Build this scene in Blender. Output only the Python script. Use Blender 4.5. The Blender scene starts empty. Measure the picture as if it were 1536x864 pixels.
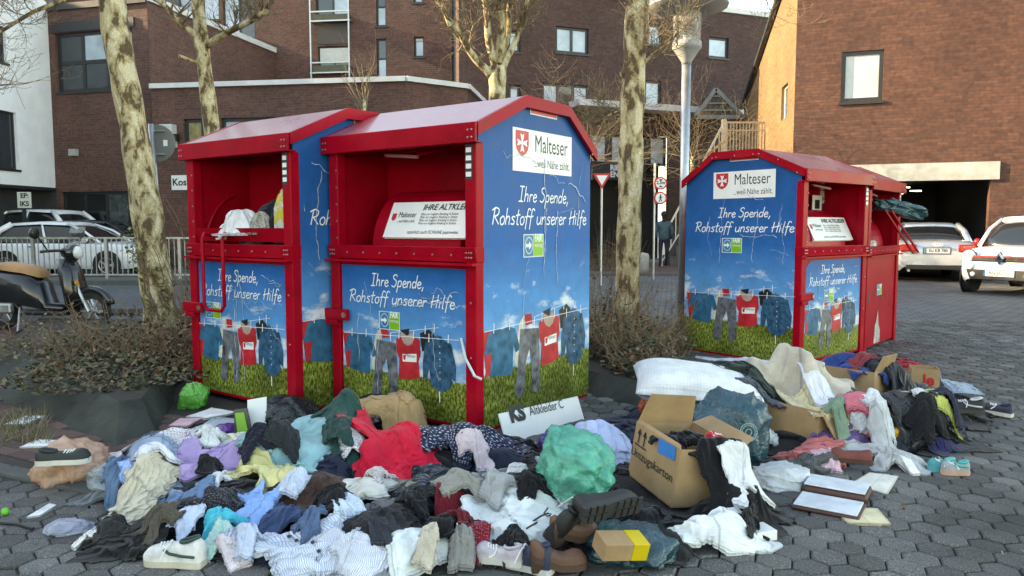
import bpy, bmesh, math, random
import numpy as np
from mathutils import Vector, Matrix
R = math.radians
random.seed(7)
scene = bpy.context.scene
col = scene.collection

# ---------------------------------------------------------------- camera
FPX, CAMH, PITCH = 1130.0, 1.33, math.atan(92/1130.0)
cam_d = bpy.data.cameras.new('camera'); cam = bpy.data.objects.new('camera', cam_d); col.objects.link(cam)
cam.location = (0, 0, CAMH); cam.rotation_euler = (math.pi/2-PITCH, 0, 0)
cam_d.sensor_width = 36; cam_d.lens = 36*FPX/1536; cam_d.clip_end = 600; cam_d.clip_start = .05
scene.camera = cam
# ---------------------------------------------------------------- sky, sun, exposure
SUN_EL, SUN_AZ = R(19), R(-84)                   # azimuth from +Y towards +X: the sun stands low on the left
world = bpy.data.worlds.new('World'); scene.world = world; world.use_nodes = True
wn = world.node_tree.nodes; wl = world.node_tree.links
bg = wn['Background']; sky = wn.new('ShaderNodeTexSky'); sky.sky_type = 'NISHITA'; sky.sun_disc = False
sky.sun_elevation = SUN_EL; sky.sun_rotation = SUN_AZ; sky.air_density = 1.0; sky.dust_density = .5; sky.ozone_density = 1.0
wl.new(sky.outputs[0], bg.inputs[0]); bg.inputs[1].default_value = .15
sd = bpy.data.lights.new('sun', 'SUN'); sd.energy = 3.2; sd.angle = R(.5); sd.color = (1, .86, .68)
so = bpy.data.objects.new('sun', sd); col.objects.link(so); so.location = (-30, 0, 30)
sdir = Vector((math.sin(SUN_AZ)*math.cos(SUN_EL), math.cos(SUN_AZ)*math.cos(SUN_EL), math.sin(SUN_EL)))
so.rotation_euler = sdir.to_track_quat('Z', 'Y').to_euler()
vs = scene.view_settings
vs.view_transform = 'Standard'; vs.look = 'None'; vs.gamma = 1; vs.exposure = 2.42
try:
    vs.use_white_balance = True; vs.white_balance_temperature = 9300; vs.white_balance_tint = 8
except Exception: pass

# ---------------------------------------------------------------- pixel helpers (photo is 1536 x 864)
cp, sp = math.cos(PITCH), math.sin(PITCH)
def ray(u, v):
    a = (u-768)/FPX; b = (432-v)/FPX
    return Vector((a, cp+b*sp, -sp+b*cp))
def P(u, v, Y):
    d = ray(u, v); return Vector((0, 0, CAMH))+d*(Y/d.y)
def G(u, v, z=0):
    d = ray(u, v); return Vector((0, 0, CAMH))+d*((z-CAMH)/d.z)

# ---------------------------------------------------------------- object helpers
def tag(o, label=None, cat=None, group=None, kind=None):
    if label: o['label'] = label
    if cat: o['category'] = cat
    if group: o['group'] = group
    if kind: o['kind'] = kind
    return o
def thing(name, label, cat, loc=(0, 0, 0), rz=0, group=None):
    o = bpy.data.objects.new(name, None); col.objects.link(o); o.empty_display_size = .1
    o.location = loc; o.rotation_euler = (0, 0, rz)
    return tag(o, label, cat, group)
def root_of(o):
    while o.parent: o = o.parent
    return o
class MB:
    def __init__(s): s.v = []; s.f = []; s.uv = {}
    def add(s, vs, fs):
        n = len(s.v); s.v += [tuple(p) for p in vs]; s.f += [tuple(i+n for i in f) for f in fs]; return s
    def box(s, a, b):
        (x0, y0, z0), (x1, y1, z1) = a, b
        return s.add([(x0,y0,z0),(x1,y0,z0),(x1,y1,z0),(x0,y1,z0),(x0,y0,z1),(x1,y0,z1),(x1,y1,z1),(x0,y1,z1)],
                     [(0,3,2,1),(4,5,6,7),(0,1,5,4),(1,2,6,5),(2,3,7,6),(3,0,4,7)])
    def cbox(s, c, d): return s.box([c[i]-d[i]/2 for i in range(3)], [c[i]+d[i]/2 for i in range(3)])
    def hexa(s, p):   # 8 points, bottom ring then top ring
        return s.add(p, [(0,3,2,1),(4,5,6,7),(0,1,5,4),(1,2,6,5),(2,3,7,6),(3,0,4,7)])
    def bar(s, a, b, w, h=None, up=(0, 0, 1)):
        a, b = Vector(a), Vector(b); h = h or w; t = (b-a).normalized(); u = Vector(up)
        if abs(t.dot(u)) > .95: u = Vector((0, 1, 0))
        r = t.cross(u).normalized(); u = r.cross(t)
        o = [(-1,-1),(1,-1),(1,1),(-1,1)]
        return s.hexa([a+r*x*w/2+u*y*h/2 for x, y in o]+[b+r*x*w/2+u*y*h/2 for x, y in o])
    def tube(s, pts, rad, n=8, cap=True, closed=False):
        pts = [Vector(p) for p in pts]; m = len(pts)
        rad = rad if hasattr(rad, '__len__') else [rad]*m
        base = len(s.v); pu = None
        for i, p in enumerate(pts):
            if closed: t = pts[(i+1) % m]-pts[i-1]
            else: t = pts[min(i+1, m-1)]-pts[max(i-1, 0)]
            t = t.normalized() if t.length > 1e-9 else Vector((0, 0, 1))
            if pu is None:
                pu = Vector((1, 0, 0)) if abs(t.x) < .9 else Vector((0, 1, 0))
            pu = (pu-t*pu.dot(t)).normalized(); w = t.cross(pu)
            for k in range(n):
                a = 2*math.pi*k/n; s.v.append(tuple(p+(pu*math.cos(a)+w*math.sin(a))*rad[i]))
        for i in range(m if closed else m-1):
            j = (i+1) % m
            for k in range(n):
                l = (k+1) % n
                s.f.append((base+i*n+k, base+i*n+l, base+j*n+l, base+j*n+k))
        if cap and not closed:
            s.f.append(tuple(base+k for k in range(n))[::-1]); s.f.append(tuple(base+(m-1)*n+k for k in range(n)))
        return s
    def lathe(s, prof, c=(0, 0, 0), n=20, axis='z'):
        base = len(s.v); c = Vector(c)
        for r, h in prof:
            for k in range(n):
                a = 2*math.pi*k/n; x, y = r*math.cos(a), r*math.sin(a)
                q = {'z': (x, y, h), 'y': (x, h, y), 'x': (h, x, y)}[axis]; s.v.append(tuple(c+Vector(q)))
        for i in range(len(prof)-1):
            for k in range(n):
                l = (k+1) % n; s.f.append((base+i*n+k, base+i*n+l, base+(i+1)*n+l, base+(i+1)*n+k))
        s.f.append(tuple(base+k for k in range(n))[::-1]); s.f.append(tuple(base+(len(prof)-1)*n+k for k in range(n)))
        return s
    def poly(s, pts): return s.add(pts, [tuple(range(len(pts)))])
    def prism(s, pts, d):  # closed extrusion of a polygon by vector d
        n = len(pts); d = Vector(d); a = [Vector(p) for p in pts]
        return s.add(a+[p+d for p in a], [tuple(range(n))[::-1], tuple(range(n, 2*n))]+[(i, (i+1) % n, n+(i+1) % n, n+i) for i in range(n)])
    def build(s, name, m, parent=None, world=False, smooth=False, fix=True, bevel=0):
        me = bpy.data.meshes.new(name); vv = s.v
        if world and parent is not None:
            inv = root_of(parent).matrix_basis.inverted(); vv = [tuple(inv @ Vector(p)) for p in vv]
        me.from_pydata(vv, [], s.f)
        if fix:
            bm = bmesh.new(); bm.from_mesh(me); bmesh.ops.recalc_face_normals(bm, faces=bm.faces); bm.to_mesh(me); bm.free()
        if smooth: me.polygons.foreach_set('use_smooth', [True]*len(me.polygons))
        o = bpy.data.objects.new(name, me); col.objects.link(o); o.parent = parent
        if m: me.materials.append(m)
        if bevel:
            b = o.modifiers.new('bevel', 'BEVEL'); b.width = bevel; b.segments = 2; b.limit_method = 'ANGLE'; b.angle_limit = R(40)
        return o
def lerp(a, b, t): return a+(b-a)*t
_tc = {}
def text(name, s, size, m, parent, O, X, U, world=False, sx=1.0, align='CENTER', bold=0.0, shear=0.0):
    c = bpy.data.curves.new('t', 'FONT'); c.body = s; c.size = size; c.align_x = align; c.align_y = 'BOTTOM_BASELINE' if False else 'BOTTOM'
    c.offset = bold; c.resolution_u = 3; c.shear = shear
    t = bpy.data.objects.new('t', c); me = bpy.data.meshes.new_from_object(t)
    bpy.data.objects.remove(t); bpy.data.curves.remove(c)
    O, X, U = Vector(O), Vector(X), Vector(U)
    inv = root_of(parent).matrix_basis.inverted() if world else Matrix()
    for v in me.vertices: v.co = inv @ (O+X*v.co.x*sx+U*v.co.y)
    me.materials.clear(); me.materials.append(m); me.name = name
    o = bpy.data.objects.new(name, me); col.objects.link(o); o.parent = parent
    return o

# ---------------------------------------------------------------- materials
MATS = {}
def newmat(name):
    m = bpy.data.materials.new(name); m.use_nodes = True; nt = m.node_tree
    return m, nt.nodes, nt.links, nt.nodes['Principled BSDF']
def N(nodes, t, **kw):
    n = nodes.new(t)
    for k, v in kw.items():
        if k == 'inp':
            for i, x in v.items(): n.inputs[i].default_value = x
        else: setattr(n, k, v)
    return n
def ramp(nodes, stops, interp='LINEAR'):
    n = nodes.new('ShaderNodeValToRGB'); cr = n.color_ramp; cr.interpolation = interp
    while len(cr.elements) < len(stops): cr.elements.new(.5)
    for e, (p, c) in zip(cr.elements, stops):
        e.position = p; e.color = (c[0], c[1], c[2], 1) if hasattr(c, '__len__') else (c, c, c, 1)
    return n
def mixc(nodes, links, fac, a, b, mode='MIX'):
    n = nodes.new('ShaderNodeMix'); n.data_type = 'RGBA'; n.blend_type = mode
    for sock, x in ((n.inputs[0], fac), (n.inputs[6], a), (n.inputs[7], b)):
        if hasattr(x, 'links') or isinstance(x, bpy.types.NodeSocket): links.new(x, sock)
        elif hasattr(x, '__len__'): sock.default_value = (x[0], x[1], x[2], 1)
        else: sock.default_value = x
    return n.outputs[2]
def mat(name, c, rough=.6, var=.12, scale=6, bump=0, bscale=60, metal=0, spec=.5, coat=0, trans=0, emit=0, alpha=1, sheen=0):
    if name in MATS: return MATS[name]
    m, n, l, b = newmat(name); MATS[name] = m
    tc = N(n, 'ShaderNodeTexCoord')
    if var:
        nz = N(n, 'ShaderNodeTexNoise', inp={'Scale': scale, 'Detail': 5, 'Roughness': .6}); l.new(tc.outputs['Object'], nz.inputs['Vector'])
        rp = ramp(n, [(.3, [x*(1-var*1.6) for x in c]), (.7, [min(1, x*(1+var)) for x in c])]); l.new(nz.outputs[0], rp.inputs[0])
        l.new(rp.outputs[0], b.inputs['Base Color'])
        rr = ramp(n, [(.3, max(.02, rough-.08)), (.7, min(1, rough+.1))]); l.new(nz.outputs[0], rr.inputs[0]); l.new(rr.outputs[0], b.inputs['Roughness'])
    else:
        b.inputs['Base Color'].default_value = (*c, 1); b.inputs['Roughness'].default_value = rough
    b.inputs['Metallic'].default_value = metal; b.inputs['Specular IOR Level'].default_value = spec
    b.inputs['Coat Weight'].default_value = coat; b.inputs['Transmission Weight'].default_value = trans; b.inputs['Alpha'].default_value = alpha
    b.inputs['Sheen Weight'].default_value = sheen
    if emit: b.inputs['Emission Color'].default_value = (*c, 1); b.inputs['Emission Strength'].default_value = emit
    if bump:
        bz = N(n, 'ShaderNodeTexNoise', inp={'Scale': bscale, 'Detail': 4}); l.new(tc.outputs['Object'], bz.inputs['Vector'])
        bp = N(n, 'ShaderNodeBump', inp={'Strength': bump, 'Distance': .01}); l.new(bz.outputs[0], bp.inputs['Height']); l.new(bp.outputs[0], b.inputs['Normal'])
    return m
def brick_mat(name, c1, c2, mortar, bw=.25, bh=.08):
    m, n, l, b = newmat(name); MATS[name] = m
    uv = N(n, 'ShaderNodeUVMap')
    br = N(n, 'ShaderNodeTexBrick', inp={'Color1': (*c1, 1), 'Color2': (*c2, 1), 'Mortar': (*mortar, 1), 'Scale': 1, 'Mortar Size': .008, 'Mortar Smooth': .2, 'Bias': 0, 'Brick Width': bw, 'Row Height': bh})
    l.new(uv.outputs[0], br.inputs['Vector'])
    nz = N(n, 'ShaderNodeTexNoise', inp={'Scale': .6, 'Detail': 6, 'Roughness': .65}); l.new(uv.outputs[0], nz.inputs['Vector'])
    rp = ramp(n, [(.3, .72), (.7, 1.15)]); l.new(nz.outputs[0], rp.inputs[0])
    cc = mixc(n, l, 1.0, br.outputs[0], rp.outputs[0], 'MULTIPLY')
    nz2 = N(n, 'ShaderNodeTexNoise', inp={'Scale': 9, 'Detail': 3}); l.new(uv.outputs[0], nz2.inputs['Vector'])
    rp2 = ramp(n, [(.35, .8), (.65, 1.15)]); l.new(nz2.outputs[0], rp2.inputs[0])
    l.new(mixc(n, l, 1.0, cc, rp2.outputs[0], 'MULTIPLY'), b.inputs['Base Color'])
    b.inputs['Roughness'].default_value = .85
    bp = N(n, 'ShaderNodeBump', inp={'Strength': .6, 'Distance': .012}); bp.invert = True
    l.new(br.outputs[1], bp.inputs['Height']); l.new(bp.outputs[0], b.inputs['Normal'])
    return m
brick_r = brick_mat('brick_right', (.145, .056, .036), (.09, .034, .024), (.07, .045, .035))
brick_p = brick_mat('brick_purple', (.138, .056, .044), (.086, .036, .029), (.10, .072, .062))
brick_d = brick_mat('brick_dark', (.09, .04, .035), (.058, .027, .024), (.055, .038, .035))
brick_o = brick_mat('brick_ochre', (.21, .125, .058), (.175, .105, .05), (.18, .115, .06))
white_wall = mat('white_render', (.74, .75, .78), .8, .06, 1.5, .15, 40)
concrete = mat('concrete', (.42, .41, .38), .85, .18, 3, .3, 30)
coping_m = mat('pale_coping', (.55, .56, .57), .6, .1, 3)
dark_frame = mat('dark_window_frame', (.018, .02, .024), .45, .1)
white_frame = mat('white_window_frame', (.7, .7, .7), .5, .05)
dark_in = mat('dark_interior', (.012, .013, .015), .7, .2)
blind_m = mat('pale_blind', (.62, .63, .62), .6, .06, 2)
steel = mat('galvanised_steel', (.45, .47, .48), .38, .12, 9, metal=.85)
black_pl = mat('black_plastic', (.012, .012, .013), .4, .2)
rubber = mat('rubber', (.015, .015, .016), .85, .1)
def glass_pane(name, c, rough=.06):
    m = mat(name, c, rough, .25, .9, spec=.8); return m
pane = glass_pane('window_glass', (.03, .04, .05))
pane_sky = glass_pane('window_glass_painted_sky', (.38, .47, .56), .12)  # pale blue base colour stands in for the sky reflected in the panes
pane_dark = glass_pane('shop_glass', (.012, .016, .018))
red = None
def red_mat():
    m, n, l, b = newmat('red_container_paint'); tc = N(n, 'ShaderNodeTexCoord')
    nz = N(n, 'ShaderNodeTexNoise', inp={'Scale': 2.5, 'Detail': 8, 'Roughness': .7}); l.new(tc.outputs['Object'], nz.inputs['Vector'])
    rp = ramp(n, [(.3, (.27, .002, .010)), (.55, (.38, .003, .016)), (.8, (.42, .012, .025))]); l.new(nz.outputs[0], rp.inputs[0])
    mp = N(n, 'ShaderNodeMapping', inp={'Scale': (14, 14, .9)}); l.new(tc.outputs['Object'], mp.inputs['Vector'])
    st = N(n, 'ShaderNodeTexNoise', inp={'Scale': 1.3, 'Detail': 6}); l.new(mp.outputs[0], st.inputs['Vector'])
    sr = ramp(n, [(.62, 0.), (.8, .35)]); l.new(st.outputs[0], sr.inputs[0])
    l.new(mixc(n, l, sr.outputs[0], rp.outputs[0], (.12, .03, .03)), b.inputs['Base Color'])
    rr = ramp(n, [(.3, .24), (.7, .42)]); l.new(nz.outputs[0], rr.inputs[0]); l.new(rr.outputs[0], b.inputs['Roughness'])
    b.inputs['Specular IOR Level'].default_value = .1
    return m
red = red_mat()
def roof_mat():
    m, n, l, b = newmat('red_roof_painted_sheen'); tc = N(n, 'ShaderNodeTexCoord')
    nz = N(n, 'ShaderNodeTexNoise', inp={'Scale': 3.5, 'Detail': 9, 'Roughness': .7}); l.new(tc.outputs['Object'], nz.inputs['Vector'])
    rp = ramp(n, [(.3, (.26, .03, .05)), (.5, (.36, .09, .11)), (.75, (.45, .24, .25))]); l.new(nz.outputs[0], rp.inputs[0]); l.new(rp.outputs[0], b.inputs['Base Color'])  # pale pinks put the reflected sky into the roof's base colour
    rr = ramp(n, [(.3, .22), (.7, .5)]); l.new(nz.outputs[0], rr.inputs[0]); l.new(rr.outputs[0], b.inputs['Roughness'])
    b.inputs['Coat Weight'].default_value = .5; b.inputs['Coat Roughness'].default_value = .15
    return m
roof_m = roof_mat()
def print_mat():
    m, n, l, b = newmat('printed_meadow_film'); uv = N(n, 'ShaderNodeUVMap'); sep = N(n, 'ShaderNodeSeparateXYZ'); l.new(uv.outputs[0], sep.inputs[0])
    dv = N(n, 'ShaderNodeMath', operation='DIVIDE', inp={1: 2.2}); l.new(sep.outputs[1], dv.inputs[0])
    g = ramp(n, [(0, (.22, .44, .68)), (.2, (.20, .42, .68)), (.36, (.07, .28, .58)), (.55, (.008, .125, .38)), (1, (.004, .075, .25))]); l.new(dv.outputs[0], g.inputs[0])
    mp = N(n, 'ShaderNodeMapping', inp={'Scale': (1.0, 1.7, 1)}); l.new(uv.outputs[0], mp.inputs['Vector'])
    cn = N(n, 'ShaderNodeTexNoise', inp={'Scale': 3.6, 'Detail': 8, 'Roughness': .58}); l.new(mp.outputs[0], cn.inputs['Vector'])
    band = ramp(n, [(.17, .17), (.28, .13), (.36, 0.05), (.48, 0), (.52, -.0)]); l.new(dv.outputs[0], band.inputs[0])
    ad = N(n, 'ShaderNodeMath', operation='ADD'); l.new(cn.outputs[0], ad.inputs[0]); l.new(band.outputs[0], ad.inputs[1])
    cr = ramp(n, [(.6, 0.), (.72, .9)]); l.new(ad.outputs[0], cr.inputs[0])
    lim = ramp(n, [(.44, 1.), (.5, 0.)]); l.new(dv.outputs[0], lim.inputs[0])
    ml = N(n, 'ShaderNodeMath', operation='MULTIPLY'); l.new(cr.outputs[0], ml.inputs[0]); l.new(lim.outputs[0], ml.inputs[1])
    skyc = mixc(n, l, ml.outputs[0], g.outputs[0], (.72, .76, .8))
    gm = N(n, 'ShaderNodeMapping', inp={'Scale': (60, 26, 1)}); l.new(uv.outputs[0], gm.inputs['Vector'])
    gn = N(n, 'ShaderNodeTexNoise', inp={'Scale': 1, 'Detail': 4, 'Roughness': .7}); l.new(gm.outputs[0], gn.inputs['Vector'])
    gr = ramp(n, [(.3, (.012, .025, .006)), (.46, (.11, .15, .02)), (.57, (.31, .35, .07)), (.7, (.58, .58, .2))]); l.new(gn.outputs[0], gr.inputs[0])
    gb = N(n, 'ShaderNodeTexNoise', inp={'Scale': 2.2, 'Detail': 2}); l.new(uv.outputs[0], gb.inputs['Vector'])
    gbr = ramp(n, [(.35, .45), (.65, 1.05)]); l.new(gb.outputs[0], gbr.inputs[0])
    grass = mixc(n, l, 1., gr.outputs[0], gbr.outputs[0], 'MULTIPLY')
    e = N(n, 'ShaderNodeMath', operation='MULTIPLY', inp={1: .06}); l.new(gn.outputs[0], e.inputs[0])
    e2 = N(n, 'ShaderNodeMath', operation='ADD'); l.new(e.outputs[0], e2.inputs[0]); l.new(sep.outputs[1], e2.inputs[1])
    er = ramp(n, [(.405, 1.), (.425, 0.)]); l.new(e2.outputs[0], er.inputs[0])
    c = mixc(n, l, er.outputs[0], skyc, grass)
    dn = N(n, 'ShaderNodeTexNoise', inp={'Scale': 5, 'Detail': 8, 'Roughness': .7}); l.new(uv.outputs[0], dn.inputs['Vector'])
    dr = ramp(n, [(.35, .82), (.65, 1.06)]); l.new(dn.outputs[0], dr.inputs[0])
    l.new(mixc(n, l, 1., c, dr.outputs[0], 'MULTIPLY'), b.inputs['Base Color'])
    rr = ramp(n, [(.35, .3), (.7, .5)]); l.new(dn.outputs[0], rr.inputs[0]); l.new(rr.outputs[0], b.inputs['Roughness'])
    b.inputs['Specular IOR Level'].default_value = .14
    bp = N(n, 'ShaderNodeBump', inp={'Strength': .12, 'Distance': .01}); l.new(dn.outputs[0], bp.inputs['Height']); l.new(bp.outputs[0], b.inputs['Normal'])
    return m
print_m = print_mat()
def bark_mat():
    m, n, l, b = newmat('plane_bark'); tc = N(n, 'ShaderNodeTexCoord')
    mp = N(n, 'ShaderNodeMapping', inp={'Scale': (1, 1, .5)}); l.new(tc.outputs['Object'], mp.inputs['Vector'])
    wz = N(n, 'ShaderNodeTexNoise', inp={'Scale': 12, 'Detail': 3}); l.new(mp.outputs[0], wz.inputs['Vector'])
    a = N(n, 'ShaderNodeTexNoise', inp={'Scale': 8, 'Detail': 5, 'Roughness': .62, 'Distortion': .35}); l.new(mp.outputs[0], a.inputs['Vector'])
    r1 = ramp(n, [(.0, (.10, .062, .03)), (.42, (.15, .095, .048)), (.45, (.33, .25, .13)), (.5, (.46, .38, .22)), (.57, (.6, .52, .35))], 'CONSTANT'); l.new(a.outputs[0], r1.inputs[0])
    c2 = N(n, 'ShaderNodeTexNoise', inp={'Scale': 60, 'Detail': 4}); l.new(tc.outputs['Object'], c2.inputs['Vector'])
    r2 = ramp(n, [(.3, .7), (.7, 1.1)]); l.new(c2.outputs[0], r2.inputs[0])
    l.new(mixc(n, l, 1., r1.outputs[0], r2.outputs[0], 'MULTIPLY'), b.inputs['Base Color']); b.inputs['Roughness'].default_value = .85
    bp = N(n, 'ShaderNodeBump', inp={'Strength': .6, 'Distance': .015}); l.new(a.outputs[0], bp.inputs['Height']); l.new(bp.outputs[0], b.inputs['Normal'])
    return m
bark = bark_mat()
twig_m = mat('pale_twig', (.20, .15, .09), .8, .25, 8)
dry_m = mat('dry_stem', (.21, .135, .08), .85, .3, 9)
def leaf_mat(name, stops):
    m, n, l, b = newmat(name); g = N(n, 'ShaderNodeNewGeometry'); r = ramp(n, stops); l.new(g.outputs['Random Per Island'], r.inputs[0]); l.new(r.outputs[0], b.inputs['Base Color']); b.inputs['Roughness'].default_value = .6
    return m
leaf_green = leaf_mat('ground_leaf', [(0, (.02, .03, .01)), (.4, (.045, .055, .018)), (.62, (.09, .09, .035)), (.7, (.13, .07, .035)), (1, (.24, .15, .08))])
leaf_ivy = leaf_mat('ivy_leaf', [(0, (.05, .07, .015)), (.6, (.14, .17, .035)), (1, (.26, .27, .07))])
leaf_brown = leaf_mat('dead_leaf', [(0, (.10, .05, .025)), (1, (.25, .13, .06))])
grass_m = leaf_mat('dry_grass', [(0, (.06, .06, .025)), (.5, (.14, .12, .055)), (1, (.27, .22, .12))])

# ================================================================ GROUND
def sheet(name, pts, z, m):
    o = MB().poly([(x, y, z) for x, y in pts]).build(name, m); tag(o, kind='structure'); return o
def ground_mat(name, c, scale, bump, rough=.85, var=.25):
    m, n, l, b = newmat(name); tc = N(n, 'ShaderNodeTexCoord')
    a = N(n, 'ShaderNodeTexNoise', inp={'Scale': scale, 'Detail': 4}); l.new(tc.outputs['Object'], a.inputs['Vector'])
    d = N(n, 'ShaderNodeTexNoise', inp={'Scale': .7, 'Detail': 6, 'Roughness': .65}); l.new(tc.outputs['Object'], d.inputs['Vector'])
    r = ramp(n, [(.3, [x*(1-var) for x in c]), (.7, [x*(1+var) for x in c])]); l.new(a.outputs[0], r.inputs[0])
    r2 = ramp(n, [(.3, .75), (.7, 1.15)]); l.new(d.outputs[0], r2.inputs[0])
    l.new(mixc(n, l, 1., r.outputs[0], r2.outputs[0], 'MULTIPLY'), b.inputs['Base Color']); b.inputs['Roughness'].default_value = rough
    bp = N(n, 'ShaderNodeBump', inp={'Strength': bump, 'Distance': .01}); l.new(a.outputs[0], bp.inputs['Height']); l.new(bp.outputs[0], b.inputs['Normal'])
    return m
asphalt = ground_mat('asphalt', (.075, .082, .092), 45, .3)
joint_m = ground_mat('joint_sand', (.022, .021, .019), 60, .4)
soil_m = ground_mat('soil', (.028, .021, .014), 25, .8)
def far_paver_mat():
    m, n, l, b = newmat('far_grey_paving'); tc = N(n, 'ShaderNodeTexCoord')
    br = N(n, 'ShaderNodeTexBrick', inp={'Color1': (.15, .155, .16, 1), 'Color2': (.10, .105, .11, 1), 'Mortar': (.035, .036, .038, 1), 'Scale': 1, 'Mortar Size': .012, 'Mortar Smooth': .3, 'Brick Width': .2, 'Row Height': .165})
    mp = N(n, 'ShaderNodeMapping', inp={'Rotation': (0, 0, R(12))}); l.new(tc.outputs['Object'], mp.inputs[0]); l.new(mp.outputs[0], br.inputs['Vector'])
    d = N(n, 'ShaderNodeTexNoise', inp={'Scale': .6, 'Detail': 6, 'Roughness': .65}); l.new(tc.outputs['Object'], d.inputs['Vector'])
    r2 = ramp(n, [(.3, .75), (.7, 1.2)]); l.new(d.outputs[0], r2.inputs[0])
    l.new(mixc(n, l, 1., br.outputs[0], r2.outputs[0], 'MULTIPLY'), b.inputs['Base Color']); b.inputs['Roughness'].default_value = .75
    bp = N(n, 'ShaderNodeBump', inp={'Strength': .7, 'Distance': .01}); bp.invert = True; l.new(br.outputs[1], bp.inputs['Height']); l.new(bp.outputs[0], b.inputs['Normal'])
    return m
far_pave = far_paver_mat()
sheet('ground', [(-250, -60), (250, -60), (250, 400), (-250, 400)], -.05, asphalt)
sheet('far_paving', [(-3.6, 10.5), (40, 10.5), (40, 34), (-3.6, 34)], -.004, far_pave)
sheet('road', [(-60, 11.9), (-3.2, 11.9), (-3.2, 17.2), (-60, 17.2)], -.002, asphalt)
sheet('parking_bay', [(-60, 18.7), (-4, 18.7), (-4, 33), (-60, 33)], .002, asphalt)
kerb_st = mat('kerb_stone', (.085, .088, .082), .85, .25, 5, .5, 40)
for nm, a, b_ in (('road_kerb', (-40, 17.2, -.01), (-3.2, 17.4, .1)), ('near_road_kerb', (-40, 11.65, -.01), (-3.2, 11.85, .06))):
    tag(MB().box(a, b_).build(nm, kerb_st), kind='structure')
tag(MB().box((-40, 17.4, -.02), (-4, 18.7, .09)).build('far_pavement', mat('far_pavement_slabs', (.12, .115, .11), .85, .25, 3, .3, 30)), kind='structure')
red_walk = ground_mat('red_walk_joint', (.04, .028, .025), 50, .4)
sheet('red_pavement', [(-20, 3.9), (-3.0, 4.3), (-3.4, 6.2), (-6.5, 11.65), (-20, 11.65)], -.008, red_walk)
sheet('rear_red_walk', [(1.2, 20.6), (7.2, 20.6), (7.2, 27), (-3, 27), (-3, 20.6)], .03, mat('rear_red_paving', (.13, .085, .075), .85, .3, 5, .5, 12))
tag(MB().box((-3.0, 20.4, -.01), (7.2, 20.6, .06)).build('rear_kerb', kerb_st), kind='structure')

# ================================================================ BUILDINGS
def plane_hit(A, B, u, v):
    d = ray(u, v); o = Vector((0, 0, CAMH)); t = (B-A); n = Vector((t.y, -t.x, 0)).normalized()
    k = (A-o).dot(n)/d.dot(n); p = o+d*k
    return (p-A).dot(t.normalized()), p.z
def wall(parent, A, B, z0, z1, ops, m, name='wall', rev=.16, top=None):
    """vertical wall A->B (camera sees the side whose right hand runs A->B), rectangular openings with reveals"""
    A = Vector((A[0], A[1], 0)); B = Vector((B[0], B[1], 0)); L = (B-A).length; t = (B-A)/L; nn = Vector((t.y, -t.x, 0))
    xs = sorted({0, L} | {x for o in ops for x in (o[0], o[1]) if 0 < x < L}); zs = sorted({z0, z1} | {z for o in ops for z in (o[2], o[3]) if z0 < z < z1})
    me = bpy.data.meshes.new(name); bm = bmesh.new(); uvl = bm.loops.layers.uv.new('UVMap')
    inv = root_of(parent).matrix_basis.inverted() if parent else Matrix()
    def face(pts, uvs):
        f = bm.faces.new([bm.verts.new(inv @ p) for p in pts])
        for lp, q in zip(f.loops, uvs): lp[uvl].uv = q
    W = lambda a, z, d=0: A+t*a+Vector((0, 0, z))-nn*d
    def ztop(a, z): return z if (top is None or z < z1-1e-6) else lerp(top[0], top[1], a/L)
    for i in range(len(xs)-1):
        for j in range(len(zs)-1):
            a0, a1, b0, b1 = xs[i], xs[i+1], zs[j], zs[j+1]; ca, cb = (a0+a1)/2, (b0+b1)/2
            if any(o[0] < ca < o[1] and o[2] < cb < o[3] for o in ops): continue
            q = [(a0, b0), (a1, b0), (a1, ztop(a1, b1)), (a0, ztop(a0, b1))]
            face([W(*p) for p in q], q)
    for o in ops:
        a0, a1, b0, b1 = max(o[0], 0), min(o[1], L), max(o[2], z0), min(o[3], z1)
        for p, q in (((a0, b0), (a1, b0)), ((a1, b0), (a1, b1)), ((a1, b1), (a0, b1)), ((a0, b1), (a0, b0))):
            face([W(*p), W(*q), W(*q, rev), W(*p, rev)], [(p[0], p[1]), (q[0], q[1]), (q[0]+rev, q[1]), (p[0]+rev, p[1])])
    # back and top so that the wall is solid
    th = .35
    zt0, zt1 = (z1, z1) if top is None else top
    face([W(0, zt0), W(L, zt1), W(L, zt1, th), W(0, zt0, th)], [(0, 0), (L, 0), (L, th), (0, th)])
    face([W(0, z0), W(0, zt0), W(0, zt0, th), W(0, z0, th)], [(0, z0), (0, z1), (th, z1), (th, z0)])
    face([W(L, z0), W(L, zt1), W(L, zt1, th), W(L, z0, th)], [(0, z0), (0, z1), (th, z1), (th, z0)])
    bm.to_mesh(me); bm.free(); me.materials.append(m)
    o = bpy.data.objects.new(name, me); col.objects.link(o); o.parent = parent
    return o, W
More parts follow.
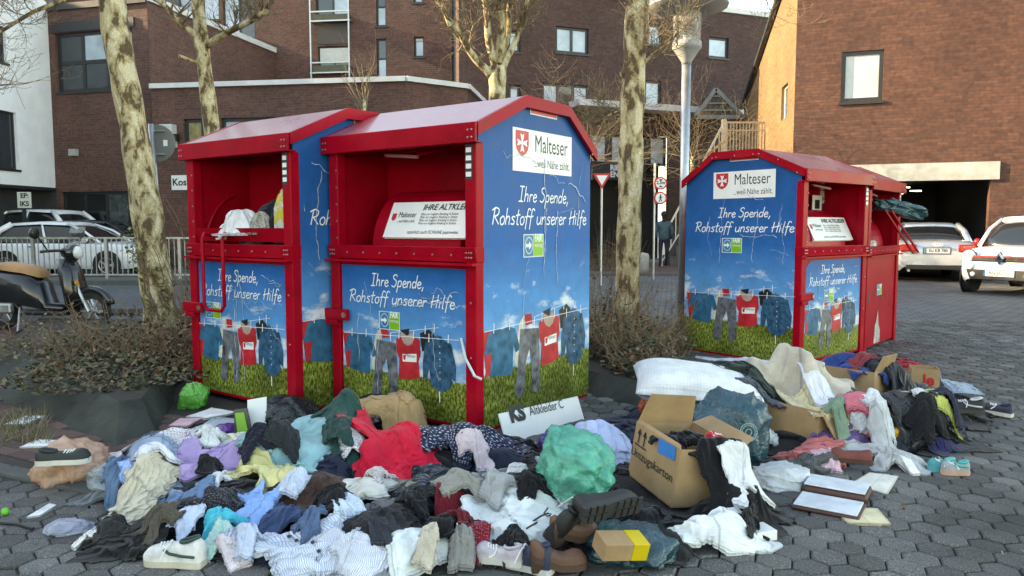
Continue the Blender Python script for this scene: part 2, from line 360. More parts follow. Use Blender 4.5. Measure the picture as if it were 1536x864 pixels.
def window(parent, W, op, pm=pane, fm=dark_frame, nx=1, nz=1, fw=.06, blind=0, rev=.16, sill=False, name='window'):
    a0, a1, b0, b1 = op; d = rev-.02
    f = MB()
    def wb(x0, x1, z0, z1, d0, d1):
        f.hexa([W(x0, z0, d0), W(x1, z0, d0), W(x1, z0, d1), W(x0, z0, d1), W(x0, z1, d0), W(x1, z1, d0), W(x1, z1, d1), W(x0, z1, d1)])
    wb(a0, a1, b0, b0+fw, d-.05, d); wb(a0, a1, b1-fw, b1, d-.05, d); wb(a0, a0+fw, b0+fw, b1-fw, d-.05, d); wb(a1-fw, a1, b0+fw, b1-fw, d-.05, d)
    for i in range(1, nx):
        x = lerp(a0, a1, i/nx); wb(x-fw*.6, x+fw*.6, b0+fw, b1-fw, d-.048, d-.002)
    for j in range(1, nz):
        z = lerp(b0, b1, j/nz); wb(a0+fw, a1-fw, z-fw*.6, z+fw*.6, d-.046, d-.004)
    w = f.build(name, fm, parent, world=True)
    pms = pm if isinstance(pm, (list, tuple)) else [pm]; k = 0
    for i in range(nx):
        for j in range(nz):
            x0, x1 = lerp(a0, a1, i/nx), lerp(a0, a1, (i+1)/nx); z0, z1 = lerp(b0, b1, j/nz), lerp(b0, b1, (j+1)/nz)
            MB().poly([W(x0+.01, z0+.01, d-.02), W(x1-.01, z0+.01, d-.02), W(x1-.01, z1-.01, d-.02), W(x0+.01, z1-.01, d-.02)]).build('pane', pms[k % len(pms)], w, world=True, fix=False); k += 1
    if blind:
        zb = lerp(b1, b0, blind); g = MB()
        nsl = max(3, int((b1-fw-zb)/.06))
        for i in range(nsl):
            z = lerp(zb, b1-fw, i/nsl); z2 = lerp(zb, b1-fw, (i+1)/nsl)-.008
            g.hexa([W(a0+fw, z, d-.06), W(a1-fw, z, d-.06), W(a1-fw, z, d-.04), W(a0+fw, z, d-.04), W(a0+fw, z2, d-.075), W(a1-fw, z2, d-.075), W(a1-fw, z2, d-.04), W(a0+fw, z2, d-.04)])
        g.build('blind', blind_m, w, world=True)
    if sill:
        g = MB(); g.hexa([W(a0-.05, b0-.07, -.05), W(a1+.05, b0-.07, -.05), W(a1+.05, b0-.07, d), W(a0-.05, b0-.07, d), W(a0-.05, b0-.003, -.05), W(a1+.05, b0-.003, -.05), W(a1+.05, b0-.003, d), W(a0-.05, b0-.003, d)])
        g.build('sill', fm, w, world=True)
    return w
def wbar(parent, W, a0, a1, z0, z1, d0, d1, m, name):
    f = MB().hexa([W(a0, z0, d0), W(a1, z0, d0), W(a1, z0, d1), W(a0, z0, d1), W(a0, z1, d0), W(a1, z1, d0), W(a1, z1, d1), W(a0, z1, d1)])
    return f.build(name, m, parent, world=True)
def opx(A, B, u0, v0, u1, v1):
    A, B = Vector((A[0], A[1], 0)), Vector((B[0], B[1], 0))
    um, vm = (u0+u1)/2, (v0+v1)/2
    a0, _ = plane_hit(A, B, u0, vm); a1, _ = plane_hit(A, B, u1, vm); _, z1 = plane_hit(A, B, um, v0); _, z0 = plane_hit(A, B, um, v1)
    return (a0, a1, max(z0, 0.02), z1)
def gp(u, d): return ((u-768)/FPX*d, d)

# --- white building on the left, running towards the viewer along the street
t = thing('white_building', 'white rendered building with dark ground floor at the left edge', 'building', (-15.2, 24, 0))
A, B = (-17.6, -2), gp(89, 25)
ops = [opx(A, B, -22, 165, 26, 252), opx(A, B, -10, 38, 9, 92)]
ops += [(x, x+1.6, z, z+1.5) for x in (3, 7, 11, 15) for z in (3.6, 6.6)]
w_, W = wall(t, A, B, 2.6, 8.6, ops, white_wall)
for o in ops: window(t, W, o, pane, nx=2, sill=True)
A2, B2 = (A[0]-.5, A[1]), (B[0]-.5, B[1])
gops = [(x, x+2.6, .15, 2.3) for x in np.arange(1, 25, 3.0)]
w2, W2 = wall(t, A2, B2, 0, 2.6, gops, mat('dark_shop_front', (.03, .032, .034), .5, .2), 'ground_floor_wall')
for o in gops: window(t, W2, o, pane_dark, name='shop_window')
wbar(t, W, 0, (Vector(B)-Vector(A)).length, 2.5, 2.598, -.02, .6, dark_frame, 'soffit')
wbar(t, W, -.05, (Vector(B)-Vector(A)).length-.02, 8.602, 8.7, -.06, .4, dark_frame, 'roof_edge')
MB().box((-27, -2, 8.2), (-18.2, 24, 8.5)).build('roof', concrete, t, world=True)
MB().box((B[0]-1.6, B[1]-.02, 0), (B[0]+.02, B[1]+.3, 2.7)).build('end_wall', MATS['dark_shop_front'], t, world=True)
sg = thing('shop_sign', 'white shop sign lettered EP: IKS behind the white cars', 'sign', (-15.2, 22.3, 1.9))
pa, pb, pc = P(26, 302, 22.3), P(46, 302, 22.3), None
MB().box((pa.x, 22.3, P(36, 312, 22.3).z), (pb.x, 22.34, P(36, 288, 22.3).z)).build('board', mat('sign_offwhite', (.55, .55, .52), .6, .05), sg, world=True)
blk = mat('black_print', (.012, .012, .014), .5, 0)
text('lettering', 'EP:', .2, blk, sg, (P(37, 299, 22.3).x, 22.294, P(37, 299, 22.3).z), (1, 0, 0), (0, 0, 1), True, bold=.006)
text('lettering', 'IKS', .2, blk, sg, (P(37, 311, 22.3).x, 22.294, P(37, 311, 22.3).z), (1, 0, 0), (0, 0, 1), True, bold=.006)
MB().bar(P(36, 313, 22.33), (P(36, 313, 22.33).x, 22.33, 0), .08).build('post', dark_frame, sg, world=True)
# unseen block added left of frame, sized to keep the square in shade
t = thing('unseen_shade_block', 'unseen brick block added at left to shade the square', 'building', (-29, 4, 0))
w_, W = wall(t, (-29, -30), (-29, 30), 0, 13.6, [(x, x+1.6, z, z+1.6) for x in range(2, 58, 4) for z in (1, 4.2, 7.4, 10.6)], brick_p)
for x in range(2, 58, 4):
    for z in (1, 4.2, 7.4, 10.6): window(t, W, (x, x+1.6, z, z+1.6), pane, nx=2)
MB().box((-40, -30, 0), (-29.4, 30, 13.58)).build('rear_volume', brick_p, t, world=True)

# --- brick corner building (left)
K1 = gp(235, 24); KL = gp(88, 25)
t = thing('brick_corner_building', 'purple brown brick corner building with wide black framed window beside the white building', 'building', (K1[0]-2, 24.6, 0))
ops = [opx(KL, K1, 84, 46, 200, 136), opx(KL, K1, 94, 287, 226, 396)]
w_, W = wall(t, KL, K1, 0, 8.25, ops, brick_p)
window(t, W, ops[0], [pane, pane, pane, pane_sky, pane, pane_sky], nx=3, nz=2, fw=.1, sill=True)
window(t, W, ops[1], [pane_dark, pane_dark, mat('shop_glass_painted_lit', (.06, .075, .08), .1, .3), pane_dark], nx=4, nz=1, fw=.09, name='shop_window')  # one pane's paler base colour is painted as if lit
Lb = (Vector(K1)-Vector(KL)).length
wbar(t, W, .03, Lb, 8.253, 8.45, -.08, .4, dark_frame, 'roof_edge')
wbar(t, W, ops[0][0]-.1, ops[0][1]+.1, ops[0][3]+.02, ops[0][3]+.32, -.05, .1, dark_frame, 'shutter_box')
q = opx(KL, K1, 108, 224, 118, 234); wbar(t, W, q[0], q[1], q[2], q[3], -.15, -.003, mat('wall_lamp_grey', (.35, .36, .35), .5, .1), 'wall_lamp')
K2 = gp(420, 31)
w_, W = wall(t, (K1[0]+.02, K1[1]), K2, 0, 8.25, [], brick_p, 'side_wall', top=(8.25, 8.6))
Ls = (Vector(K2)-Vector(K1)).length
wbar(t, W, 0, Ls, 8.3, 8.5, -.08, .4, coping_m, 'coping')
# --- low terrace block in front of the tall block
C0, C1, C2, C3 = gp(236, 23.6), gp(612, 22.4), gp(702, 23.6), gp(738, 28.2)
t = thing('terrace_block', 'low brick block with a pale coping and dark window band behind the containers', 'building', (C0[0]+3, 23.2, 0))
opsC = [opx(C0, C1, 277, 178, 330, 285), opx(C0, C1, 333, 178, 452, 285), opx(C0, C1, 455, 178, 560, 285)]
opsC = [(o[0], o[1], 2.2, 4.62) for o in opsC]
w_, W = wall(t, C0, C1, 0, 5.55, opsC, brick_p)
window(t, W, opsC[0], [mat('amber_curtain_glass', (.24, .2, .08), .15, .3), pane_dark], nx=2, fw=.1); window(t, W, opsC[1], [pane_sky, pane_dark], nx=4, nz=1, fw=.1); window(t, W, opsC[2], [pane_dark, pane], nx=3, fw=.1)
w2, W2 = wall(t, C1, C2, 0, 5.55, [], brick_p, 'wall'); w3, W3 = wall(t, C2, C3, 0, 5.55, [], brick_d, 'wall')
for WW, a, b_ in ((W, C0, C1), (W2, C1, C2), (W3, C2, C3)):
    wbar(t, WW, .0, (Vector(b_)-Vector(a)).length-.004, 5.555, 5.7, -.1, .4, coping_m, 'coping')
MB().poly([(C0[0]+.2, 24.0, 5.5), (C1[0], 22.8, 5.5), (C2[0], 24, 5.5), (C3[0], 28.4, 5.5), (C0[0]+.2, 30, 5.5)]).build('roof', concrete, t, world=True)
q = opx(C0, C1, 247, 188, 266, 222)
ac = thing('wall_mounted_box', 'pale grey equipment box mounted on the brick wall beside the round sign', 'utility box', (W(q[0], q[2])))
o2 = wbar(ac, W, q[0], q[1], q[2], q[3], -.3, -.004, mat('box_grey', (.5, .52, .53), .5, .08), 'housing'); o2.modifiers.new('b', 'BEVEL').width = .015
wbar(ac, W, q[0]+.06, q[1]-.12, q[2]+.3, q[2]+.45, -.305, -.3, blk, 'label_plate'); wbar(ac, W, q[1]-.02, q[1]+.1, q[2]+.2, q[2]+.4, -.22, -.05, black_pl, 'connector')
q = opx(C0, C1, 258, 263, 281, 285)
sg = thing('white_wall_sign', 'small white sign lettered Kos on the brick wall', 'sign', (W(q[0], q[2])))
wbar(sg, W, q[0], q[1]+.25, q[2], q[3], -.03, -.004, white_frame, 'board')
tt = (Vector((*C1, 0))-Vector((*C0, 0))).normalized()
text('lettering', 'Kos', .3, blk, sg, W(q[0]+.03, q[2]+.08, -.034), tt, (0, 0, 1), True, align='LEFT', bold=.008)
# --- tall block behind
T0, T1 = gp(300, 31.5), gp(692, 30)
t = thing('tall_brick_block', 'tall brick block with narrow windows and barred balconies behind the low terrace', 'building', (T0[0]+4, 31, 0))
rects = [(473, -40, 524, 26), (477, 69, 524, 100), (564, -20, 579, 39), (565, 58, 580, 117), (620, -30, 634, 4), (621, 55, 636, 85), (678, -40, 688, 128), (303, -20, 328, 30), (334, -20, 382, 58)]
opsT = [opx(T0, T1, *r) for r in rects]
w_, W = wall(t, T0, T1, 4, 13.5, opsT, brick_p)
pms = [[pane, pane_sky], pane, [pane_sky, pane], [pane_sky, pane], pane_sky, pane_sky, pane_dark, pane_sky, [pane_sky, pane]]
for i, o in enumerate(opsT):
    window(t, W, o, pms[i], nx=2 if i in (0, 1, 8) else 1, nz=2 if i in (2, 3) else 1, blind=.72 if i == 1 else (.2 if i == 5 else 0), sill=i not in (6,))
q = opx(T0, T1, 477, 34, 524, 66); wbar(t, W, q[0], q[1], q[2], q[3], -.03, -.003, mat('brown_panel', (.05, .04, .037), .6, .1), 'spandrel_panel')
for (v0, v1) in ((20, 34), (96, 111)):
    q = opx(T0, T1, 470, v0, 528, v1)
    rl = MB()
    for z in (q[2], q[3]): rl.bar(W(q[0], z, -.3), W(q[1], z, -.3), .05)
    rl.bar(W(q[0], q[2], -.3), W(q[0], q[2], 0), .05); rl.bar(W(q[1], q[2], -.3), W(q[1], q[2], 0), .05)
    k = rl.build('balcony_rail', steel, t, world=True)
    wbar(t, W, q[0]+.08, q[1]-.08, q[2]+.03, q[3]-.1, -.26, -.05, mat('planter_olive', (.10, .10, .07), .8, .2), 'planter_box')
for uu in (470, 527):
    q = opx(T0, T1, uu-1, -30, uu+1, 122); wbar(t, W, q[0], q[1], q[2], q[3], -.32, -.27, steel, 'rail_post')
# upper set-back storey left of it
t = thing('setback_brick_storey', 'upper brick storey with large windows reflecting the sky at top left', 'building', (-16, 33, 0))
S0, S1 = gp(40, 33), gp(310, 34)
rs = [(56, -25, 92, 10), (205, -25, 300, 22), (308, -25, 330, 20)]
opsS = [opx(S0, S1, *r) for r in rs[:2]]
w_, W = wall(t, S0, S1, 6, 13.5, opsS, brick_p)
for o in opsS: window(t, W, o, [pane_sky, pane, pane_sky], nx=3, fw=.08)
# --- long shaded block with the passage (middle right)
D0, D1 = gp(690, 27.5), gp(1150, 32.5)
t = thing('shaded_brick_block', 'dark shaded brick block with white ledge and shop passage behind the middle tree', 'building', (2, 29, 0))
rects = [(763, 46, 781, 78), (764, 127, 781, 150), (834, 41, 883, 80), (814, 126, 884, 160), (972, 36, 994, 68), (1063, 56, 1093, 87), (968, 121, 992, 158)]
opsD = [opx(D0, D1, *r) for r in rects]; lowr = (885, 202, 1002, 392); lop = opx(D0, D1, *lowr)
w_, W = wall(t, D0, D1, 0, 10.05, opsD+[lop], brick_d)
for i, o in enumerate(opsD): window(t, W, o, [pane_sky, pane] if i == 3 else pane_sky, nx={2: 2, 3: 3}.get(i, 1), fw=.09, blind=.25 if i in (0, 1) else 0, sill=True)
LD = (Vector(D1)-Vector(D0)).length
wbar(t, W, 0, LD, 10.054, 10.25, -.1, .4, coping_m, 'roof_edge')
q = opx(D0, D1, 853, 162, 1120, 171); wbar(t, W, q[0], q[1], q[2], q[3], -.9, -.003, coping_m, 'ledge')
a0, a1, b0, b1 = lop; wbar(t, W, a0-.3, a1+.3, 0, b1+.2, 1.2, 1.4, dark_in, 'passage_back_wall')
wd = (b1-3.5); MBx = None
for i in range(4):
    x0 = lerp(a0, a1, i/4)+.08; x1 = lerp(a0, a1, (i+1)/4)-.08; q = opx(D0, D1, 900, 204, 990, 243)
    wbar(t, W, x0-.08, x1+.08, q[2]-.1, q[3]+.05, .2, .26, dark_frame, 'window')
    wbar(t, W, x0+.08, x1-.1, q[2], q[3]-.05, .16, .19, mat('poster_pane', (.42, .5, .58), .2, .3, 4), 'poster')
for k in range(10):
    x = lerp(a0, a1, random.random()); 
q = opx(D0, D1, 890, 246, 968, 270); wbar(t, W, q[0], q[1]+.1, q[2], q[3], .1, .15, mat('fascia_navy', (.012, .018, .03), .5, .1), 'fascia')
tt = (Vector((*D1, 0))-Vector((*D0, 0))).normalized()
sgm = mat('pale_letter', (.6, .65, .72), .5, 0)
q = opx(D0, D1, 917, 248, 965, 258); text('lettering', 'RIEGER', .3, sgm, t, W(q[0], q[2], .095), tt, (0, 0, 1), True, align='LEFT', bold=.012)
q = opx(D0, D1, 917, 258, 965, 268); text('lettering', 'ENSTE', .3, sgm, t, W(q[0], q[2], .095), tt, (0, 0, 1), True, align='LEFT', bold=.012)
# glazed gable porch
pg = thing('glazed_gable', 'small triangular glazed gable roof above the stairs', 'skylight', P(1078, 175, 29))
a, b_, c_ = P(1042, 176, 29), P(1114, 176, 29), P(1073, 134, 29)
gl = MB().prism([a, b_, c_], (0, 1.5, 0)).build('glass', mat('gable_glass', (.05, .065, .075), .15, .3), pg, world=True)
fr = MB()
for p_, q_ in ((a, c_), (c_, b_), (a, b_)): fr.bar(p_-Vector((0, .05, 0)), q_-Vector((0, .05, 0)), .14)
for k in (.25, .5, .75): fr.bar(lerp(a, c_, k)-Vector((0, .03, 0)), lerp(b_, c_, k)-Vector((0, .03, 0)), .06)
fr.build('frame', mat('gable_frame', (.18, .2, .2), .5, .1), pg, world=True)
# --- right brick building
RW0, RW1 = Vector((7.47, 20.26, 0)), Vector((7.47+2.79*4, 20.26-1.05*4, 0))
t = thing('right_brick_building', 'large windowless red brown brick building with garage entrance at right', 'building', (9, 20.5, 0))
gop = opx(RW0, RW1, 1322, 271, 1482, 410); gop = (gop[0], gop[1], .02, gop[3]); wop = opx(RW0, RW1, 1262, 76, 1325, 152)
w_, W = wall(t, RW0, RW1, 0, 9.2, [gop, wop], brick_r, rev=.25)
w0 = window(t, W, wop, mat('frosted_pane', (.50, .53, .52), .3, .12, 1.2), mat('brown_black_frame', (.022, .015, .015), .4, .1), rev=.12, fw=.1, sill=True)
q = opx(RW0, RW1, 1195, 246, 1499, 270); lt = wbar(t, W, q[0], q[1], gop[3]+.003, q[3], -.06, .2, concrete, 'lintel')
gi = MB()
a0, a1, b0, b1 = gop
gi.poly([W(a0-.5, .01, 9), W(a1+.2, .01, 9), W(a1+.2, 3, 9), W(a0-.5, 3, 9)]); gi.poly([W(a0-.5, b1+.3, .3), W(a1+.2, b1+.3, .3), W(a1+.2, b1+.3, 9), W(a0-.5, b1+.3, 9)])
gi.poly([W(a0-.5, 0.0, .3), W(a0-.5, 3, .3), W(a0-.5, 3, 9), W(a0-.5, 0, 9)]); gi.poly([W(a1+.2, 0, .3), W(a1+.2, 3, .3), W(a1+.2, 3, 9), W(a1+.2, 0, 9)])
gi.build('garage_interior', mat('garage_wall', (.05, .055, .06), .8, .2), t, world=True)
lampm = mat('garage_tube', (1, .97, .9), .5, 0, emit=1.6)
for x_, d_ in ((.35, 3), (.62, 5.5), (.5, 7.5)):
    aa = lerp(a0, a1, x_); wbar(t, W, aa-.16, aa+.16, b1-.03, b1, d_, d_+.08, lampm, 'tube_lamp')
SE = Vector((9.1, 30, 0))
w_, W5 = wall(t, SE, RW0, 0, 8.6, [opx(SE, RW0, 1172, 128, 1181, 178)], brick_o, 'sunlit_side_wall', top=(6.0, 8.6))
window(t, W5, opx(SE, RW0, 1172, 128, 1181, 178), pane, white_frame)
MB().tube([SE+Vector((-.12, 0, 5.95)), RW0+Vector((-.12, 0, 8.62))], .07, 8).build('downpipe', mat('pipe_dark', (.05, .055, .06), .5, .1), t, world=True)
MB().hexa([SE+Vector((-.1, 0, 6.02)), RW0+Vector((-.1, 0, 8.64)), RW1+Vector((0, 0, 9.2)), RW1+Vector((2, 10, 6.02)), SE+Vector((-.1, 0, 6.2)), RW0+Vector((-.1, 0, 8.84)), RW1+Vector((0, 0, 9.4)), RW1+Vector((2, 10, 6.2))]).build('roof', coping_m, t, world=True)
# --- outside stair with railing
st = thing('outside_stair', 'outside stair landing with grey bar railing in front of the dark block', 'staircase', P(1100, 250, 25))
SY = 25.0
z_l = P(1100, 246, SY).z
MB().box((P(1090, 0, SY).x, SY, 0), (P(1186, 0, SY).x, SY+1.6, z_l)).build('landing', mat('stair_concrete', (.14, .12, .11), .85, .2, 3), st, world=True)
stp = MB(); x1_, x0_ = P(1090, 0, SY).x, P(1012, 0, SY).x
for k in range(9):
    xa = lerp(x0_, x1_, k/9)
    MB().box((xa, SY, 0), (lerp(x0_, x1_, (k+1)/9)-.002, SY+1.6, max(.1, z_l*(k+1)/10))).build('step', MATS['stair_concrete'], st, world=True)
rl = MB(); zt = P(1100, 184, SY).z
rl.bar((x1_, SY-.03, zt), (P(1172, 0, SY).x, SY-.03, zt), .06); rl.bar((x1_, SY-.03, zt-.25), (P(1172, 0, SY).x, SY-.03, zt-.25), .035); rl.bar((x1_, SY-.03, z_l+.1), (P(1172, 0, SY).x, SY-.03, z_l+.1), .035)
rl.bar((x1_, SY-.03, zt), (x0_-.3, SY-.03, .9), .06); rl.bar((x1_, SY-.03, z_l+.05), (x0_-.3, SY-.03, .15), .035)
rl.bar((x1_, SY-.03, 0), (x1_, SY-.03, zt+.1), .14); rl.bar((P(1172, 0, SY).x, SY-.03, 0), (P(1172, 0, SY).x, SY-.03, zt), .08); rl.bar((x0_-.3, SY-.03, 0), (x0_-.3, SY-.03, .95), .06)
rl.build('railing', steel, st, world=True)
k0 = P(1172, 0, SY).x
for k in range(1, 17):
    x = lerp(x1_, k0, k/17); MB().bar((x, SY-.03, z_l+.1), (x, SY-.03, zt), .028).build('baluster', steel, st, world=True)
for k in range(1, 13):
    x = lerp(x0_-.3, x1_, k/13); MB().bar((x, SY-.03, lerp(.15, z_l+.05, k/13)), (x, SY-.03, lerp(.9, zt, k/13)), .028).build('baluster', steel, st, world=True)

# ================================================================ TREES
def noise_path(a, b, n, amp, rnd):
    a, b = Vector(a), Vector(b); out = []
    ph = [rnd.uniform(0, 6.3) for _ in range(4)]
    for i in range(n+1):
        s = i/n; e = math.sin(math.pi*s)
        out.append(a.lerp(b, s)+Vector((math.sin(s*5+ph[0])*amp*e, math.sin(s*6+ph[1])*amp*e, math.sin(s*7+ph[2])*amp*e*.4)))
    return out
def grow(mb, base, d, length, r, depth, rnd, up=.25):
    n = 5 if depth > 1 else 4; pts = [Vector(base)]; dd = Vector(d).normalized()
    for i in range(n):
        dd = (dd+Vector((rnd.gauss(0, .2), rnd.gauss(0, .2), rnd.gauss(up*.4, .18)))).normalized()
        pts.append(pts[-1]+dd*length/n)
    rad = [max(.0022, r*(1-.72*i/n)) for i in range(n+1)]
    mb.tube(pts, rad, 6 if r > .03 else (4 if r > .008 else 3), cap=False)
    if depth <= 0: return
    for i in range(1, n+1):
        for _ in range(2 if i > 1 else 1):
            if rnd.random() < .78:
                ax = Vector((rnd.gauss(0, 1), rnd.gauss(0, 1), rnd.gauss(.15, .7))).normalized()
                nd = (dd*.55+ax*.75).normalized()
                grow(mb, pts[i], nd, length*rnd.uniform(.45, .72), rad[i]*.6, depth-1, rnd, up)
def tree(name, label, trunk, radii, limbs, seed, knots=(), leaves=20, burl=None):
    rnd = random.Random(seed); base = trunk[0]
    t = thing(name, label, 'tree', base, 0, 'plane trees around the containers')
    pts, rad = [], []
    m = len(trunk)-1
    for i in range(m):       # densify
        for k in range(8):
            s = k/8; pts.append(Vector(trunk[i]).lerp(Vector(trunk[i+1]), s)); rad.append(lerp(radii[i], radii[i+1], s))
    pts.append(Vector(trunk[-1])); rad.append(radii[-1])
    rad = [r*(1+.05*math.sin(i*1.3+seed)+rnd.gauss(0, .02)) for i, r in enumerate(rad)]
    rad[0] *= 1.35; rad[1] *= 1.15
    mb = MB().tube(pts, rad, 18)
    for (p, r) in knots:
        mb.lathe([(0.02, -r), (r*.8, -r*.6), (r, 0), (r*.7, r*.6), (.02, r)], p, 10)
    mb.build('trunk', bark, t, world=True, smooth=True)
    tw = MB()
    for (a, b_, ra, rb, dep, ln) in limbs:
        pp = noise_path(a, b_, 8, (Vector(b_)-Vector(a)).length*.035, rnd); rr = [lerp(ra, rb, k/8) for k in range(9)]
        lb = MB(); lb.tube(pp, rr, 10, cap=True); lb.build('limb', bark, t, world=True, smooth=True)
        if dep >= 0:
            for k in range(3, 9):
                for _ in range(2):
                    ax = Vector((rnd.gauss(0, 1), rnd.gauss(0, 1), rnd.gauss(.3, .6))).normalized()
                    grow(tw, pp[k], (Vector(b_)-Vector(a)).normalized()*.5+ax*.8, ln*rnd.uniform(.6, 1.1), rr[k]*.45, dep, rnd)
    o = tw.build('crown', twig_m, t, world=True, smooth=True, fix=False)
    if leaves:
        lf = MB(); vs_ = tw.v
        for _ in range(leaves):
            p = Vector(rnd.choice(vs_)); s = rnd.uniform(.03, .06)
            ax = Vector((rnd.gauss(0, 1), rnd.gauss(0, 1), rnd.gauss(0, 1))).normalized(); bx_ = ax.orthogonal().normalized()
            lf.add([p, p+ax*s+bx_*s*.6, p+ax*s*1.7, p+ax*s-bx_*s*.6], [(0, 1, 2, 3)])
        lf.build('dead_leaves', leaf_brown, t, world=True, fix=False)
    return t
d1 = 8.6
tree('plane_tree', 'thick leaning plane tree with peeling bark and ivy at left of the containers',
     [P(243, 500, d1), P(222, 330, d1), P(200, 190, d1), P(172, 40, d1), P(160, -90, d1), P(150, -220, d1)], [.17, .165, .15, .145, .14, .12],
     [(P(163, -30, d1), P(-60, 75, 8.2), .03, .012, 2, .5), (P(160, -90, d1), P(-40, -10, 7.9), .035, .01, 2, .55), (P(-90, 150, 9), P(60, 120, 8.4), .014, .006, 1, .4), (P(150, -220, d1), P(300, -420, 9), .07, .03, 1, .7), (P(150, -220, d1), P(60, -460, 8.3), .07, .03, 1, .7)], 3, leaves=26)
d2 = 11.5
tree('plane_tree', 'slim forked plane tree rising behind the leftmost container',
     [G(330, 480), P(322, 230, d2), P(303, 70, d2), P(293, -40, d2), P(285, -160, d2)], [.14, .125, .1, .085, .07],
     [(P(305, 62, d2), P(222, -12, d2-.3), .05, .035, 1, .6), (P(308, 70, d2), P(402, 14, d2-.4), .055, .04, 2, .5), (P(300, 95, d2), P(268, 84, d2-.2), .03, .025, -1, 0), (P(285, -160, d2), P(340, -330, d2), .05, .02, 1, .7), (P(400, 14, d2-.4), P(425, -40, d2-.5), .03, .015, 2, .4)], 5, leaves=15)
d3 = 13.5
tree('plane_tree', 'many stemmed plane tree behind the tallest middle container',
     [P(748, 460, d3), P(746, 160, d3), P(746, 100, d3)], [.16, .15, .15],
     [(P(742, 120, d3), P(670, 25, d3-.4), .08, .035, 2, .7), (P(744, 100, d3), P(715, -40, d3), .075, .04, 2, .7), (P(748, 95, d3), P(752, -60, d3), .09, .05, 2, .7), (P(752, 110, d3), P(802, -30, d3-.3), .06, .03, 2, .7), (P(752, 95, d3), P(775, -50, d3+.5), .06, .03, 2, .7), (P(675, 40, d3-.4), P(640, -30, d3-.4), .035, .015, 2, .6)], 8, leaves=20)
d4 = 8.1
tree('plane_tree', 'straight pale plane tree with a burl between the two container pairs',
     [G(938, 522), P(944, 330, d4), P(948, 160, d4), P(957, 0, d4), P(962, -120, d4), P(964, -260, d4)], [.145, .128, .125, .125, .12, .1],
     [(P(958, 100, d4), P(1010, 60, d4-.3), .02, .01, 2, .45), (P(962, -120, d4), P(1150, 0, d4+1), .03, .012, 2, .6), (P(962, -140, d4), P(1100, -130, d4), .05, .02, 1, .7), (P(964, -250, d4), P(860, -400, d4), .06, .02, 1, .7), (P(956, 150, d4), P(890, 190, d4+.4), .016, .006, 2, .35)], 11, knots=[(P(937, 110, d4-.02), .055), (P(940, 92, d4-.02), .04)], leaves=12)
# far leafless small trees in front of the shaded block
for i, (u0, v0, sp_, sd_, yy, lab) in enumerate([(860, 400, 1.5, 21, 18.5, 'bare twiggy small tree in front of the shaded block, left of the pale trunk'), (1030, 395, 1.5, 24, 20.5, 'bare twiggy small tree behind the street lamp'), (545, 330, .35, 27, 21.6, 'upright bare sapling in front of the low terrace coping')]):
    rnd = random.Random(sd_); b0_ = P(u0, 400, yy); b0_.z = 0
    t = thing('bare_tree', lab, 'tree', b0_); tk, tw = MB(), MB()
    hz = P(u0, 235 if i < 2 else 150, yy).z
    tk.tube(noise_path(b0_, b0_+Vector((.1, 0, hz)), 8, .06, rnd), [lerp(.09, .05, k/8) for k in range(9)], 8)
    for k in range(13 if i < 2 else 9):
        a_ = 2*math.pi*k/13+rnd.uniform(-.2, .2)
        grow(tw, b0_+Vector((.1, 0, hz*rnd.uniform(.75, 1))), (math.cos(a_)*sp_, math.sin(a_)*sp_*.6, rnd.uniform(.15, 1.1) if i < 2 else 1.6), 1.9 if i < 2 else 1.5, .017, 2 if i < 2 else 1, rnd, .2)
    tk.build('trunk', bark, t, world=True, smooth=True); tw.build('crown', twig_m, t, world=True, smooth=True, fix=False)

# ================================================================ STREET LAMP, SIGNS, FENCE
dl = 9.6; lp = P(1026, 300, dl); lx = lp.x
t = thing('street_lamp', 'grey street lamp with clear glass cylinder and wide disc hood', 'street lamp', (lx, dl, 0))
zc = P(1028, 95, dl).z; z1_ = P(1028, 75, dl).z; zt = P(1028, 18, dl).z
MB().tube([(0, 0, 0), (0, 0, zc)], .058, 16).build('pole', steel, t, smooth=True)
lg = mat('lamp_grey', (.30, .31, .31), .45, .1)
MB().lathe([(.06, zc-.02), (.065, zc+.02), (.16, z1_), (.18, z1_+.02), (.18, z1_+.09), (.165, z1_+.1)], n=24).build('collar', lg, t, smooth=True)
gm_ = mat('lamp_glass', (.7, .75, .78), .06, 0, alpha=.38, spec=1)
MB().lathe([(.165, z1_+.1), (.172, zt-.1), (.172, zt), (.16, zt)], n=24).build('glass_cylinder', gm_, t, smooth=True)
MB().lathe([(.05, z1_+.1), (.05, z1_+.3), (.03, z1_+.32), (.03, zt)], n=12).build('lamp_insert', mat('lamp_white', (.7, .7, .68), .5, .05), t)
lv = MB()
for k in range(9):
    z = lerp(z1_+.2, zt-.05, k/8); lv.lathe([(.11, z), (.12, z+.012), (.11, z+.02)], n=16)
lv.build('louvre_rings', steel, t)
for k in range(4):
    a_ = k*math.pi/2+.6; MB().bar((.178*math.cos(a_), .178*math.sin(a_), z1_+.05), (.178*math.cos(a_), .178*math.sin(a_), zt+.05), .016).build('stay', lg, t)
MB().lathe([(.17, zt), (.49, zt+.05), (.5, zt+.075), (.3, zt+.15), (.05, zt+.22)], n=36).build('hood', lg, t, smooth=True)

